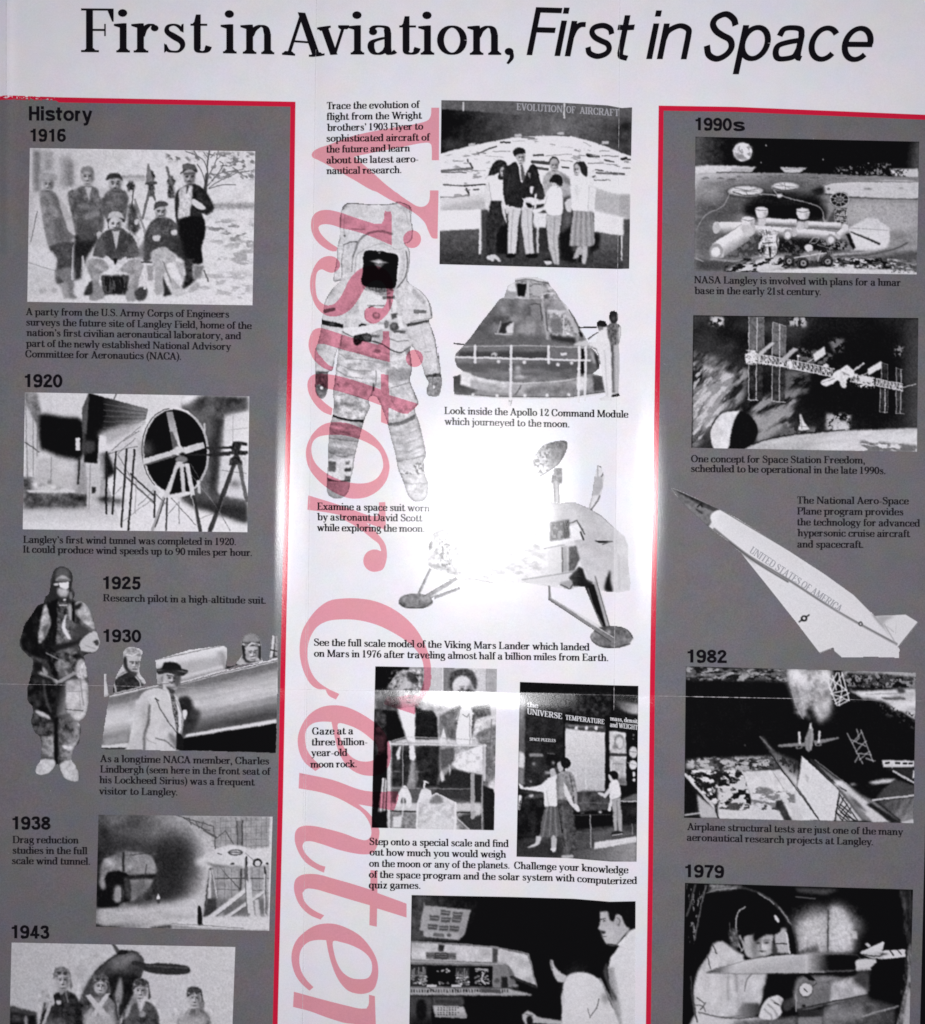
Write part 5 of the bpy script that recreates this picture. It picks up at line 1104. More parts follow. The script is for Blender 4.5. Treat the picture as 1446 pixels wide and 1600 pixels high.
# visitors
p.C('430,490 460,468 500,470 522,500 520,540 500,580 490,600 460,590 470,550 450,560 400,580 375,600 400,560 420,510', 34, 3); p.E(492, 545, 18, 34, 170, 4); p.N('380,470 520,470 500,600 380,600', 12, 30); p.C('380,590 420,570 460,590 500,640 500,740 420,745 400,720 385,700', 222, 4); p.C('370,650 400,640 425,810 415,835 400,820 375,740', 210, 4); p.L('400,620 420,740', 5, 160, 4); p.P('415,738 490,740 500,860 450,980 430,1105 385,1105 380,900 400,800', 40, 4); p.N('385,740 500,740 430,1100 385,1100', 16, 24); p.P('485,740 500,740 520,900 490,820', 200, 3); p.C('385,1110 440,1095 480,1135 470,1145 440,1125 430,1142 390,1128', 196, 3)
p.C('560,410 590,385 630,390 645,420 630,430 590,450 570,440', 26, 3); p.C('580,440 640,425 645,460 630,490 600,490', 176, 4); p.L('600,455 630,450', 6, 110, 3); p.P('575,478 640,485 660,560 620,620 590,560', 214, 3); p.P('612,500 625,495 645,580 635,625 620,600', 90, 3); p.C('500,530 540,495 578,478 600,520 620,620 680,500 720,520 740,600 770,680 760,730 700,720 640,720 620,790 560,780 510,760 495,640', 32, 3); p.N('495,480 780,500 760,740 500,780', 24, 14); p.L('540,560 520,700', 6, 60, 5); p.P('660,550 682,560 675,590 662,580', 130, 3); p.S(560, 600, 26, 60, 58, .6)
p.P('530,785 620,785 600,860 580,1090 525,1090', 200, 4); p.P('620,780 690,770 690,920 700,1090 645,1095 615,900', 196, 4); p.L('560,800 545,1080', 6, 160, 5); p.L('655,800 670,1080', 6, 165, 5); p.C('515,770 535,770 530,820 512,815', 200, 3); p.C('520,1095 575,1090 570,1115 525,1115', 14, 3); p.C('650,1098 720,1092 720,1115 660,1118', 14, 3)
p.P('620,715 690,750 690,770 640,740', 196, 2); p.C('672,650 695,645 690,690 675,685', 206, 3); p.P('690,770 770,760 765,800 700,800', 40, 3); p.C('650,750 690,770 680,790 655,780', 20, 3); p.P('700,700 740,640 790,700 740,740', 50, 8, .7); p.P('705,700 720,690 715,790 700,800', 210, 3)
p.C('800,480 820,450 850,450 868,480 860,500 830,480 810,495', 34, 3); p.E(835, 500, 30, 42, 168, 4); p.S(825, 510, 14, 24, 130, .6); p.C('760,600 790,550 840,535 900,560 940,600 950,720 900,730 780,720', 166, 4); p.N('750,540 950,560 940,740 760,720', 20, 26); p.P('880,560 940,600 945,640 900,620', 120, 6); p.P('890,720 950,700 950,900 880,960', 70, 8); p.C('910,750 950,720 950,810 920,800', 190, 4); p.S(925, 860, 20, 50, 110, .7)
p.C('805,600 830,570 870,568 890,600 885,640 860,640 840,620 810,620', 24, 3); p.C('810,615 850,625 865,645 840,650', 190, 4); p.C('780,690 820,640 870,645 890,700 885,830 800,835 770,800 710,830 690,800 760,780', 224, 4); p.L('790,710 760,790', 5, 170, 4); p.P('780,835 885,835 880,900 860,1000 870,1165 835,1165 800,1060 785,930', 178, 4); p.L('840,850 830,1000 850,1160', 6, 140, 6); p.N('780,835 885,835 870,1165 800,1165', 16, 16); p.C('765,1140 800,1130 820,1155 790,1168', 196, 3); p.C('760,1135 800,1120 815,1140', 20, 3)
p.C('965,500 985,480 1030,480 1055,520 1050,575 1020,560 1000,520 970,520', 34, 3); p.E(985, 530, 24, 38, 180, 4); p.L('965,535 985,530', 5, 100, 3); p.C('945,640 960,590 1010,575 1070,590 1105,640 1100,760 1090,810 960,805 950,720', 222, 4); p.C('1070,620 1105,640 1100,760 1080,830 1050,850 1045,820 1070,760', 214, 4); p.L('1065,640 1060,800', 5, 180, 4); p.S(985, 680, 24, 60, 196, .6); p.P('960,805 1090,810 1105,1030 1050,1050 935,1035', 150, 4)
for i in range(8): p.L([(970 + i * 15, 815), (950 + i * 20, 1035)], 6, 96 if i % 2 else 186, 4, .6)
p.C('990,1050 1020,1050 1010,1110 960,1125 965,1110', 170, 4); p.C('1020,1050 1055,1050 1045,1150 1020,1145', 180, 4); p.P('1000,1100 1020,1100 1015,1150 1000,1150', 14, 4); p.C('910,750 945,730 945,800 920,810', 200, 4)
p.N('60,60 1360,60 1360,1200 60,1200', 8, 14, 4)
for v in ((614, 455, 22, 34, 180), (836, 508, 24, 34, 172), (984, 535, 18, 34, 182, -1), (494, 548, 16, 30, 172), (858, 635, 12, 16, 180)): p.vis(*v)
ph = frame_pic(p, poster, [(690, 156.5), (800, 158), (881.6, 160.7), (950, 164.7), (965, 167.5), (972, 168.7), (988, 167.7)], [(687, 412.8), (820, 416.5), (965, 420.3), (983.4, 419.8)], 'printed photograph of visitors before an evolution of aircraft display')
text('sign_lettering', [('EVOLUTION', [(807.5, 172), (879.5, 176)]), ('OF', [(885, 176.5), (899.5, 177.3)]), ('AIRCRAFT', [(906, 177.6), (950, 180.6), (967.5, 181.6)])], SIGN, M_dim, ph, 4, 11, 'pale words Evolution of Aircraft')

# space suit
p = Pic(460, 300, 5.5615, (484, 312, 694, 790), 205)
k = 5.5615 / 5
SUIT = '410,150 440,105 490,90 600,100 760,105 860,95 900,80 990,110 1020,150 1015,250 1030,300 1025,400 990,440 960,450 1000,500 1000,640 985,770 1100,860 1160,930 1190,1000 1200,1090 1170,1120 1220,1260 1250,1446'
low = lambda s: [(x * k, (y - 0) * k + 240 * 5.5615) for x, y in pts(s)]
SUIT = np.vstack([pts(SUIT), low('1120,0 1145,210 1152,290 1135,380 1100,398 1040,385 1035,330 1050,290 1020,230 985,120 925,10'), low('905,40 920,180 905,280 970,440 940,490 975,600 1000,700 1030,850 1010,900 1020,1000 1045,1080 1040,1170 1000,1212 940,1215 890,1170 850,1060 810,960 790,850 760,740 725,600 690,500 650,410 610,390 580,420 590,480 555,560 530,640 500,750 470,880 460,960 440,1040 425,1130 390,1180 330,1195 270,1170 250,1100 260,950 265,800 275,640 300,540 310,430 300,380 315,270 325,180 345,20'),
                  low('320,80 300,190 265,210 262,330 245,390 215,415 175,385 160,320 165,200 158,60'), pts('205,1300 230,1200 235,1130 250,1040 270,940 330,840 400,770 340,770 365,600 375,480 400,350 390,270')])
p.cut(SUIT, sm=1)
p.tex = .8; p.P(SUIT, 188, 2); p.N('150,60 1260,60 1260,2700 150,2700', 60, 40); p.L(np.vstack([SUIT, SUIT[:1]]), 26, 110, 14, .6)
# pack and helmet
p.C('405,150 440,105 490,92 600,102 760,108 860,98 900,84 990,110 1022,150 1018,300 1025,400 960,445 900,440 850,380 720,340 600,380 540,440 430,440 385,330', 200, 4); p.N('390,90 1030,90 1030,440 390,440', 60, 22); p.L('420,150 445,108 490,94 560,98 650,105', 14, 70, 5, .9, 1); p.L('650,105 870,105 900,84 990,112 1018,150', 9, 96, 5, .9, 1); p.L('1005,140 1018,290 1030,320 1020,400', 7, 120, 4, .9, 1); p.L('405,190 400,300 385,340', 10, 120, 6); p.L('440,200 430,320 440,380', 6, 150, 6); p.L('880,120 960,170 1000,300', 7, 160, 8, .8, 1); p.S(440, 120, 40, 30, 110, .7); p.S(960, 140, 50, 40, 150, .6); p.L('430,460 480,435 545,432', 10, 70, 4); p.L('500,320 610,325', 8, 130, 5); p.E(440, 380, 12, 8, 90, 4)
p.C('345,760 375,600 380,480 430,460 540,440 520,560 500,690 430,740', 196, 6); p.L('375,480 400,480 405,740', 8, 215, 3); p.L('415,540 412,740', 5, 130, 3); p.L('430,470 415,620 420,720', 5, 130, 5); p.N('350,450 520,450 500,760 350,760', 30, 30)
p.C('500,700 510,520 560,420 650,360 760,340 860,370 950,440 995,510 1000,640 970,780 880,860 760,880 620,860 540,780', 200, 4); p.L('510,560 560,430 650,360 760,340 850,365', 18, 96, 6, .8, 1); p.L('500,690 510,560 540,480', 8, 110, 4, .8, 1); p.L('525,700 540,560 600,500', 7, 140, 4, .8, 1); p.L('545,690 560,560', 8, 215, 4); p.L('975,520 985,620 965,740 900,830', 12, 80, 5, .9, 1); p.L('945,520 955,640 930,760', 6, 150, 4, .8, 1); p.L('600,500 760,450 900,500 960,480', 6, 150, 5, .8, 1); p.G('905,550 960,520 960,640 900,820 880,840', 900, 640, 215, 960, 650, 170, 4)
p.C('570,780 640,860 760,885 850,860 920,800 900,830 820,890 740,900 640,880', 120, 5); p.P('590,800 880,820 860,855 760,880 640,850', 90, 6); p.N('590,800 890,810 860,880 620,870', 12, 60)
p.C('612,520 720,512 810,525 900,555 895,680 880,820 800,840 700,830 590,800 600,660', 3, 2); p.P('614,518 720,510 740,530 620,530', 20, 3); p.S(735, 605, 30, 22, 235, .95); p.P('650,600 735,590 820,612 740,622', 190, 5, .8); p.P('690,622 780,622 735,665', 120, 6, .8); p.S(735, 660, 20, 16, 60, .6); p.E(740, 528, 12, 8, 120, 4)
# torso
p.C('270,950 330,840 400,775 520,760 570,860 480,980 440,1100 430,1170 240,1110', 198, 5); p.S(330, 870, 40, 60, 150, .6, 30); p.L('285,910 340,840', 16, 140, 8); p.C('985,775 1100,860 1160,930 1195,1080 1120,1110 970,1140 930,1000 900,860', 200, 4); p.L('1040,860 1120,950', 40, 150, 10, .7); p.L('985,775 1100,860 1160,930 1195,1080', 7, 100, 4, .8, 1); p.N('900,800 1200,800 1200,1140 930,1140', 30, 24)
p.P('255,1020 360,1002 362,1030 262,1055', 92, 3); p.P('1035,1022 1146,1025 1146,1055 1036,1058', 110, 3); p.P('230,1108 432,1150 425,1186 236,1150', 22, 3); p.S(330, 1148, 30, 14, 90, .7); p.P('970,1145 1180,1110 1185,1128 985,1172', 66, 3); p.L('1000,1130 1190,1095', 6, 130, 3)
p.C('600,860 760,900 850,900 880,1000 840,1100 600,1140 560,1020', 210, 5); p.L('640,985 780,990', 9, 110, 4); p.L('650,1000 690,990', 10, 70, 3); p.P('765,905 875,900 875,925 770,930', 96, 4); p.L('830,930 835,1010', 16, 90, 6, .7); p.C('850,940 890,960 880,1060 845,1020', 215, 4); p.L('845,960 850,1040', 6, 130, 3); p.E(715, 1075, 34, 30, 120, 4, .8); p.E(715, 1070, 18, 16, 200, 4, .8); p.L('610,1030 620,1110 680,1140', 6, 140, 4)
p.C('555,1170 580,1142 625,1155 640,1175 600,1160', 24, 3); p.P('430,1180 560,1170 700,1150 790,1150 790,1180 700,1210 560,1240 500,1255 430,1230', 216, 4); p.L('410,1210 500,1255 560,1245', 9, 80, 4); p.E(800, 1150, 20, 36, 110, 4); p.P('840,1060 900,1050 890,1090 850,1110', 80, 5); p.E(870, 1172, 40, 40, 72, 5); p.S(865, 1165, 22, 20, 130, .6); p.P('860,1200 970,1205 965,1230 870,1225', 90, 4); p.P('890,1070 930,1080 960,1180 920,1190', 218, 4); p.P('580,1235 740,1240 745,1270 600,1262', 90, 4); p.C('515,1260 560,1240 650,1230 670,1300 600,1300 560,1335 520,1320', 24, 4); p.C('590,1240 650,1230 660,1290 620,1290', 66, 4); p.N('510,1220 760,1220 680,1330 510,1330', 10, 40)
p.C('830,1260 900,1250 990,1270 1000,1350 930,1395 850,1370', 196, 5); p.L('830,1275 900,1300 990,1290', 10, 120, 5); p.L('680,1300 760,1320 850,1375 930,1395 1000,1350', 11, 34, 4, .9, 1); p.L('400,1330 410,1250', 14, 40, 5); p.L('395,1330 330,1446', 10, 150, 4); p.E(720, 1385, 36, 20, 110, 6, .8); p.P('960,1370 1000,1340 1020,1400 980,1440', 130, 8)
# arms
p.G('230,1160 420,1200 400,1330 330,1446 200,1446 205,1300', 205, 1300, 150, 330, 1300, 208, 5, .8); p.N('200,1170 420,1190 360,1520 180,1560', 26, 26); p.L('1180,1130 1230,1280 1250,1440', 10, 40, 3, .9); p.P('985,1180 1170,1140 1225,1300 1245,1446 1120,1560 1060,1400', 204, 5, .6); p.L('1140,1390 1190,1385', 6, 140, 4); p.L('1100,1180 1150,1360', 5, 180, 5)
p.P(low('160,40 345,20 300,190 165,200'), 200, 6, .6); p.P(low('165,198 265,205 262,330 240,390 210,412 175,380 160,310'), 84, 4); p.N(low('160,198 265,205 240,410 165,400'), 22, 60); p.E(*low('213,328')[0], 14, 14, 225, 3); p.S(*low('215,375')[0], 40, 26, 150, .6); p.P(low('1020,230 1145,215 1150,250 1030,250'), 70, 4); p.P(low('1035,252 1150,250 1150,320 1130,375 1090,392 1045,380'), 130, 5); p.N(low('1020,220 1152,215 1130,395 1040,385'), 20, 50); p.E(*low('1088,323')[0], 14, 15, 225, 3); p.L(low('1085,250 1080,330'), 14, 90, 4, .6)
# hips and legs
p.N(low('330,40 920,60 920,300 320,280'), 34, 50, 6, 2.4, 1, 10); p.G(low('720,190 915,170 910,270 720,280'), *low('720,190')[0], 150, *low('900,260')[0], 124, 8, .8)
for s, w, t in (('345,60 420,100 560,110 700,140', 6, 120), ('330,140 460,190 600,200', 7, 110), ('330,190 420,240 540,260', 6, 100), ('640,200 640,290 620,330', 8, 90), ('760,330 900,290', 7, 80), ('620,330 600,390', 9, 90), ('620,300 620,350', 16, 40), ('760,350 760,420 780,470', 6, 120), ('340,300 350,320', 8, 80), ('905,40 920,180 905,280 970,440 940,490', 7, 70), ('325,180 315,270', 7, 110)): p.L(low(s), w, t, 5, .8, 1)
p.N(low('320,280 580,290 580,430 310,430'), 40, 40); p.N(low('640,280 960,280 960,540 700,540'), 40, 36)
p.N(low('310,400 590,430 560,590 300,550'), 26, 60); p.S(*low('420,460')[0], 110, 26, 84, .7, 10); p.S(*low('330,470')[0], 36, 36, 90, .7); p.L(low('330,390 420,380 560,420'), 8, 110, 5, .8, 1); p.P(low('295,535 360,558 460,580 545,578 540,605 420,592 300,555'), 14, 3); p.P(low('728,606 830,595 945,535 950,570 850,620 735,630'), 84, 4); p.N(low('690,480 950,480 950,540 730,600'), 20, 50)
p.P(low('280,575 540,605 520,720 480,880 262,880'), 158, 8); p.N(low('280,575 540,605 480,880 262,880'), 30, 60, 5, 3, 1, 6); p.L(low('275,720 400,740 500,750'), 7, 90, 5); p.L(low('268,830 380,870 470,850'), 8, 100, 5, .8, 1); p.S(*low('290,840')[0], 50, 60, 84, .6)
p.P(low('262,890 468,880 440,1060 255,1060'), 206, 5); p.N(low('262,890 468,880 440,1060 255,1060'), 20, 24); p.P(low('265,900 330,905 320,985 265,985'), 80, 6); p.P(low('390,960 450,955 445,985 395,985'), 60, 5); p.P(low('400,905 440,900 430,930 400,935'), 120, 5); p.P(low('258,1030 350,1060 440,1040 435,1065 260,1062'), 60, 4); p.P(low('395,1020 440,1018 438,1050 400,1050'), 84, 5); p.G(low('255,1068 440,1065 425,1130 390,1180 330,1196 270,1170 250,1110'), *low('260,1100')[0], 130, *low('420,1120')[0], 168, 5, .9)
p.N(low('735,625 960,580 1030,860 800,920'), 26, 46, 5, 3, 1, -8); p.P(low('740,640 960,600 1010,780 780,800'), 178, 20, .4)
for i in range(8): p.L(low('%d,%d %d,%d %d,%d' % (735 + i * 9, 660 + i * 32, 850 + i * 10, 670 + i * 31, 985 + i * 5, 610 + i * 33)), 5, 130 if i % 2 else 160, 5, .7, 1)
p.L(low('810,900 900,890 1015,860'), 6, 110, 4); p.P(low('812,925 1000,920 1020,1000 825,1010'), 200, 6, .7); p.T(low('930,920 1015,900 1020,1000 960,1010'), 14, 96, .5, 4); p.T(low('830,960 900,990 980,1000 830,1010'), 10, 100, .55, 4, 2); p.L(low('840,1040 900,1080 1040,1070'), 7, 120, 4, .8, 1); p.N(low('840,1040 1045,1060 1040,1180 900,1200'), 24, 40); p.S(*low('865,1070')[0], 40, 40, 120, .6); p.P(low('890,1130 1040,1120 1000,1210 940,1212'), 170, 10, .5)
p.L(np.vstack([SUIT, SUIT[:1]]), 9, 96, 5, .5)
cut_pic(p, poster, 'cut-out print of a white space suit with a black visor', True)

# command module on its stand
p = Pic(680, 420, 4.3818, (706, 430, 974, 634), 110)
CONE = '470,195 480,165 500,110 545,90 545,65 600,55 700,58 775,85 785,110 830,160 855,205 900,250 950,320 1000,410 1040,490 1060,530 1100,570 1130,620 1125,680 1080,715 1145,735 1160,800 1165,850 1060,875 900,890 620,892 420,885 240,875 130,865 122,735 170,722 190,700 150,670 132,620 140,580 180,540 240,470 320,360 400,260 440,205'
p.cut(CONE, '127,505 200,510 200,522 127,515', '500,890 528,890 520,940 500,940', '975,880 990,880 988,912 975,912', '1020,870 1034,870 1034,905 1020,905', '990,395 1110,392 1108,408 990,405', '1040,475 1110,430 1115,440 1050,490')
p.cut('1105,365 1130,348 1165,358 1180,385 1190,380 1190,320 1200,290 1225,285 1250,300 1252,345 1245,370 1270,390 1275,440 1258,520 1265,620 1258,850 1265,872 1210,878 1208,900 1130,902 1125,885 1165,870 1150,760 1120,600 1100,555 1045,520 1050,505 1100,500 1110,450 1115,420'); 
p.P('60,30 1300,30 1300,960 60,960', 205)
p.G('440,200 855,205 1060,530 190,520', 300, 400, 96, 950, 300, 140, 4); p.N('440,200 855,205 1060,530 190,520', 60, 56); p.S(560, 250, 90, 50, 110, .6); p.S(640, 400, 120, 50, 150, .6); p.S(340, 420, 60, 100, 84, .6); p.S(850, 260, 60, 60, 160, .7); p.P('190,470 1040,470 1060,535 170,545', 92, 14, .8); p.P('430,450 760,450 760,500 430,500', 84, 12, .7)
p.C('470,195 485,160 500,110 550,95 560,190', 150, 5); p.C('500,150 505,110 550,95 565,150', 210, 4); p.P('545,68 785,90 830,160 855,208 560,195', 150, 4); p.N('545,68 785,90 855,208 560,195', 22, 80); p.P('560,100 628,105 615,188 565,185', 14, 4); p.L('545,75 620,58 720,62 780,88', 14, 190, 4, 1, 1); p.L('545,85 640,72 780,100', 8, 70, 4, .8, 1); p.E(705, 145, 44, 40, 170, 6); p.L('635,90 640,195', 12, 190, 4); p.L('730,195 770,165 820,170', 8, 210, 4, .9, 1); p.P('740,180 770,170 778,205 750,205', 80, 4); p.L('650,120 680,100 720,105', 8, 90, 4)
p.P('655,245 720,240 732,358 655,320', 120, 4); p.L('655,245 720,240 732,355', 7, 66, 3); p.L('735,230 770,480', 14, 160, 5); p.L('760,300 770,420', 12, 84, 5); p.L('730,200 745,230', 10, 170, 4); p.P('770,285 900,290 990,470 970,520 780,480', 150, 5); p.N('770,285 900,290 990,470 780,480', 20, 90); p.P('770,280 890,285 890,305 780,300', 190, 4); p.L('895,290 985,450', 20, 176, 5); p.P('780,340 860,330 870,440 800,440', 110, 8); p.P('780,450 960,470 970,520 800,490', 44, 8); p.L('880,320 880,450', 8, 200, 4); p.L('920,280 1010,460', 10, 66, 4); p.P('985,430 1010,440 1010,470 990,460', 20, 4)
p.P('440,435 460,370 530,362 500,430 480,440', 40, 4); p.P('485,400 540,360 535,440 490,440', 200, 5); p.L('415,445 530,448', 6, 190, 3); p.L('430,440 450,360', 8, 160, 4)
p.C('140,580 190,530 600,525 1060,535 1110,570 1130,620 1125,680 1080,720 900,760 600,780 330,750 190,700 150,670 132,620', 108, 4); p.N('140,530 1130,540 1100,760 160,700', 50, 44, 4, 3, 1); p.P('170,565 780,565 770,615 160,610', 60, 8); p.P('780,545 980,545 980,610 780,612', 104, 5); p.P('135,640 1120,640 1080,690 160,680', 76, 12, .8); p.P('560,640 560,660 600,760 540,750', 150, 8, .7); p.S(590, 740, 40, 16, 190, .8); p.S(570, 680, 22, 20, 190, .6); p.P('1000,545 1024,545 1022,720 998,720', 12, 4); p.P('1060,560 1110,575 1125,640 1080,650', 150, 6); p.P('1085,560 1115,600 1125,660 1110,690', 44, 5); p.P('860,575 905,575 905,592 862,594', 205, 3); p.E(405, 590, 20, 16, 180, 4); p.E(400, 596, 10, 8, 70, 3)
p.P('122,735 175,722 180,760 380,800 620,790 900,770 1080,720 1145,735 1162,800 1165,850 900,885 420,885 130,865', 122, 4); p.P('125,740 180,730 190,800 300,830 250,860 130,850', 60, 5); p.C('250,760 400,790 600,790 900,775 1080,740 1090,790 1000,840 600,860 300,830 240,800', 158, 8); p.C('640,820 800,795 980,790 1030,830 850,860 640,860', 116, 10); p.P('1080,725 1145,738 1160,830 1090,840', 66, 6); p.P('180,705 245,715 245,810 175,790', 205, 5); p.P('970,740 1025,742 1025,830 975,830', 205, 5); p.S(480, 800, 60, 20, 200, .7); p.L('550,860 590,800', 8, 80, 4); p.N('122,740 1160,740 1160,880 130,870', 40, 30)
p.L('130,605 1060,628', 14, 210, 3, 1); p.L('180,535 600,525 1060,540', 6, 170, 3); p.L('130,865 420,884 900,888 1165,850', 10, 205, 3); p.L('130,856 420,874 900,878 1160,842', 5, 60, 2)
for x, a, b in ((275, 530, 640), (523, 530, 940), (778, 535, 645), (990, 535, 910), (1034, 530, 905)): p.L([(x, a), (x - 8 if b > 700 else x, b)], 18, 214, 3)
for x, y in ((435, 635), (612, 640), (842, 655), (935, 645), (262, 862), (425, 868), (615, 868), (768, 866), (915, 860), (518, 690), (985, 685)): p.E(x, y, 12, 12, 210, 4)
p.P('127,505 200,512 200,524 127,515', 26, 2); p.L('990,400 1110,400', 14, 30, 3); p.L('1045,485 1112,435', 10, 50, 3); p.C('950,520 1050,480 1060,520 1000,530', 190, 5)
p.C('1105,370 1130,350 1165,358 1180,390 1150,400 1115,400', 24, 3); p.C('1115,395 1150,400 1150,425 1125,425', 120, 4); p.C('1045,515 1100,500 1120,430 1170,420 1195,480 1190,560 1205,700 1208,895 1130,900 1165,870 1150,760 1125,620 1110,545', 212, 4); p.L('1160,560 1180,870', 6, 180, 6); p.S(1150, 480, 30, 40, 220, .6)
p.C('1190,320 1200,290 1225,285 1250,300 1252,345 1235,375 1210,375', 36, 3); p.S(1222, 340, 16, 20, 90, .7); p.C('1180,390 1250,375 1272,400 1272,450 1255,520 1200,520', 90, 4); p.N('1180,380 1272,380 1255,520 1190,520', 14, 60); p.P('1205,520 1262,522 1258,850 1220,850', 166, 4); p.G('1205,520 1225,520 1235,850 1215,850', 1205, 600, 50, 1235, 600, 150, 4); p.C('1210,865 1262,852 1265,870 1215,878', 20, 3); p.C('1258,400 1276,410 1270,460 1256,520', 190, 4)
p.L('500,905 528,905 520,940', 8, 120, 3)
cut_pic(p, poster, 'cut-out print of a blunt cone space capsule with two visitors at its hatch')

# mars lander
p = Pic(610, 670, 3.5268, (620, 684, 994, 1018), 214); p.warp = .5
p.cut('880,400 930,410 1010,402 1090,435 1160,475 1230,540 1290,590 1310,640 1312,760 1325,850 1318,890 1260,902 1180,895 1130,870 1040,870 1000,885 880,870 760,850 720,840 830,800 870,790 865,660 880,620 880,520', '205,750 212,640 240,570 300,530 330,590 330,720 380,810 330,800 240,770')
p.cut('830,100 880,75 950,62 975,75 970,120 930,190 870,235 820,265 800,230 780,180', sm=1); p.cut('905,212 945,215 950,300 930,310 932,410 900,400 895,310 885,300 890,255', '1125,265 1140,200 1160,205 1180,260 1170,330 1155,390 1110,450 1090,440 1110,370')
p.cut('215,765 230,775 165,915 145,910', '180,920 360,815 372,830 210,945', '240,920 380,870 385,888 240,940', '868,870 885,870 888,930 1240,1130 1225,1175 870,942', '1070,870 1120,840 1145,810 1215,1100 1200,1140 1160,1090')
p.cut('1100,1150 1130,1105 1220,1085 1300,1100 1340,1150 1320,1190 1240,1210 1150,1200', '45,960 60,920 130,905 200,915 235,950 215,980 140,992 70,985', '130,830 1180,830 1180,832 130,832', sm=1)
p.cut('325,560 430,490 560,450 700,440 800,430 885,420 885,800 720,850 560,850 400,820 335,760')
p.P('0,0 1446,0 1446,1305 0,1305', 206)
p.P('320,560 430,480 560,440 885,410 885,800 720,850 400,830 325,740', 208, 10); p.T('330,440 860,440 860,850 330,850', 24, 150, .58, 20, 2, 1, 0, .2, .7); p.N('330,430 880,430 880,850 330,850', 40, 14); p.L('400,825 480,835 560,850 640,885 720,870', 10, 130, 5, .8)
p.P('205,750 212,640 240,570 300,530 330,590 330,720 380,810 330,800 240,770', 176, 4); p.N('200,530 380,530 380,810 200,810', 22, 90); p.P('210,625 235,620 230,665 212,665', 90, 4); p.T('270,600 340,600 340,780 270,760', 14, 70, .56, 6); p.L('230,580 290,560', 6, 110, 3)
p.G('880,400 930,410 1010,402 1090,435 1160,475 1230,540 1290,590 1310,640 1312,760 1325,850 1318,890 1260,902 1180,895 1100,830 1040,720 1010,600 880,500', 900, 450, 168, 1250, 700, 196, 4); p.N('880,400 1320,400 1320,900 880,900', 70, 18); p.L('880,400 930,410 1010,402 1090,435 1160,475 1230,540', 6, 110, 3, .9)
p.P('860,400 905,400 900,820 860,820', 222, 26, .9); p.P('880,515 985,500 990,600 880,620', 70, 4); p.T('885,520 950,520 950,615 885,615', 14, 130, .5, 4); p.P('950,530 985,500 985,600 960,600', 20, 5); p.P('985,540 1030,520 1070,575 1060,610 1000,600', 214, 4); p.L('985,520 1030,505 1070,580', 8, 60, 3); p.L('850,650 900,630 1060,600', 14, 214, 3); p.L('850,660 960,640', 5, 100, 3); p.L('1050,570 1065,610', 10, 30, 3)
p.P('865,660 975,640 985,800 870,800', 200, 5); p.P('945,650 975,645 980,790 948,795', 150, 5); p.L('948,655 950,790', 6, 50, 3); p.P('985,650 1025,645 1045,715 1015,780 985,790', 70, 4); p.N('985,650 1040,650 1015,790 985,790', 14, 30)
p.P('720,840 860,800 1020,785 1010,810 900,850 760,850', 196, 5); p.L('730,832 1010,788', 6, 130, 3); p.P('985,820 1040,760 1060,770 1080,830 1120,845 1090,872 1010,868', 22, 4); p.P('930,850 1000,830 1010,880 960,880', 150, 5); p.L('940,860 990,885 1005,860', 7, 50, 3)
p.P('1125,617 1225,617 1225,624 1180,630 1150,628', 16, 2); p.L('1225,620 1170,638', 5, 60, 2); p.G('1080,830 1240,540 1240,895 1180,895', 1120, 800, 190, 1240, 800, 176, 10, .5); p.C('1180,880 1210,780 1215,840 1225,898', 20, 6); p.L('1235,560 1238,895', 6, 205, 3); p.L('1260,700 1262,880', 10, 180, 6)
p.L('1130,815 1140,850', 8, 110, 3); p.P('1072,872 1105,850 1130,860 1180,1050 1195,1110 1165,1085', 18, 4); p.L('1090,880 1120,980 1170,1080', 6, 100, 3); p.L('1130,850 1205,1100', 18, 150, 3); p.L('1120,860 1190,1100', 5, 30, 2); p.L('1140,850 1212,1100', 4, 70, 2)
p.E(1220, 1148, 118, 60, 110, 3); p.G('1110,1150 1150,1110 1220,1095 1300,1110 1328,1150 1220,1165', 1130, 1130, 140, 1300, 1130, 90, 5); p.L('1105,1165 1160,1198 1240,1205 1320,1185', 8, 60, 3, .9, 1); p.L('1130,1105 1220,1088 1300,1102 1336,1150', 6, 60, 3, .9, 1); p.N('1100,1090 1340,1090 1340,1205 1100,1205', 24, 50); p.P('1170,1090 1230,1100 1225,1180 1160,1150', 60, 6, .8); p.S(1205, 1120, 18, 20, 190, .7); p.L('875,870 880,935', 12, 90, 3); p.L('878,935 1222,1168', 26, 120, 3); p.L('885,930 1230,1150', 5, 200, 2); p.L('872,940 1215,1172', 5, 60, 2)
p.E(140, 950, 94, 42, 96, 3); p.E(145, 938, 84, 28, 116, 4); p.L('50,960 90,985 180,985 230,955', 8, 56, 3, .9, 1); p.N('45,905 235,905 235,992 45,992', 22, 50); p.L('222,770 155,910', 14, 120, 3); p.L('365,820 185,935', 24, 130, 3); p.L('360,812 180,925', 4, 70, 2); p.L('378,878 235,932', 18, 120, 3); p.L('378,850 380,880', 8, 110, 3); p.N('150,800 390,800 390,960 150,960', 14, 40)
p.G('830,100 880,75 950,62 975,75 970,120 930,190 870,235 820,265 800,230 780,180', 800, 200, 205, 950, 110, 86, 3, 1, 1); p.N('780,62 975,62 930,260 780,260', 22, 70); p.L('975,78 968,120 930,190 870,235 825,262', 7, 60, 3, .9, 1); p.T('780,100 880,90 870,240 800,250', 12, 70, .58, 6, 1, 1, 0, .08)
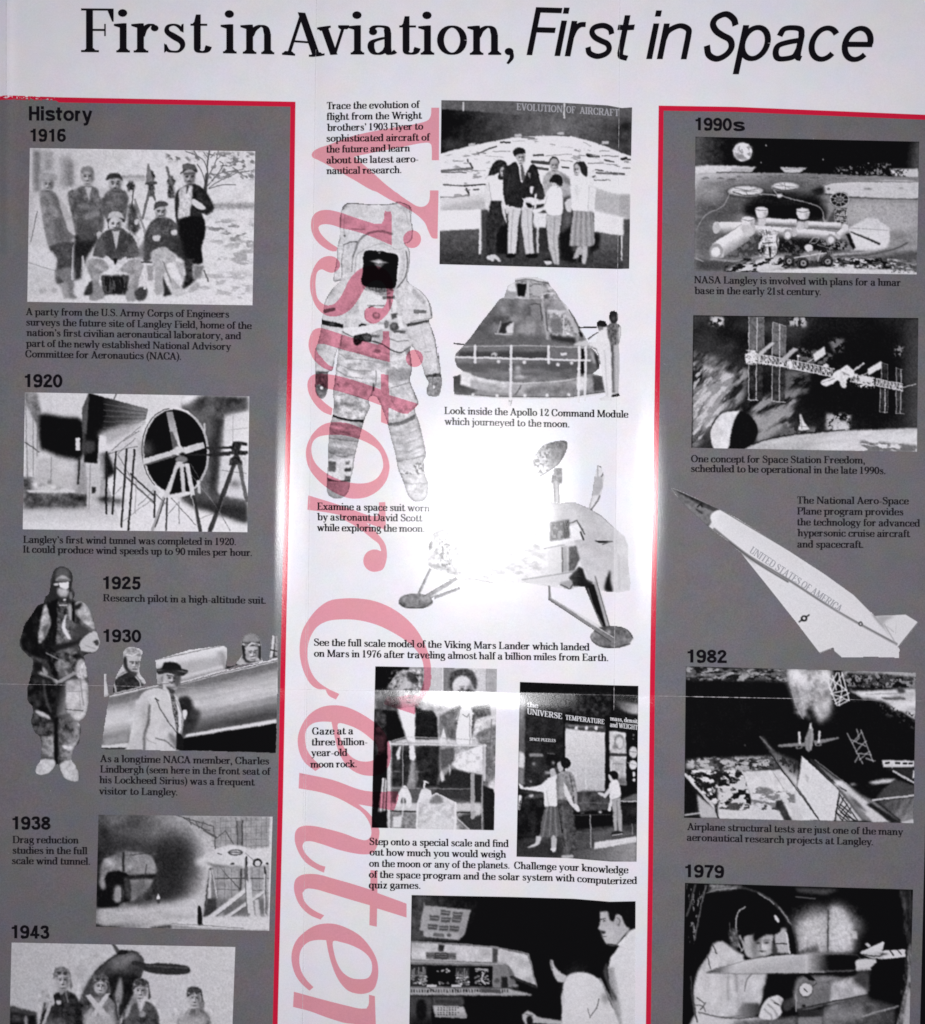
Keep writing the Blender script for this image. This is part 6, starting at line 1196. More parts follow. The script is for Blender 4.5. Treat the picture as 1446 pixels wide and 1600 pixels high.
p.P('905,212 945,215 950,260 900,260', 110, 3); p.P('885,255 950,262 945,300 890,300', 84, 3); p.N('885,212 950,212 945,300 890,300', 12, 60); p.L('912,300 918,405', 28, 160, 3); p.L('903,300 908,400', 6, 90, 3); p.L('928,300 932,405', 5, 80, 3)
p.P('1125,265 1170,262 1172,320 1150,365 1115,365', 170, 3); p.L('1140,200 1145,260', 6, 150, 3); p.L('1180,238 1165,262', 6, 60, 3); p.L('1150,205 1165,212', 6, 80, 3); p.L('1110,370 1095,440', 14, 176, 3); p.L('1155,370 1140,400 1108,445', 8, 80, 3, .9, 1); p.L('1125,265 1112,365', 4, 120, 2)
cut_pic(p, poster, 'cut-out print of a pale planetary lander on splayed legs with round footpads', True)
# looking into the moon rock case
p = Pic(560, 1030, 5.5167, (578, 1038, 780, 1300), 190)
p.P('140,60 445,60 445,290 330,270 140,270', 5, 4); p.P('440,60 560,60 560,280 440,280', 150, 8); p.P('560,60 730,60 730,300 560,300', 190, 6); p.P('540,60 560,60 560,270 540,270', 120, 6); p.P('725,60 830,60 830,290 725,290', 120, 8); p.P('722,60 732,60 732,290 722,290', 214, 3); p.P('1000,60 1110,60 1110,300 1000,300', 196, 8); p.P('1105,60 1200,60 1200,400 1105,400', 160, 12); p.L('1105,70 1105,290', 5, 120, 4)
p.C('250,250 290,180 330,110 400,90 470,100 530,140 560,220 520,270 480,300 420,280 330,290 270,290', 120, 8); p.N('250,90 560,90 540,300 260,290', 24, 150, 6); p.C('420,110 500,130 510,200 470,210 430,170', 30, 10, .8); p.C('330,130 400,120 400,240 340,230', 150, 10, .5)
for q_ in ('280,200 320,150 360,130', '300,230 340,170 380,160', '340,240 360,190 420,170', '500,150 530,190 520,240', '380,110 440,100 480,120'): p.L(q_, 8, 205, 5, .7, 1)
p.P('330,250 480,240 500,300 490,420 400,440 330,400', 190, 10); p.C('380,200 440,190 480,240 486,320 450,380 400,370 372,300', 182, 8); p.L('395,262 420,258', 8, 80, 5); p.L('448,256 470,258', 8, 80, 5); p.L('415,335 455,333', 9, 80, 5); p.S(385, 310, 20, 50, 130, .6); p.L('436,270 440,300', 7, 130, 5)
p.P('140,270 350,270 360,440 200,460 140,440', 70, 20); p.S(200, 330, 60, 60, 120, .6); p.S(300, 390, 70, 50, 60, .8); p.N('140,270 380,270 380,450 140,450', 40, 50); p.S(560, 380, 90, 70, 96, .9); p.P('560,280 730,280 700,480 560,440', 170, 20); p.N('480,280 730,280 700,470 500,470', 30, 50)
p.P('130,440 230,440 330,440 420,680 260,720 250,1450 115,1450', 8, 8); p.C('140,450 200,440 240,500 230,640 200,700 140,690', 46, 10); p.N('130,440 260,440 230,830 130,830', 40, 50); p.P('150,690 240,640 230,780 150,820', 60, 14)
p.P('340,430 490,410 490,720 420,690', 226, 4); p.P('490,390 560,440 640,440 680,500 690,690 490,690', 22, 6); p.N('490,400 690,440 690,690 490,690', 30, 14); p.L('345,440 418,680', 5, 140, 4)
p.C('780,200 800,120 860,86 930,80 990,110 1028,190 1010,260 990,240 940,160 870,150 830,190 815,270 790,250', 66, 8); p.N('780,80 1030,80 1010,260 790,270', 18, 40); p.C('820,200 870,155 940,160 990,240 1000,290 1010,380 960,430 890,430 840,360 815,280', 205, 6); p.P('860,268 1000,262 1000,285 860,288', 90, 6); p.C('900,268 960,265 950,290 905,290', 30, 4); p.L('905,340 950,336', 9, 90, 5); p.L('930,290 936,318', 8, 130, 5); p.S(870, 330, 26, 60, 140, .6); p.S(930, 390, 50, 20, 150, .6)
p.P('700,500 880,390 890,430 850,520 860,700 780,690 700,580', 92, 6); p.P('700,490 820,430 870,400 860,640 800,600 740,560', 110, 10); p.N('690,400 880,400 860,720 690,720', 34, 40); p.P('1010,400 1130,380 1145,480 1010,520 990,640 970,700 960,460', 84, 6); p.N('960,380 1150,380 1100,690 960,700', 20, 60); p.P('1025,540 1190,480 1180,560 1030,630', 205, 5); p.P('1020,640 1190,560 1190,1000 1080,1150 1060,900', 120, 8); p.N('1000,560 1190,500 1190,1120 1060,1100', 40, 50); p.L('1100,700 1190,680', 5, 80, 5); p.L('1150,520 1130,900 1080,1000', 6, 90, 6); p.L('1100,900 1190,860', 6, 80, 6)
p.C('880,430 960,420 1000,480 980,520 960,990 850,720 860,540', 224, 4); p.P('840,520 875,430 900,480 870,510', 212, 3); p.L('875,440 855,510', 6, 90, 3); p.L('960,470 940,500 900,480', 7, 100, 4); p.L('960,480 965,1000', 6, 120, 5); p.P('690,520 760,600 780,690 700,690', 120, 8); p.P('735,590 755,660 760,760 700,920 690,760', 210, 4)
p.vis(435, 290, 46, 84, 190); p.vis(925, 270, 70, 96, 205)
# display case
p.P('255,715 1100,740 1075,1460 255,1460', 46, 4, .35); p.P('290,750 470,740 440,1000 420,1100 290,1100', 40, 8); p.P('490,750 700,740 700,1000 680,1110 500,1110', 20, 10, .9); p.N('290,740 700,740 700,1100 290,1100', 40, 30); p.P('355,750 372,750 360,860 340,870 325,820', 205, 5); p.P('440,740 480,740 495,840 480,870 445,860', 214, 4); p.P('830,820 1070,740 1080,990 960,1000 870,960 800,900', 214, 6); p.N('830,760 1080,740 1070,1000 840,990', 30, 50); p.P('700,780 830,760 830,880 720,960', 80, 8)
p.P('800,940 1070,1000 1060,1240 640,1180 700,1050', 34, 8); p.P('290,1110 980,1100 980,1250 290,1250', 56, 10, .7); p.P('720,960 750,1040 720,1060 705,990', 200, 5); p.P('780,890 800,960 780,1010', 200, 5); p.S(510, 1000, 14, 80, 150, .6); p.S(500, 970, 70, 12, 130, .6); p.S(330, 970, 40, 12, 120, .6)
p.P('285,1260 1065,1250 1065,1470 285,1470', 120, 8); p.N('285,1250 1065,1250 1065,1470 285,1470', 40, 60); p.P('250,1240 1050,1240 1050,1310 260,1310', 190, 8); p.L('280,1310 1000,1322', 14, 40, 4); p.P('510,1240 845,1240 850,1470 500,1470', 196, 6); p.N('510,1240 845,1240 850,1470 500,1470', 40, 40)
p.P('900,1340 1070,1330 1070,1470 960,1470 860,1370', 50, 6); p.L('850,1370 960,1470', 9, 200, 4); p.P('300,1360 380,1350 370,1450 300,1450', 205, 6); p.P('640,1370 790,1370 850,1470 500,1470', 205, 12)
p.C('400,1090 440,1140 462,1210 455,1270 420,1270 410,1210 390,1190 370,1210 360,1270 325,1260 340,1170', 212, 4); p.L('400,1095 380,1350', 14, 226, 6, .8); p.P('560,1045 580,1045 610,1065 610,1072 580,1065 575,1110 625,1130 635,1180 600,1230 510,1240 540,1130 562,1110', 212, 3); p.P('605,1190 680,1155 845,1240 830,1252 520,1250', 200, 4); p.C('640,1190 680,1165 730,1200 720,1240 620,1240', 120, 8); p.L('600,1195 680,1156 845,1240', 7, 226, 3)
for s_, w, t in (('268,715 260,1460', 30, 214), ('290,745 285,1460', 5, 120), ('255,715 410,670 740,680', 8, 190), ('260,730 1100,745', 16, 212), ('410,675 440,740', 6, 150), ('385,740 385,1100', 7, 196), ('1090,740 1088,1040', 22, 205), ('1075,745 1065,1460', 7, 190), ('985,1000 990,1360', 36, 176), ('515,1240 505,1470', 14, 222), ('838,1240 832,1470', 18, 222), ('290,1112 980,1120', 6, 150), ('1080,1300 1078,1390', 20, 205), ('1020,720 1100,745', 8, 190), ('740,680 1000,700', 6, 150)): p.L(s_, w, t, 4, .9)
p.P('165,1340 215,1020 245,1030 235,1340 185,1370', 120, 4); p.L('215,1030 190,1370', 14, 214, 3); p.L('240,1050 225,1350', 14, 190, 3); p.P('115,1320 180,1320 250,1300 255,1460 115,1460', 12, 6); p.P('1075,1090 1180,1130 1172,1475 1075,1475', 24, 6); p.C('1155,1090 1185,1080 1180,1160', 205, 4); p.P('1020,1260 1060,1260 1060,1340 1000,1360', 190, 8)
p.N('140,60 1200,60 1200,1475 115,1475', 8, 16, 4)
frame_pic(p, poster, [(586.8, 1041), (777, 1045)], [(580.8, 1293.4), (772.4, 1297.4)], 'printed photograph of two people gazing into a moon rock case', True)

# universe wall of a planetarium display
p = Pic(790, 1050, 5.1625, (804, 1062, 1002, 1350), 20)
p.P('100,60 1090,60 1090,200 100,160', 12, 6); p.P('110,170 870,170 870,360 110,300', 30, 10); p.N('110,170 870,180 870,360 110,330', 30, 50); p.G('870,220 1075,260 1075,345 960,320 880,260', 900, 230, 40, 1040, 330, 180, 10); p.P('865,100 880,100 870,500 835,480', 10, 8)
p.G('110,180 165,200 160,660 105,660', 110, 400, 130, 160, 420, 90, 8); p.P('105,640 160,660 155,780 102,770', 205, 8); p.P('102,770 160,780 155,920 100,900', 120, 8)
p.P('165,350 470,390 460,660 440,900 160,900', 32, 6); p.N('165,350 470,390 440,900 160,900', 60, 24); p.P('195,655 300,660 300,685 195,682', 130, 5); p.P('330,650 425,660 420,760 330,750', 16, 5); p.L('340,655 400,662', 8, 90, 4); p.S(232, 742, 18, 18, 190, .9); p.S(385, 735, 18, 18, 170, .8); p.S(205, 885, 14, 12, 130, .8); p.P('320,800 380,800 380,825 320,825', 150, 6); p.S(230, 760, 70, 80, 60, .5)
p.G('480,420 808,490 805,960 560,970 480,800', 600, 500, 205, 650, 960, 176, 4); p.P('478,415 808,430 808,490 480,455', 60, 5); p.P('500,425 790,440 790,455 500,440', 110, 4); p.P('470,360 482,360 480,830 468,700', 8, 4)
for x in (575, 657, 732): p.P([(x - 12, 440), (x + 12, 440), (x + 10, 468), (x - 12, 465)], 205, 3); p.L([(x, 470), (x - 6, 950)], 6, 196, 4, .7)
p.L('648,480 650,1115', 14, 196, 4); p.P('808,350 842,350 838,960 805,930', 8, 4)
p.P('838,475 972,490 978,660 840,655', 190, 4); p.P('840,675 975,680 978,915 900,905 840,800', 176, 4); p.N('840,475 975,490 978,915 840,800', 30, 40); p.E(918, 565, 44, 62, 120, 4); p.E(922, 572, 34, 46, 196, 6); p.E(885, 605, 24, 20, 110, 6, .7); p.P('840,655 978,662 978,678 840,675', 60, 4); p.L('870,740 940,745', 8, 130, 5); p.P('880,860 970,850 978,915 900,905', 100, 8)
p.P('978,470 1075,480 1075,1000 985,980 978,915', 6, 5); p.E(1032, 648, 34, 46, 190, 4); p.E(1030, 750, 32, 38, 205, 4); p.E(1037, 825, 11, 22, 200, 3); p.E(1038, 872, 11, 14, 200, 3); p.L('1000,640 1070,650', 6, 110, 3); p.L('985,730 1070,755', 6, 150, 3); p.E(1035, 510, 8, 10, 90, 3); p.E(1035, 540, 8, 6, 90, 3); p.P('880,910 1075,940 1075,990 900,1000', 10, 8)
p.P('100,1000 310,1000 310,1380 100,1360', 22, 8); p.N('100,900 310,900 300,1380 100,1380', 50, 30); p.C('150,1020 200,985 260,985 320,970 320,1005 220,1025', 66, 5); p.E(210, 998, 20, 16, 170, 4); p.P('100,995 130,995 118,1110 100,1115', 205, 4); p.L('118,1040 112,1100', 8, 30, 3); p.P('160,900 310,920 300,980 160,990', 46, 10)
p.C('560,990 600,965 680,955 780,980 840,1030 850,1100 760,1130 600,1150 560,1080', 62, 8); p.N('560,960 850,980 840,1140 570,1150', 40, 40); p.L('580,1060 700,1055 840,1060', 8, 100, 5, .8, 1); p.P('560,1130 860,1110 870,1240 570,1260', 8, 6); p.S(765, 1130, 18, 14, 205, .9); p.S(620, 1138, 20, 12, 90, .8); p.L('560,1155 850,1150', 7, 70, 4); p.C('930,1040 1000,1000 1075,980 1075,1040', 90, 6); p.L('930,1045 1075,1045', 9, 205, 3); p.P('930,1055 1075,1060 1075,1220 940,1220', 20, 8); p.S(1030, 1120, 60, 40, 60, .6); p.C('740,970 790,975 800,1000 770,1000', 190, 4)
p.P('100,1360 320,1330 580,1280 700,1260 1075,1230 1075,1540 90,1500', 66, 10); p.N('100,1330 1075,1240 1075,1540 90,1500', 60, 30); p.G('560,1440 720,1420 1060,1330 1060,1540 560,1520', 600, 1440, 76, 1000, 1500, 140, 10); p.P('90,1370 460,1350 460,1500 90,1500', 34, 20, .7); p.P('700,1290 920,1270 1060,1310 720,1375', 84, 6); p.P('716,1375 1058,1325 1058,1370 718,1430', 205, 4); p.L('686,1160 690,1415', 9, 150, 3); p.L('1025,1230 1025,1310', 6, 140, 3); p.L('580,1290 690,1300', 6, 90, 4)
# visitors
p.C('360,800 380,775 415,790 430,830 400,850 365,850', 170, 3); p.C('395,770 425,780 435,830 415,830', 60, 4); p.C('110,905 130,930 270,915 330,865 370,848 420,850 430,1000 415,1085 320,1090 310,980 270,965 180,950 125,940', 214, 4); p.L('330,960 350,1080', 6, 170, 5); p.C('105,895 130,905 150,930 125,938', 205, 3)
p.P('325,1085 425,1082 460,1330 275,1335 290,1200', 90, 4)
for i in range(6): p.L([(340 + i * 15, 1090), (300 + i * 28, 1330)], 9, 70 if i % 2 else 136, 5, .7)
p.C('250,1325 295,1335 260,1400 190,1420 185,1410 240,1380', 190, 4); p.C('375,1330 412,1335 405,1440 370,1435', 176, 4); p.C('365,1425 408,1415 400,1442 370,1440', 205, 3)
p.C('420,740 455,720 470,760 460,800 430,800', 176, 4); p.C('450,710 490,690 525,720 522,760 490,780 455,760', 18, 3); p.C('425,830 460,800 530,810 560,870 575,960 545,1010 490,1040 420,1030 410,900', 130, 4); p.N('410,800 570,800 560,1030 415,1030', 22, 50); p.P('440,860 480,850 500,1000 460,1030 430,1000', 160, 8, .6); p.C('470,900 495,930 560,1070 540,1085 480,990', 205, 4); p.C('550,930 575,950 580,1060 560,1070', 150, 4); p.C('550,1065 585,1070 600,1120 575,1125 555,1100', 205, 3); p.L('520,840 548,960', 8, 70, 5)
p.P('415,1030 490,1035 545,1090 555,1200 585,1430 555,1450 530,1300 540,1490 470,1500 465,1300', 70, 5); p.N('415,1030 560,1050 580,1450 470,1490', 24, 36); p.L('460,1080 480,1300 505,1480', 12, 110, 8, .7); p.C('460,1480 540,1478 540,1498 460,1500', 170, 4)
p.C('835,820 850,800 890,798 912,830 900,870 870,865 850,840', 16, 3); p.C('832,825 850,835 870,865 850,880 835,860', 190, 3); p.C('840,900 870,865 910,880 928,960 920,1010 850,1030 835,960', 212, 4); p.C('790,1000 830,940 845,960 810,1010', 200, 4); p.C('850,1020 880,990 870,1060 850,1100 835,1090', 205, 4); p.C('825,1110 845,1085 855,1100 845,1125', 205, 3); p.P('858,1030 925,1010 940,1150 940,1290 910,1290 905,1190 895,1285 875,1280 870,1150', 160, 4); p.L('900,1040 905,1180', 7, 110, 6); p.C('858,1295 900,1280 945,1290 940,1310 860,1325', 40, 3); p.L('862,1318 905,1312 942,1305', 7, 214, 3)
p.N('90,60 1090,60 1090,1540 90,1540', 8, 16, 4)
ph = frame_pic(p, poster, [(812.7, 1065.5), (880, 1068), (954.6, 1070.6), (997.8, 1071.7)], [(807.4, 1338.6), (890, 1341), (954.6, 1346.2), (995, 1346.4)], 'printed photograph of three people at a universe display wall')
text('sign_lettering', [('the', [(824, 1104.4), (841.5, 1106.6)], None, 8.5), ('UNIVERSE', [(824, 1115.6), (878.5, 1123.6)], None, 9), ('TEMPERATURE', [(884, 1124.4), (944.5, 1131.6)], None, 7.6),
     ('mass, densit', [(953.5, 1125.5), (997.2, 1130.4)], None, 6.8), ('and WEIGHT', [(953.5, 1135.6), (996.6, 1140.4)], None, 7.6), ('SPACE PUZZLES', [(828, 1157), (868.5, 1159.6)], None, 4.6)], SIGN, M_white, ph, 4, 8, 'white panel titles of the universe display')

# space shuttle style console
p = Pic(620, 1380, 3.615, (636, 1394, 998, 1662), 4)
p.P('70,60 1360,60 1360,1000 70,1000', 4); p.G('75,65 470,75 440,200 350,330 75,330', 100, 250, 66, 430, 120, 14, 12); p.N('75,70 470,80 350,330 75,330', 40, 30); p.G('1180,90 1360,100 1360,250 1290,240 1220,180', 1200, 110, 60, 1330, 220, 10, 8)
p.P('155,100 160,125 420,152 385,285 355,320 155,300 150,268 132,265', 150, 4); p.G('160,125 420,152 380,285 135,265', 150, 130, 166, 380, 280, 136, 4, .6); p.P('155,270 350,285 345,318 155,300', 166, 4)
for x, y in ((250, 150), (318, 160), (190, 180), (252, 190), (314, 190), (178, 230), (240, 236), (300, 240)): p.P([(x, y), (x + 56, y + 4), (x + 48, y + 34), (x - 2, y + 30)], 78, 3); p.L([(x + 4, y + 14), (x + 46, y + 18)], 6, 130, 2)
p.P('205,280 270,285 268,305 205,300', 96, 3); p.E(296, 294, 14, 10, 90, 3)
p.P('80,330 240,340 560,360 745,405 790,580 650,530 560,450 80,440', 190, 4); p.N('80,330 745,400 790,580 650,530 560,450 80,440', 50, 40); p.L('80,330 400,345 640,375 745,400 792,585', 8, 130, 3, 1); p.P('540,365 572,370 570,450 540,448', 70, 4); p.P('235,345 270,350 265,390 235,385', 40, 4)
p.P('168,390 335,395 335,432 168,428', 96, 4); p.P('215,392 292,395 292,430 215,428', 60, 3); p.L('225,402 285,404', 4, 120, 2); p.L('225,414 285,416', 4, 110, 2); p.L('170,410 215,412', 4, 60, 2); p.L('295,412 335,414', 4, 60, 2)
p.P('76,430 560,452 620,455 645,490 660,590 76,590', 120, 4); p.P('76,460 540,470 540,585 76,582', 12, 4); p.L('76,440 600,458', 8, 160, 3)
p.P('80,465 170,470 170,580 80,578', 44, 4); p.P('178,472 330,476 328,580 178,580', 5, 3); p.P('335,475 410,478 410,582 335,580', 50, 4); p.P('415,470 540,474 540,584 415,582', 8, 3); p.P('545,478 620,480 630,590 545,590', 120, 4); p.E(568, 550, 14, 16, 80, 4); p.P('595,525 625,530 632,600 590,600', 30, 4); p.P('625,460 660,500 680,600 650,600', 100, 4)
r_ = np.random.default_rng(9)
for x0, x1, y0, y1, n_, t in ((82, 168, 475, 515, 14, 170), (338, 408, 478, 520, 12, 170)):
    for i in range(n_): x = x0 + (x1 - x0) * i / n_; p.L([(x, y1), (x, y1 - r_.random() * (y1 - y0))], 4, t * (.5 + .5 * r_.random()), 2)
for x0, x1, y0, y1, n_ in ((82, 168, 525, 575, 40), (338, 408, 525, 578, 36), (440, 530, 475, 575, 40), (240, 300, 560, 572, 12), (210, 310, 480, 510, 8)):
    for i in range(n_): p.E(x0 + r_.random() * (x1 - x0), y0 + r_.random() * (y1 - y0), 3 + 7 * r_.random(), 2 + 4 * r_.random(), 90 + 120 * r_.random(), 2)
p.L('490,510 480,545 500,570', 12, 190, 3, 1, 1); p.L('450,485 510,490', 10, 170, 3); p.L('335,520 408,522', 4, 150, 2); p.L('80,520 168,522', 4, 150, 2)
p.P('74,588 640,595 765,628 760,636 74,632', 160, 4)
for i in range(36): x = 80 + i * 15.5; p.P([(x, 598), (x + 8 * r_.random() + 3, 598), (x + 8, 616 + 4 * r_.random()), (x, 616)], 40 + 60 * r_.random(), 2)
p.P('470,595 580,600 590,620 480,618', 76, 3); p.P('172,572 228,574 228,588 172,586', 190, 2); p.P('310,572 366,574 366,588 310,586', 190, 2); p.L('180,590 220,615', 4, 60, 2); p.L('320,590 355,615', 4, 60, 2); p.P('650,580 690,585 690,610 655,600', 30, 4); p.L('650,530 790,590', 16, 40, 4); p.E(670, 578, 20, 8, 130, 4)
p.P('72,634 200,640 200,800 70,800', 62, 5); p.C('115,670 160,665 165,760 120,770', 14, 6); p.P('200,640 375,640 380,690 205,690', 84, 8); p.P('215,655 365,655 365,685 215,680', 50, 6); p.P('204,690 380,695 398,752 390,760 220,755', 176, 4); p.L('220,752 392,758', 7, 205, 3)
for i in range(4):
    for j in range(9): 
        if j < 8 - i % 2: p.P([(232 + j * 16, 700 + i * 13), (241 + j * 16, 700 + i * 13), (241 + j * 16, 707 + i * 13), (232 + j * 16, 707 + i * 13)], 60 + 50 * r_.random(), 1.5)
p.P('72,760 700,770 700,1000 72,1000', 10, 20, .8)
# man standing, person seated
p.C('1150,160 1180,130 1240,150 1300,200 1320,250 1280,300 1240,350 1190,345 1170,320 1160,290 1150,265 1138,260 1150,220', 176, 4); p.S(1200, 290, 40, 50, 205, .6); p.S(1250, 200, 40, 40, 150, .6); p.C('1150,160 1165,125 1230,100 1360,105 1360,250 1300,245 1270,190 1240,175 1225,215 1205,205 1190,160', 10, 4); p.C('1235,200 1250,175 1270,190 1268,230 1250,245', 160, 3); p.L('1245,195 1262,210 1255,235', 6, 90, 3, .8, 1); p.L('1155,205 1178,200', 6, 50, 3); p.E(1172, 215, 8, 4, 60, 3); p.P('1150,266 1180,272 1178,286 1158,286', 44, 4); p.L('1160,300 1185,302', 5, 80, 3); p.L('1195,345 1240,350', 8, 30, 4)
p.P('1360,250 1310,270 1260,350 1210,420 1195,480 1200,560 1240,680 1280,1000 1360,1000', 212, 4); p.G('1195,480 1230,470 1270,700 1280,1000 1220,700', 1195, 600, 110, 1260, 590, 200, 6); p.L('1310,270 1270,350', 7, 150, 5); p.P('1245,350 1300,290 1280,360', 220, 3)
p.C('1190,450 1170,500 1185,560 1230,660 1240,640 1200,560', 70, 6); p.C('945,560 970,520 1040,500 1110,520 1160,560 1200,660 1240,740 1275,860 1270,1000 900,1000 930,780 935,640', 208, 4); p.L('1145,655 1130,700 1100,750', 5, 60, 3, .9, 1); p.S(1180, 650, 30, 40, 120, .7); p.L('1080,710 1095,760', 4, 80, 3); p.S(1020, 620, 80, 140, 222, .5); p.L('1150,540 1230,700', 10, 160, 6)
p.C('865,440 880,435 895,470 930,510 960,525 950,555 910,555 880,500', 190, 4); p.L('872,440 880,480', 5, 110, 3); p.C('930,640 940,620 950,690 935,690', 190, 4); p.C('708,745 740,722 780,740 800,755 860,765 930,775 920,800 780,790 730,800 715,775', 176, 4); p.C('735,760 760,750 770,790 740,800', 20, 4); p.L('730,740 770,750', 5, 90, 3)
p.N('70,60 1360,60 1360,1000 70,1000', 8, 10, 4)
frame_pic(p, poster, [(643.5, 1398.5), (800, 1401.5), (896.6, 1404.3), (935, 1407.4), (953, 1409), (993.4, 1408.2)], [(639, 1650), (992.5, 1655)], 'printed photograph of two people at a cockpit console')
# lunar base painting
p = Pic(1070, 200, 3.8457, (1082, 210, 1440, 432), 150)
p.P('55,40 1420,60 1420,300 55,260', 5, 3); p.G('55,45 300,50 240,230 55,240', 60, 150, 84, 270, 150, 6, 10); p.N('55,45 300,50 240,230 55,240', 20, 20); p.G('1330,70 1420,80 1420,250 1330,240', 1330, 150, 8, 1400, 160, 74, 10)
p.E(348, 143, 66, 66, 50, 8, .7); p.E(348, 143, 56, 56, 222, 3); p.T('300,95 400,95 400,190 300,190', 20, 150, .56, 8, 1, 1, 0, .1); p.S(330, 170, 20, 16, 120, .7); p.S(318, 120, 14, 20, 176, .6)
for x, y in ((490, 103), (460, 208), (830, 190), (998, 230), (1105, 212), (1165, 215)): p.E(x, y, 4, 4, 200, 2)
p.P('60,230 130,222 430,232 400,265 60,275', 205, 4); p.L('190,266 400,266', 6, 60, 3); p.P('280,240 420,240 395,262 280,262', 160, 5, .7); p.P('572,235 735,238 690,268 600,268', 196, 3); p.L('580,245 720,246', 4, 130, 2); p.T('900,240 1240,210 1280,290 900,280', 18, 120, .58, 6); p.P('1230,245 1405,245 1405,300 1260,290', 200, 4); p.T('1230,245 1350,245 1330,295 1250,290', 12, 60, .5, 3)
p.G('60,275 700,270 1405,300 1400,450 60,450', 200, 270, 190, 260, 450, 120, 3); p.N('60,270 1405,295 1400,880 60,870', 60, 30, 4, 3, 1)
for x, y, w in ((125, 300, 22), (215, 300, 20), (280, 312, 34), (450, 290, 16), (510, 295, 26), (575, 290, 30), (785, 302, 44), (940, 294, 34), (330, 292, 16)): p.E(x, y, w, w * .26, 190, 3); p.C([(x - w, y - 1), (x, y - w * .28), (x + w, y - 1), (x, y + w * .1)], 70, 3, .8); p.L([(x - w, y + w * .2), (x + w, y + w * .22)], 4, 60, 2, .7)
p.P('60,330 500,300 860,320 830,420 820,520 500,520 60,640', 84, 30, .7); p.C('400,420 600,380 800,420 860,520 780,570 500,560 360,520', 12, 20); p.P('60,440 300,420 340,560 60,600', 76, 20, .8); p.N('60,320 860,320 860,600 60,620', 50, 30, 4, 3, 1); p.S(160, 390, 120, 60, 170, .6); p.S(1150, 480, 220, 60, 170, .7)
p.E(368, 385, 120, 40, 40, 8, .8); p.E(368, 380, 108, 32, 170, 4); p.E(366, 376, 90, 24, 214, 4); p.L('290,385 360,405 450,396 475,380', 6, 40, 3, .9, 1); p.L('366,376 300,360', 5, 110, 3); p.L('366,376 440,365', 5, 110, 3); p.L('366,376 380,404', 5, 110, 3); p.L('290,378 440,380', 4, 130, 3); p.E(366, 378, 14, 6, 120, 3)
p.E(606, 352, 84, 26, 170, 4); p.E(604, 348, 66, 18, 214, 4); p.L('535,360 600,376 675,366', 6, 40, 3, .9, 1); p.L('550,346 660,354', 4, 110, 3); p.L('600,332 608,372', 4, 110, 3); p.L('570,335 640,365', 4, 120, 3)
p.L('270,395 230,470 130,520 70,610', 5, 176, 3, .8, 1); p.L('450,396 560,405 700,440 800,470 830,500 835,550 860,570', 6, 190, 3, .9, 1); p.L('540,375 560,400', 6, 170, 3); p.E(570, 408, 18, 12, 205, 4)
p.C('815,370 860,335 1000,322 1400,322 1400,425 1150,425 950,410 860,395', 200, 5); p.L('820,365 880,330 1050,322 1400,325', 5, 90, 3, .8, 1); p.L('850,395 950,412 1180,425 1400,428', 10, 40, 4, .9, 1); p.C('760,380 830,350 840,390 800,405', 24, 8); p.E(866, 364, 10, 6, 90, 3); p.E(1100, 365, 26, 6, 130, 4); p.E(1300, 362, 16, 4, 140, 4); p.T('1000,440 1380,440 1380,560 1000,560', 10, 110, .64, 6)
p.P('1000,430 1400,430 1400,600 1250,620 1000,560', 176, 20, .7)
p.E(932, 430, 56, 44, 24, 4, 1, -20); p.L(ell(932, 430, 56, 44), 5, 190, 2)
for a in range(0, 360, 40): p.L([(932, 430), (932 + 54 * math.cos(math.radians(a)), 430 + 42 * math.sin(math.radians(a)))], 3.5, 190, 2)
p.E(932, 430, 24, 20, 90, 3, .6); p.L(ell(932, 430, 26, 20), 3, 196, 2); p.P('905,490 975,490 975,575 895,570', 150, 4); p.T('900,480 978,480 978,575 895,570', 9, 60, .5, 2); p.L('900,500 905,570', 5, 205, 2); p.L('975,490 972,575', 5, 200, 2); p.L('905,520 970,525', 4, 200, 2); p.L('905,550 970,550', 4, 200, 2); p.L('920,470 950,490', 5, 120, 2); p.C('860,560 890,500 900,480 905,570', 40, 6, .7)
p.P('60,600 400,600 480,680 470,760 300,790 60,780', 70, 20, .7); p.P('430,650 800,660 980,680 990,740 640,760 440,750', 16, 12); p.T('300,640 470,640 460,770 260,780', 18, 60, .5, 6); p.T('540,670 720,670 700,760 540,760', 16, 80, .6, 6); p.T('780,670 1000,680 990,740 880,740', 14, 130, .5, 6)
def tube(x0, y0, x1, y1, w, t0=214, t1=90):
    a = math.atan2(y1 - y0, x1 - x0); nx_, ny_ = -math.sin(a) * w / 2, math.cos(a) * w / 2
    if ny_ < 0: nx_, ny_ = -nx_, -ny_
    m = ((x0 + x1) / 2, (y0 + y1) / 2)
    p.G([(x0 - nx_, y0 - ny_), (x1 - nx_, y1 - ny_), (x1 + nx_, y1 + ny_), (x0 + nx_, y0 + ny_)], m[0] - nx_ * .2, m[1] - ny_ * .2, t0, m[0] + nx_, m[1] + ny_, t1, 2); p.E(x0, y0, w * .28, w * .5, t0 * .85, 2, 1, math.degrees(a)); p.L([(x0 - nx_, y0 - ny_), (x1 - nx_, y1 - ny_)], 4, 60, 2, .5)
tube(190, 600, 360, 602, 76); tube(480, 562, 675, 572, 44); tube(730, 580, 940, 590, 44); tube(410, 610, 640, 628, 58); tube(660, 625, 905, 650, 56); p.P('440,540 490,545 480,590 445,590', 196, 4)
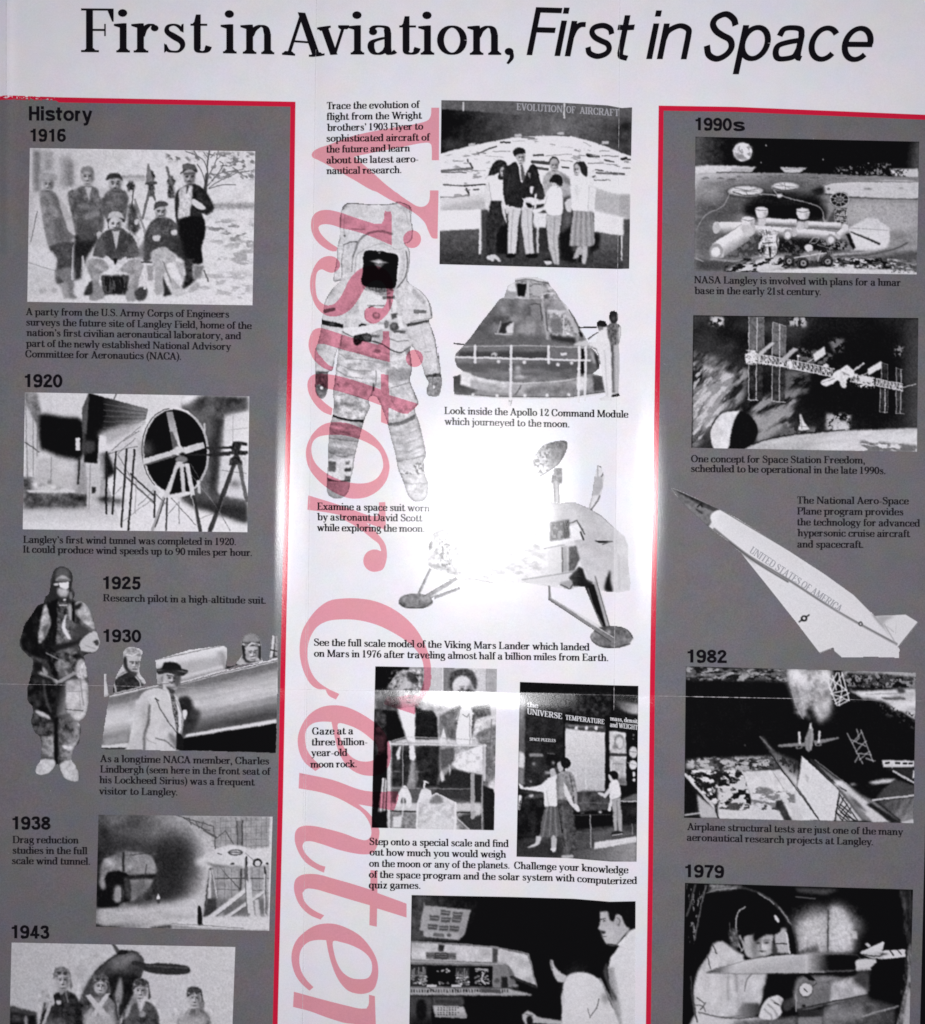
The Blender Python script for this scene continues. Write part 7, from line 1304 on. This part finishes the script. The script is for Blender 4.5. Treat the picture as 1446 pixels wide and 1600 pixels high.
tube(620, 640, 632, 642, 60); p.E(618, 640, 26, 32, 150, 3); p.E(620, 642, 16, 20, 214, 3); p.E(878, 668, 30, 32, 140, 3); p.E(880, 670, 18, 20, 214, 3); tube(920, 650, 985, 600, 46, 220, 130); p.E(965, 600, 20, 24, 210, 3); p.P('680,560 720,560 715,610 670,610', 190, 4)
for x, y in ((382, 566), (464, 508), (712, 516)): p.C([(x - 38, y - 24), (x, y - 34), (x + 36, y - 20), (x + 30, y + 22), (x, y + 34), (x - 28, y + 24)], 214, 3); p.L([(x - 36, y - 18), (x, y - 10), (x + 34, y - 16)], 5, 90, 2, .8, 1); p.S(x + 22, y + 10, 14, 26, 120, .6)
tube(200, 735, 370, 625, 104, 220, 130); p.E(188, 742, 42, 46, 150, 3); p.E(186, 746, 26, 30, 222, 3); p.L('350,610 395,660', 6, 70, 3); p.C('340,590 400,590 410,640 370,650', 190, 4)
p.P('985,600 1100,540 1160,545 1230,600 1232,680 1200,740 1020,740', 206, 4); p.P('985,620 1230,612 1220,730 1050,720', 222, 8, .6); p.P('970,640 990,630 1028,720 1010,732', 14, 3); p.P('995,620 1178,690 1172,702 1000,630', 36, 3); p.L('985,600 1220,615', 4, 150, 3); p.C('1020,740 1120,735 1250,720 1330,700 1240,750 1080,770 900,775', 120, 6); p.L('900,775 1080,765 1250,730 1340,690', 8, 60, 4, .8, 1); p.L('900,760 1060,750 1200,720', 6, 190, 4, .8, 1)
p.P('60,780 300,800 480,770 600,770 900,790 1100,780 1400,740 1400,880 60,865', 66, 14); p.L('160,785 300,800 480,765', 10, 170, 5, .8, 1); p.L('60,780 110,800', 6, 170, 4); p.P('300,830 480,775 600,770 640,840 480,865 240,865', 196, 8); p.T('240,780 640,780 640,870 240,870', 20, 20, .56, 4, 2, 1, -15); p.P('450,860 560,850 900,830 1395,860 1395,885 450,875', 206, 5); p.T('880,780 1395,790 1395,850 900,840', 18, 200, .5, 4, 2.4, 1, 4); p.T('880,780 1250,780 1250,845 900,840', 14, 12, .57, 4, 2, 1, 6); p.T('1240,830 1395,840 1395,870 1240,870', 10, 90, .56, 3); p.P('1250,750 1400,740 1400,830 1300,820', 84, 10, .8)
# astronaut and rover
p.C('470,625 490,605 525,610 540,640 560,650 565,690 545,760 520,775 520,720 505,720 508,775 485,775 480,700 450,730 445,700 465,660', 196, 3); p.N('445,605 565,605 560,775 445,775', 9, 110); p.L('490,612 492,640', 6, 50, 2); p.L('553,650 558,750', 6, 40, 2); p.E(505, 628, 14, 12, 120, 3); p.L('470,690 530,690', 6, 60, 2); p.L('510,720 515,770', 7, 14, 2)
p.P('600,770 700,740 860,730 890,790 880,830 620,830', 50, 5); p.N('600,740 890,730 880,830 610,830', 16, 70); p.C('720,720 735,700 765,705 770,735 740,745', 205, 3); p.L('750,690 775,660 805,660 790,690 760,692', 5, 176, 2, 1, 1); p.P('690,755 800,735 850,760 780,800 700,790', 170, 5, .7); p.L('660,780 850,750', 7, 214, 3)
for x, y, r in ((626, 800, 32), (710, 812, 36), (858, 802, 34)): p.E(x, y, r, r * .98, 22, 3); p.E(x + 4, y, r * .5, r * .5, 150, 3); p.E(x + 4, y, r * .2, r * .2, 40, 2); p.L(ell(x, y, r * .8, r * .8, 150, 330), 4, 130, 2, .7)
p.L('800,700 870,720 880,770', 5, 130, 2); p.L('820,740 800,800', 6, 190, 2)
p.L('60,870 60,50 1410,80', 3, 30, 2, .6); p.N('50,40 1420,60 1420,890 50,870', 8, 16, 4)
frame_pic(p, right_panel, [(1087, 213.5), (1436.6, 221.3)], [(1085, 424), (1432.7, 428.8)], 'printed painting of a lunar base with a rover')

# orbiting station
p = Pic(1070, 480, 3.8457, (1078, 488, 1440, 710), 40)
p.P('30,30 1420,50 1420,880 30,860', 40); p.N('30,30 1420,50 1420,880 30,860', 160, 60, 4, 1.6, 1, -35); p.P('700,80 1300,80 1320,720 700,730 640,400', 5, 60, .9); p.S(500, 120, 200, 70, 66, .8); p.S(120, 220, 120, 160, 60, .7); p.P('380,340 800,420 700,600 420,640', 10, 40, .8); p.G('1290,60 1410,60 1410,720 1290,740', 1300, 300, 30, 1410, 300, 84, 20, .8); p.P('300,560 440,600 440,860 300,860', 8, 10, .5)
p.T('44,250 400,380 330,640 44,860', 60, 150, .50, 14, 2.6, .8, -48, .20, .9); p.T('44,330 300,400 200,700 44,850', 30, 196, .58, 10, 2.6, .8, -48, .14, .8); p.T('380,560 700,480 640,720 440,820', 46, 150, .46, 14, 2.4, .8, -38, .22, .9); p.T('600,380 760,380 740,520 600,520', 40, 110, .48, 10, 2, .8, -30, .2, .8); p.T('160,55 240,55 230,120 150,110', 22, 190, .45, 8); p.T('640,55 740,60 730,120 620,110', 22, 176, .46, 8); p.T('860,190 960,190 950,270 900,270', 24, 110, .46, 8); p.T('1260,230 1320,230 1310,300 1260,300', 14, 120, .5, 6); p.T('680,240 900,280 860,350 690,340', 20, 90, .55, 6); p.C('450,660 560,610 640,600 560,700 480,800 430,780', 150, 16, .7); p.S(430, 660, 40, 30, 190, .6)
p.T('850,640 1000,640 990,740 850,740', 20, 170, .5, 8, 1.4, 1, -20); p.C('900,700 960,680 985,720 940,745 890,745', 205, 6, .8); p.T('590,700 800,720 780,780 560,790', 22, 90, .5, 6)
p.G('310,860 480,800 680,765 960,740 1250,732 1400,726 1400,870 300,860', 900, 745, 176, 940, 830, 206, 5); p.N('310,860 680,765 1400,726 1400,870', 40, 26, 4, 4, 1, -4); p.T('1060,800 1400,830 1400,870 1040,870', 24, 110, .52, 6, 3, 1, 4); p.L('310,858 480,800 680,762 960,737', 7, 20, 4, .9, 1)
p.E(298, 742, 142, 120, 8, 3); p.C('310,625 330,625 300,680 280,760 258,856 180,856 158,790 160,730 200,660 250,630', 206, 3); p.P('170,845 440,850 400,880 180,880', 40, 4, .0); p.N('160,625 320,625 258,856 170,856', 40, 24); p.P('300,680 330,640 440,760 400,830 270,856', 10, 8, .6)
p.P('40,855 60,790 180,856 310,858 400,835 470,800 440,860', 150, 10, .0)
# truss, panels, modules
for a in ('388,50 478,58 478,275 385,262', '530,92 608,115 608,300 528,282'): p.P(a, 96, 3); p.N(a, 20, 40)
for a in ('385,325 470,345 468,565 380,555', '525,350 605,365 605,572 525,565', '1172,485 1222,492 1220,632 1172,628', '1270,492 1320,498 1315,638 1272,635', '1185,335 1220,345 1220,430 1180,430', '1268,365 1308,375 1305,440 1268,436'): p.P(a, 44, 3, .8); p.N(a, 22, 40)
for s_, w, t in (('388,50 384,555', 4, 205), ('436,55 430,560', 5, 205), ('478,60 476,270', 3, 120), ('380,555 440,560', 5, 205), ('530,92 525,560', 4, 205), ('572,100 570,570', 5, 205), ('608,112 604,300', 3, 120), ('525,565 605,572', 5, 190), ('530,92 608,115', 4, 170), ('388,55 478,62', 3, 150), ('1185,330 1172,625', 4, 176), ('1220,345 1218,440', 3, 150), ('1205,490 1204,630', 6, 196), ('1172,628 1220,632', 4, 176), ('1270,365 1273,635', 4, 176), ('1300,375 1298,636', 5, 190), ('1222,495 1220,630', 3, 120), ('1272,635 1320,640', 4, 170), ('1185,332 1220,345', 3, 150), ('1268,365 1308,375', 3, 150)): p.L(s_, w, t, 2)
def truss(x0, y0, x1, y1, w, n):
    a = np.array([x0, y0], float); b = np.array([x1, y1], float); d = (b - a) / n; u = np.array([0, w / 2])
    p.P([a - u, b - u, b + u, a + u], 60, 3, .8)
    p.L([a - u, b - u], 5, 205, 2); p.L([a + u, b + u], 7, 210, 2)
    for i in range(n): p.L([a + d * i - u, a + d * (i + 1) + u], 4, 190, 2); p.L([a + d * i + u, a + d * (i + .5) - u], 4, 176, 2); p.L([a + d * i - u, a + d * i + u], 4, 196, 2)
truss(400, 300, 640, 340, 48, 10); truss(650, 345, 900, 395, 50, 10); truss(1000, 425, 1140, 450, 44, 6); truss(1150, 450, 1310, 482, 40, 8)
p.T('380,260 640,330 640,370 370,330', 10, 205, .58, 3); p.T('650,330 900,380 900,420 650,370', 10, 205, .6, 3); p.T('1150,430 1310,470 1310,510 1150,470', 9, 196, .58, 3); p.C('385,270 410,258 430,290 420,330 385,340 368,310', 150, 4); p.T('365,258 430,258 430,345 365,340', 9, 214, .45, 3); p.C('625,325 645,322 648,365 628,370', 214, 3)
p.P('525,205 545,215 450,300 420,295', 176, 3); p.P('655,243 685,252 600,330 565,325', 170, 3); p.P('772,285 840,235 848,282 782,330', 206, 3); p.P('1100,372 1182,322 1182,368 1104,410', 214, 3); p.L('740,330 790,300', 6, 196, 2); p.L('1060,410 1110,390', 6, 196, 2); p.E(684, 295, 10, 6, 214, 2); p.L('684,298 684,350', 6, 196, 2); p.L('1310,480 1390,462', 6, 176, 2); p.L('1000,390 1075,340', 12, 205, 3)
p.C('940,370 975,348 1000,365 1020,390 1015,420 980,430 970,480 945,480 925,440 890,460 850,475 825,465 822,445 880,420 900,390', 214, 3); p.N('822,345 1020,345 1015,480 825,480', 14, 40); p.L('830,455 900,430', 5, 130, 2); p.L('950,390 990,410', 6, 120, 3); p.E(960, 400, 10, 8, 150, 3); p.C('1055,420 1090,415 1125,430 1120,450 1060,445', 205, 3); p.T('1020,400 1140,420 1140,490 1030,480', 10, 205, .5, 3); p.E(850, 352, 18, 12, 205, 3)
p.C('690,650 700,645 715,680 748,730 740,738 685,735 695,700', 206, 3); p.L('700,655 705,730', 4, 120, 2); p.L('690,715 740,720', 4, 120, 2)
p.L('55,50 1405,68', 5, 8, 2); p.L('54,50 44,845', 4, 8, 2); p.N('30,30 1420,50 1420,880 30,860', 8, 14, 4)
frame_pic(p, right_panel, [(1083.5, 492.5), (1435.3, 497)], [(1080.4, 699.7), (1433.3, 706.2)], 'printed picture of an orbiting space station above the Earth')

# hypersonic plane
p = Pic(1030, 740, 3.476, (1046, 758, 1440, 1032), 214)
PL = '62,75 95,85 200,132 335,196 420,240 700,415 900,545 1060,660 1150,750 1170,770 1340,762 1410,805 1300,942 1306,955 1300,1000 1150,992 1050,997 985,994 950,965 945,948 870,976 740,800 640,680 540,555 440,428 380,370 270,290 160,195 100,130'
p.warp = .15; p.tex = .1; p.cut(PL); p.P(PL, 206, 2)
p.P('62,75 335,196 290,225 285,265 270,290 160,195 100,130', 108, 3); p.G('62,75 335,196 310,212 200,160', 150, 110, 24, 140, 140, 60, 4); p.N('62,75 335,196 270,290 100,130', 18, 30); p.L('210,180 225,165 235,180', 8, 20, 3); p.L('205,195 232,215', 10, 40, 4, .8); p.L('240,180 300,200', 4, 60, 3); p.L('100,130 160,195 270,290 330,330', 4, 60, 2)
p.C('280,245 290,215 330,198 400,228 360,300 310,290', 214, 3); p.G('335,200 700,415 1150,750 1170,770 1250,880 700,560 400,340 300,285', 600, 320, 196, 520, 460, 212, 10, .7)
p.L('300,300 380,365 500,455 700,575 900,705 1050,795 1290,925', 12, 110, 3, 1, 1); p.L('380,372 520,478 700,588', 9, 60, 3, .8, 1); p.L('900,712 1100,828 1290,934', 5, 170, 3, .8, 1)
p.P('380,375 440,430 540,510 480,450', 120, 4, .7); p.L('440,430 640,680 870,976', 5, 40, 2); p.L('870,976 945,948 950,965 985,994', 5, 90, 2); p.L('335,196 700,413 900,543 1060,658 1150,750', 4, 60, 2); p.L('1170,770 1340,762 1410,805 1300,942', 5, 60, 2)
p.G('1170,770 1225,830 1290,935 1250,880 1150,760', 1190, 800, 150, 1260, 800, 205, 4); p.P('1175,772 1290,768 1230,800 1215,830', 150, 8, .8); p.L('1225,820 1290,930', 5, 150, 3); p.L('1240,830 1275,860', 4, 170, 3); p.L('1290,800 1285,870', 4, 190, 3)
p.E(788, 787, 18, 17, 16, 2); p.E(788, 786, 8, 8, 214, 2); p.L('762,805 778,793', 8, 30, 2); p.L('800,778 815,768', 8, 30, 2); p.E(1095, 816, 11, 13, 50, 2); p.E(1095, 816, 5, 7, 205, 2)
p.P('938,950 948,948 950,965 942,970', 20, 2)
cut_pic(p, right_panel, 'cut-out print of a white dart-shaped hypersonic aircraft')
def slanted(s_, x0, y0, x1, y1, cap_):
    a = math.atan2(y1 - y0, x1 - x0); n_ = math.hypot(x1 - x0, y1 - y0)
    V, F = set_line(s_, SIGN, [(0, 0), (n_, 0)], cap_)
    V = np.stack([x0 + V[:, 0] * math.cos(a) - V[:, 1] * math.sin(a), y0 + V[:, 0] * math.sin(a) + V[:, 1] * math.cos(a)], -1)
    b = V[F]; ar = (b[:, 1, 0] - b[:, 0, 0]) * (b[:, 2, 1] - b[:, 0, 1]) - (b[:, 2, 0] - b[:, 0, 0]) * (b[:, 1, 1] - b[:, 0, 1])
    tag(link_mesh('hull_lettering', place(V[:, 0], V[:, 1], 4), np.where((ar > 0)[:, None], F[:, ::-1], F), M_dim, right_panel), 'grey words United States of America along the hull')
slanted('UNITED STATES OF AMERICA', 1170.5, 863, 1312, 957, 11.5)

# 1982 aircraft test
p = Pic(1060, 1030, 3.746, (1066, 1036, 1436, 1292), 8)
p.P('30,30 1410,50 1410,980 30,960', 7); p.P('40,45 640,60 650,130 40,110', 84, 10); p.T('40,40 650,55 650,140 40,130', 26, 24, .5, 6, 2, 1); p.T('40,45 640,60 640,130 40,120', 20, 150, .60, 6, 2, 1); p.L('50,100 300,85 620,90', 8, 150, 5, .7, 1); p.N('40,100 650,120 600,560 40,580', 90, 10)
p.P('950,70 1395,80 1395,190 1000,190', 60, 8); p.T('960,80 1395,85 1395,190 980,185', 26, 14, .46, 5); p.T('960,70 1395,75 1395,170 960,160', 20, 130, .58, 6); p.P('950,68 1250,66 1395,80 1395,110 1200,85 960,80', 170, 8); p.P('1000,190 1395,170 1395,370 1310,310 1250,300 1210,260 1080,240', 200, 6); p.N('1000,180 1395,170 1395,370 1080,240', 30, 40, 4, 3, 1); p.C('1190,225 1250,220 1325,225 1320,238 1220,238', 90, 4); p.L('1100,205 1300,200', 5, 150, 4); p.C('1280,180 1310,170 1330,190 1300,200', 60, 5); p.C('1000,190 1060,215 1080,245 1020,250 990,215', 24, 6)
p.C('1080,250 1150,240 1220,262 1260,310 1310,315 1350,345 1400,380 1400,590 1060,600 960,450', 8, 10); p.T('1150,240 1400,330 1390,420 1200,320', 14, 50, .56, 6)
p.P('640,55 860,65 900,180 900,260 860,350 830,380 800,330 740,330 720,340 680,240 650,150', 150, 14); p.N('640,55 900,60 880,340 690,330', 60, 80, 10, o=5); p.S(700, 110, 60, 60, 214, .8); p.S(800, 90, 60, 50, 90, .7); p.S(790, 170, 70, 60, 60, .7); p.S(860, 130, 50, 80, 200, .7); p.S(860, 300, 50, 60, 170, .7); p.S(770, 270, 30, 60, 12, .9); p.S(730, 210, 40, 60, 150, .6); p.S(770, 330, 20, 30, 110, .7); p.L('655,150 690,270 730,350', 6, 150, 4, .8, 1); p.T('640,55 900,60 870,350 690,330', 22, 205, .56, 10, 1, 1, 0, .4, .6); p.T('640,50 900,60 860,330 700,300', 44, 226, .46, 14, 1, 1.4, 0, .6, .8); p.T('660,60 900,60 860,330 700,300', 30, 70, .58, 12, 1, 1.4, 0, .5, .6); p.S(690, 90, 60, 50, 230, .7); p.S(870, 110, 40, 80, 224, .7); p.S(850, 270, 44, 60, 190, .6); p.C('740,300 780,290 800,340 790,370 760,330', 24, 10)
for s_ in ('850,70 930,270', '960,80 1000,240', '930,80 880,170', '870,100 985,180', '960,90 900,190', '985,180 900,200', '895,200 990,240', '1000,200 920,240', '920,260 960,240', '940,270 1000,240', '940,80 960,180 940,270', '870,80 890,180', '905,100 925,180'): p.L(s_, 8, 214, 3)
for s_ in ('990,435 1080,610', '1070,415 1140,600', '1020,490 1075,425', '1040,540 1100,480', '1060,590 1120,540', '1010,470 1100,510', '1045,550 1125,560', '1045,410 1060,460 1040,480', '1100,580 1150,595', '1035,600 1060,560'): p.L(s_, 7, 150, 3)
p.P('40,590 540,565 600,640 380,660 40,660', 84, 10); p.T('40,580 560,570 600,640 60,680', 24, 170, .50, 6, 1.6, 1, 5); p.T('200,590 600,580 600,650 200,650', 18, 40, .55, 5, 1.6, 1); p.P('40,640 380,660 440,940 40,930', 26, 8); p.T('40,640 380,650 420,940 100,800', 26, 205, .53, 4, 1.4, 1, 10); p.P('230,720 400,700 430,830 600,850 620,940 235,930', 196, 6); p.T('230,700 420,700 430,860 240,860', 26, 20, .52, 3, 1.5, 1); p.P('235,855 600,850 640,945 240,935', 200, 5); p.T('240,840 640,840 640,890 240,880', 16, 70, .54, 3, 2, 1); p.P('105,790 220,880 235,930 130,930', 176, 5); p.L('40,675 215,870', 16, 205, 3); p.L('215,860 235,930', 7, 20, 3); p.P('40,690 110,800 100,890 40,890', 12, 6); p.L('40,912 130,900', 10, 190, 4)
p.P('375,658 600,645 700,755 830,945 640,945 590,850 430,825', 206, 4); p.T('430,740 680,780 690,870 440,860', 26, 120, .56, 5, 2, 1, 6); p.P('570,825 605,825 668,945 625,945 570,860', 50, 4); p.L('555,660 620,760', 4, 150, 3); p.N('375,658 600,645 830,945 640,945', 40, 24)
p.G('475,450 500,455 560,530 700,650 700,760 610,650 540,550', 540, 500, 60, 680, 700, 196, 6); p.P('560,545 700,600 700,690 660,660', 84, 12); p.L('540,550 610,650 830,945', 6, 14, 3); p.L('480,455 545,525', 8, 120, 4); p.T('545,540 700,600 690,680 600,620', 22, 40, .52, 6)
p.P('700,750 830,945 915,945 945,770 720,700', 90, 6, .0); p.P('725,565 945,765 915,948 830,945 698,750', 210, 3); p.L('725,567 698,750', 4, 140, 2); p.L('725,565 945,765 915,948', 5, 20, 2); p.P('740,670 765,690 755,720', 150, 5, .7); p.L('698,750 828,945', 5, 30, 3)
p.P('945,770 1080,945 920,948', 190, 4)
for s_ in ('945,790 1050,945', '930,850 1030,945', '925,900 990,945', '945,800 925,900 960,945', '970,810 940,880 1000,940', '990,850 950,900 1040,945', '1010,870 960,940', '950,850 1010,900'): p.L(s_, 6, 14, 3)
p.P('760,575 960,720 1150,830 1310,960 1140,955 1080,945 945,765', 120, 6); p.P('900,710 960,710 1240,950 1140,955 1040,850', 200, 5); p.P('985,780 1060,840 1110,900 1040,860', 90, 6); p.P('1130,840 1310,960 1250,958 1100,850', 26, 5); p.L('770,580 900,710 980,770', 8, 24, 4); p.L('800,590 1000,740', 5, 150, 4); p.S(935, 730, 30, 20, 220, .9); p.S(1025, 735, 24, 14, 190, .9); p.P('1000,740 1200,720 1190,800 1080,800', 12, 12)
p.P('1195,590 1385,595 1385,632 1200,632', 206, 3); p.L('1215,608 1230,608', 12, 20, 2); p.L('1275,608 1295,608', 12, 20, 2); p.L('1320,610 1338,610', 12, 20, 2); p.L('1355,610 1370,610', 12, 20, 2); p.L('1250,610 1250,640', 6, 205, 2)
p.P('1200,640 1385,635 1385,720 1270,660', 40, 6); p.L('1260,655 1385,725', 12, 200, 3); p.P('1110,725 1200,700 1280,700 1260,720 1150,735', 200, 6); p.P('1200,760 1270,700 1385,740 1385,800 1150,825', 66, 6); p.L('1140,825 1385,796', 12, 205, 3); p.G('1160,830 1385,805 1380,960 1310,950', 1200, 830, 60, 1370, 930, 130, 4); p.N('1160,810 1385,805 1380,960 1310,950', 24, 40, 3, 3, 1, -60); p.P('1375,650 1388,650 1388,695 1372,695', 205, 3); p.P('1300,950 1380,935 1380,962 1310,962', 190, 4)
p.C('765,405 785,400 790,480 775,530 760,542 745,520 742,470', 130, 3); p.G('770,405 790,405 780,530 762,540', 750, 470, 90, 790, 470, 170, 3); p.P('583,500 745,485 745,510 585,514', 120, 3); p.P('790,475 940,455 942,464 800,505', 120, 3); p.P('770,370 780,372 782,405 766,405', 205, 3); p.L('708,430 710,490', 14, 205, 3); p.L('828,425 822,480', 14, 205, 3); p.E(706, 515, 20, 9, 130, 3); p.E(706, 513, 12, 5, 24, 2); p.E(820, 500, 20, 9, 130, 3); p.E(820, 498, 12, 5, 24, 2); p.E(392, 503, 5, 5, 70, 3)
p.N('30,30 1410,50 1410,980 30,960', 8, 12, 4)
frame_pic(p, right_panel, [(1072, 1041), (1431.6, 1050.8)], [(1069.3, 1277.7), (1427.6, 1286.3)], 'printed photograph of a smoking aeroplane dropped in a 1982 crash test')

# 1979 technician and wind tunnel model
p = Pic(1060, 1340, 3.746, (1062, 1376, 1432, 1664), 4)
p.P('20,140 1400,180 1400,1240 20,1240', 4); p.L('100,160 75,270 50,340', 12, 110, 5, .7); p.T('50,150 160,150 100,500 60,500', 14, 110, .62, 5, 1, 3); p.L('165,165 130,300 95,480', 8, 130, 4, .8, 1); p.P('180,155 380,165 330,185 190,200', 130, 8); p.N('180,150 380,160 340,190 180,200', 14, 70); p.L('170,205 260,182 340,180', 6, 170, 3, .8, 1); p.P('680,175 950,185 860,220 700,200', 70, 10); p.L('690,230 800,240', 6, 110, 4)
p.C('660,370 740,310 800,280 860,290 880,320 900,270 960,270 1050,350 1090,420 1040,460 1020,550 820,560 800,520 720,560 700,560 690,480', 110, 26); p.P('700,380 870,320 870,555 800,560 700,560', 176, 16); p.P('885,280 960,290 1020,390 1020,552 885,556', 190, 12); p.S(800, 450, 100, 120, 205, .7); p.S(955, 460, 80, 120, 212, .7); p.L('878,310 876,550', 9, 66, 4); p.P('1018,430 1048,430 1048,475 1018,475', 190, 4); p.P('700,555 820,510 820,560 700,575', 90, 8); p.N('660,280 1090,280 1020,560 690,560', 16, 30)
p.P('560,420 630,410 660,560 570,560', 176, 6); p.L('560,503 640,503', 6, 24, 3); p.L('630,440 655,565', 9, 214, 3); p.L('645,440 665,565', 8, 20, 3); p.L('470,205 560,270 640,370 690,480 695,560', 14, 60, 4, .6, 1); p.L('470,208 520,240 560,270', 6, 190, 3, .9, 1); p.L('590,290 640,360 660,395', 7, 205, 3, .9, 1); p.C('560,345 575,340 592,370 582,380', 205, 3); p.C('645,380 680,440 700,560 670,565 650,470', 8, 6)
p.L('178,192 330,172 470,205 570,270 650,370 690,480 697,560', 12, 84, 6, .7, 1); p.C('350,310 420,280 500,290 560,360 600,420 560,450 480,410 430,450 380,470 340,420', 4, 4)
p.C('385,470 440,450 480,430 540,450 558,460 550,500 560,550 500,580 430,590 390,560', 170, 5); p.vis(492, 510, 62, 74, 188, -1); p.S(505, 535, 18, 14, 214, .7); p.C('440,450 470,420 560,430 600,410 590,440 520,450 480,470 450,490', 6, 6); p.C('555,500 580,540 575,570 550,560', 60, 6)
p.L('395,290 350,320 338,400 345,480 370,540', 8, 190, 3, .9, 1); p.L('360,460 385,520 370,545', 12, 170, 4, .9, 1); p.C('300,430 340,420 360,500 340,540 310,510', 90, 8); p.N('300,420 370,420 370,540 300,540', 14, 50); p.L('300,380 306,430', 6, 90, 3)
p.C('180,560 210,500 260,490 330,540 380,570 390,600 500,620 520,700 500,800 460,880 330,930 250,940 120,960 90,830 110,680', 190, 6); p.N('90,500 520,560 480,940 100,960', 50, 34, 6, 1, 2); p.L('205,510 225,560', 7, 60, 4); p.L('170,570 190,650', 6, 70, 4); p.L('295,700 290,820', 12, 110, 10, .6); p.L('335,690 345,780', 12, 100, 10, .6); p.L('430,680 400,720 390,780', 6, 90, 5, .9, 1); p.L('100,860 140,870 160,900', 7, 80, 4, .9, 1); p.L('110,820 150,850', 6, 60, 4); p.L('130,890 160,850', 6, 60, 4); p.S(230, 800, 120, 90, 206, .5); p.G('330,920 380,850 470,850 490,900 440,935', 340, 900, 150, 470, 880, 60, 6); p.C('90,930 250,940 400,930 560,980 560,1240 60,1240', 200, 6); p.L('120,905 250,935 360,940 450,930', 8, 60, 4, .8, 1); p.P('320,960 700,930 700,1240 320,1240', 96, 12); p.N('320,930 700,930 700,1240 320,1240', 30, 30)
p.P('520,690 690,690 690,820 600,860 500,800', 8, 10); p.S(520, 780, 30, 30, 8, .9)
p.C('480,900 500,850 540,815 590,810 615,835 600,870 605,910 570,945 520,950 475,935', 212, 4); p.L('545,830 570,850 600,870', 9, 130, 6, .9, 1); p.L('525,860 560,890 580,930', 9, 130, 6, .9, 1); p.L('505,890 540,920 550,950', 9, 140, 6, .9, 1); p.C('590,815 615,830 605,860 590,850', 196, 3); p.L('565,850 590,860', 5, 50, 3); p.P('610,840 680,815 690,860 640,900 610,890', 60, 8)
p.C('690,720 800,690 1000,700 1110,690 1110,800 900,850 700,890', 120, 8); p.P('890,735 1100,690 1110,800 880,860', 176, 8); p.N('690,690 1110,690 1110,850 700,890', 40, 40); p.P('690,780 780,830 890,740 890,850 700,900', 110, 8); p.L('700,890 900,845 1110,805', 10, 40, 4); p.P('725,680 770,685 805,720 770,720', 8, 3); p.E(747, 776, 42, 44, 60, 3); p.E(747, 774, 38, 40, 206, 3); p.L('735,765 755,785', 5, 20, 3); p.E(735, 868, 12, 9, 20, 4); p.L('790,750 810,735', 6, 60, 3); p.L('690,800 690,900', 6, 170, 3)
p.P('700,890 840,890 845,940 700,935', 40, 4); p.P('700,935 845,930 845,1240 700,1240', 130, 5); p.G('845,880 1110,800 1270,860 1270,1000 1000,1240 845,1240', 900, 900, 110, 1200, 980, 60, 8); p.N('845,850 1270,850 1200,1240 845,1240', 50, 40); p.L('1080,930 1180,900 1290,870', 10, 176, 5, .9, 1); p.E(925, 865, 10, 5, 130, 3); p.S(1000, 920, 160, 40, 150, .6); p.P('1110,700 1280,620 1280,860 1120,830', 4, 14)
p.C('165,672 240,640 400,600 560,575 700,568 860,560 1010,565 1060,580 1050,655 900,670 700,675 400,675', 190, 3); p.G('165,672 400,602 560,575 760,572 760,675 400,676', 400, 590, 205, 420, 676, 176, 3); p.G('740,560 1060,570 1050,660 740,672', 750, 600, 196, 900, 610, 6, 6); p.G('165,672 240,640 330,615 330,675', 170, 660, 50, 320, 650, 190, 4); p.L('165,672 400,602 560,575 760,565 1010,555', 5, 110, 4, .6, 1); p.L('170,676 400,680 700,680', 6, 90, 5, .6, 1); p.P('860,575 1060,570 1050,640 900,655', 6, 14); p.L('860,668 1000,668', 7, 60, 4)
p.C('1045,600 1140,590 1160,610 1130,640 1125,660 1050,665 1040,640', 205, 4); p.P('1055,660 1125,660 1110,780 1020,720', 60, 10); p.P('1130,600 1330,575 1330,590 1190,600 1140,625', 60, 4, .0)
p.P('1062,555 1120,530 1200,490 1208,495 1195,545 1330,540 1332,580 1190,595 1120,585 1070,565', 190, 3); p.P('1062,557 1120,530 1200,490 1206,500 1180,550', 214, 3); p.P('1090,505 1110,498 1130,520 1115,528', 190, 3); p.L('1080,568 1180,578 1200,560', 8, 66, 3); p.P('1200,545 1330,538 1332,578 1205,592', 214, 3); p.L('1240,545 1260,570', 8, 40, 3); p.L('1285,542 1305,565', 6, 50, 3); p.S(1200, 565, 30, 10, 60, .8)
p.P('1300,185 1375,188 1372,560 1340,560', 50, 10); p.N('1290,185 1375,188 1370,700 1330,600', 24, 50, 6, 1, 3); p.C('1340,560 1370,560 1355,1240 1240,1240 1290,900 1330,740', 110, 6); p.N('1330,560 1370,560 1355,1240 1240,1240', 18, 90, 4, 1, 2); p.C('1340,800 1358,800 1352,1240 1290,1240 1320,950', 176, 6); p.L('1335,560 1335,720 1300,860 1270,980', 10, 14, 5, .8, 1)
p.L('75,700 80,800 110,960', 10, 60, 4); p.N('20,140 1400,180 1400,1240 20,1240', 8, 10, 4)
frame_pic(p, right_panel, [(1070.7, 1379.5), (1427, 1390)], [(1065.5, 1650), (1420, 1660)], 'printed photograph of a technician in headphones beside a model, 1979')
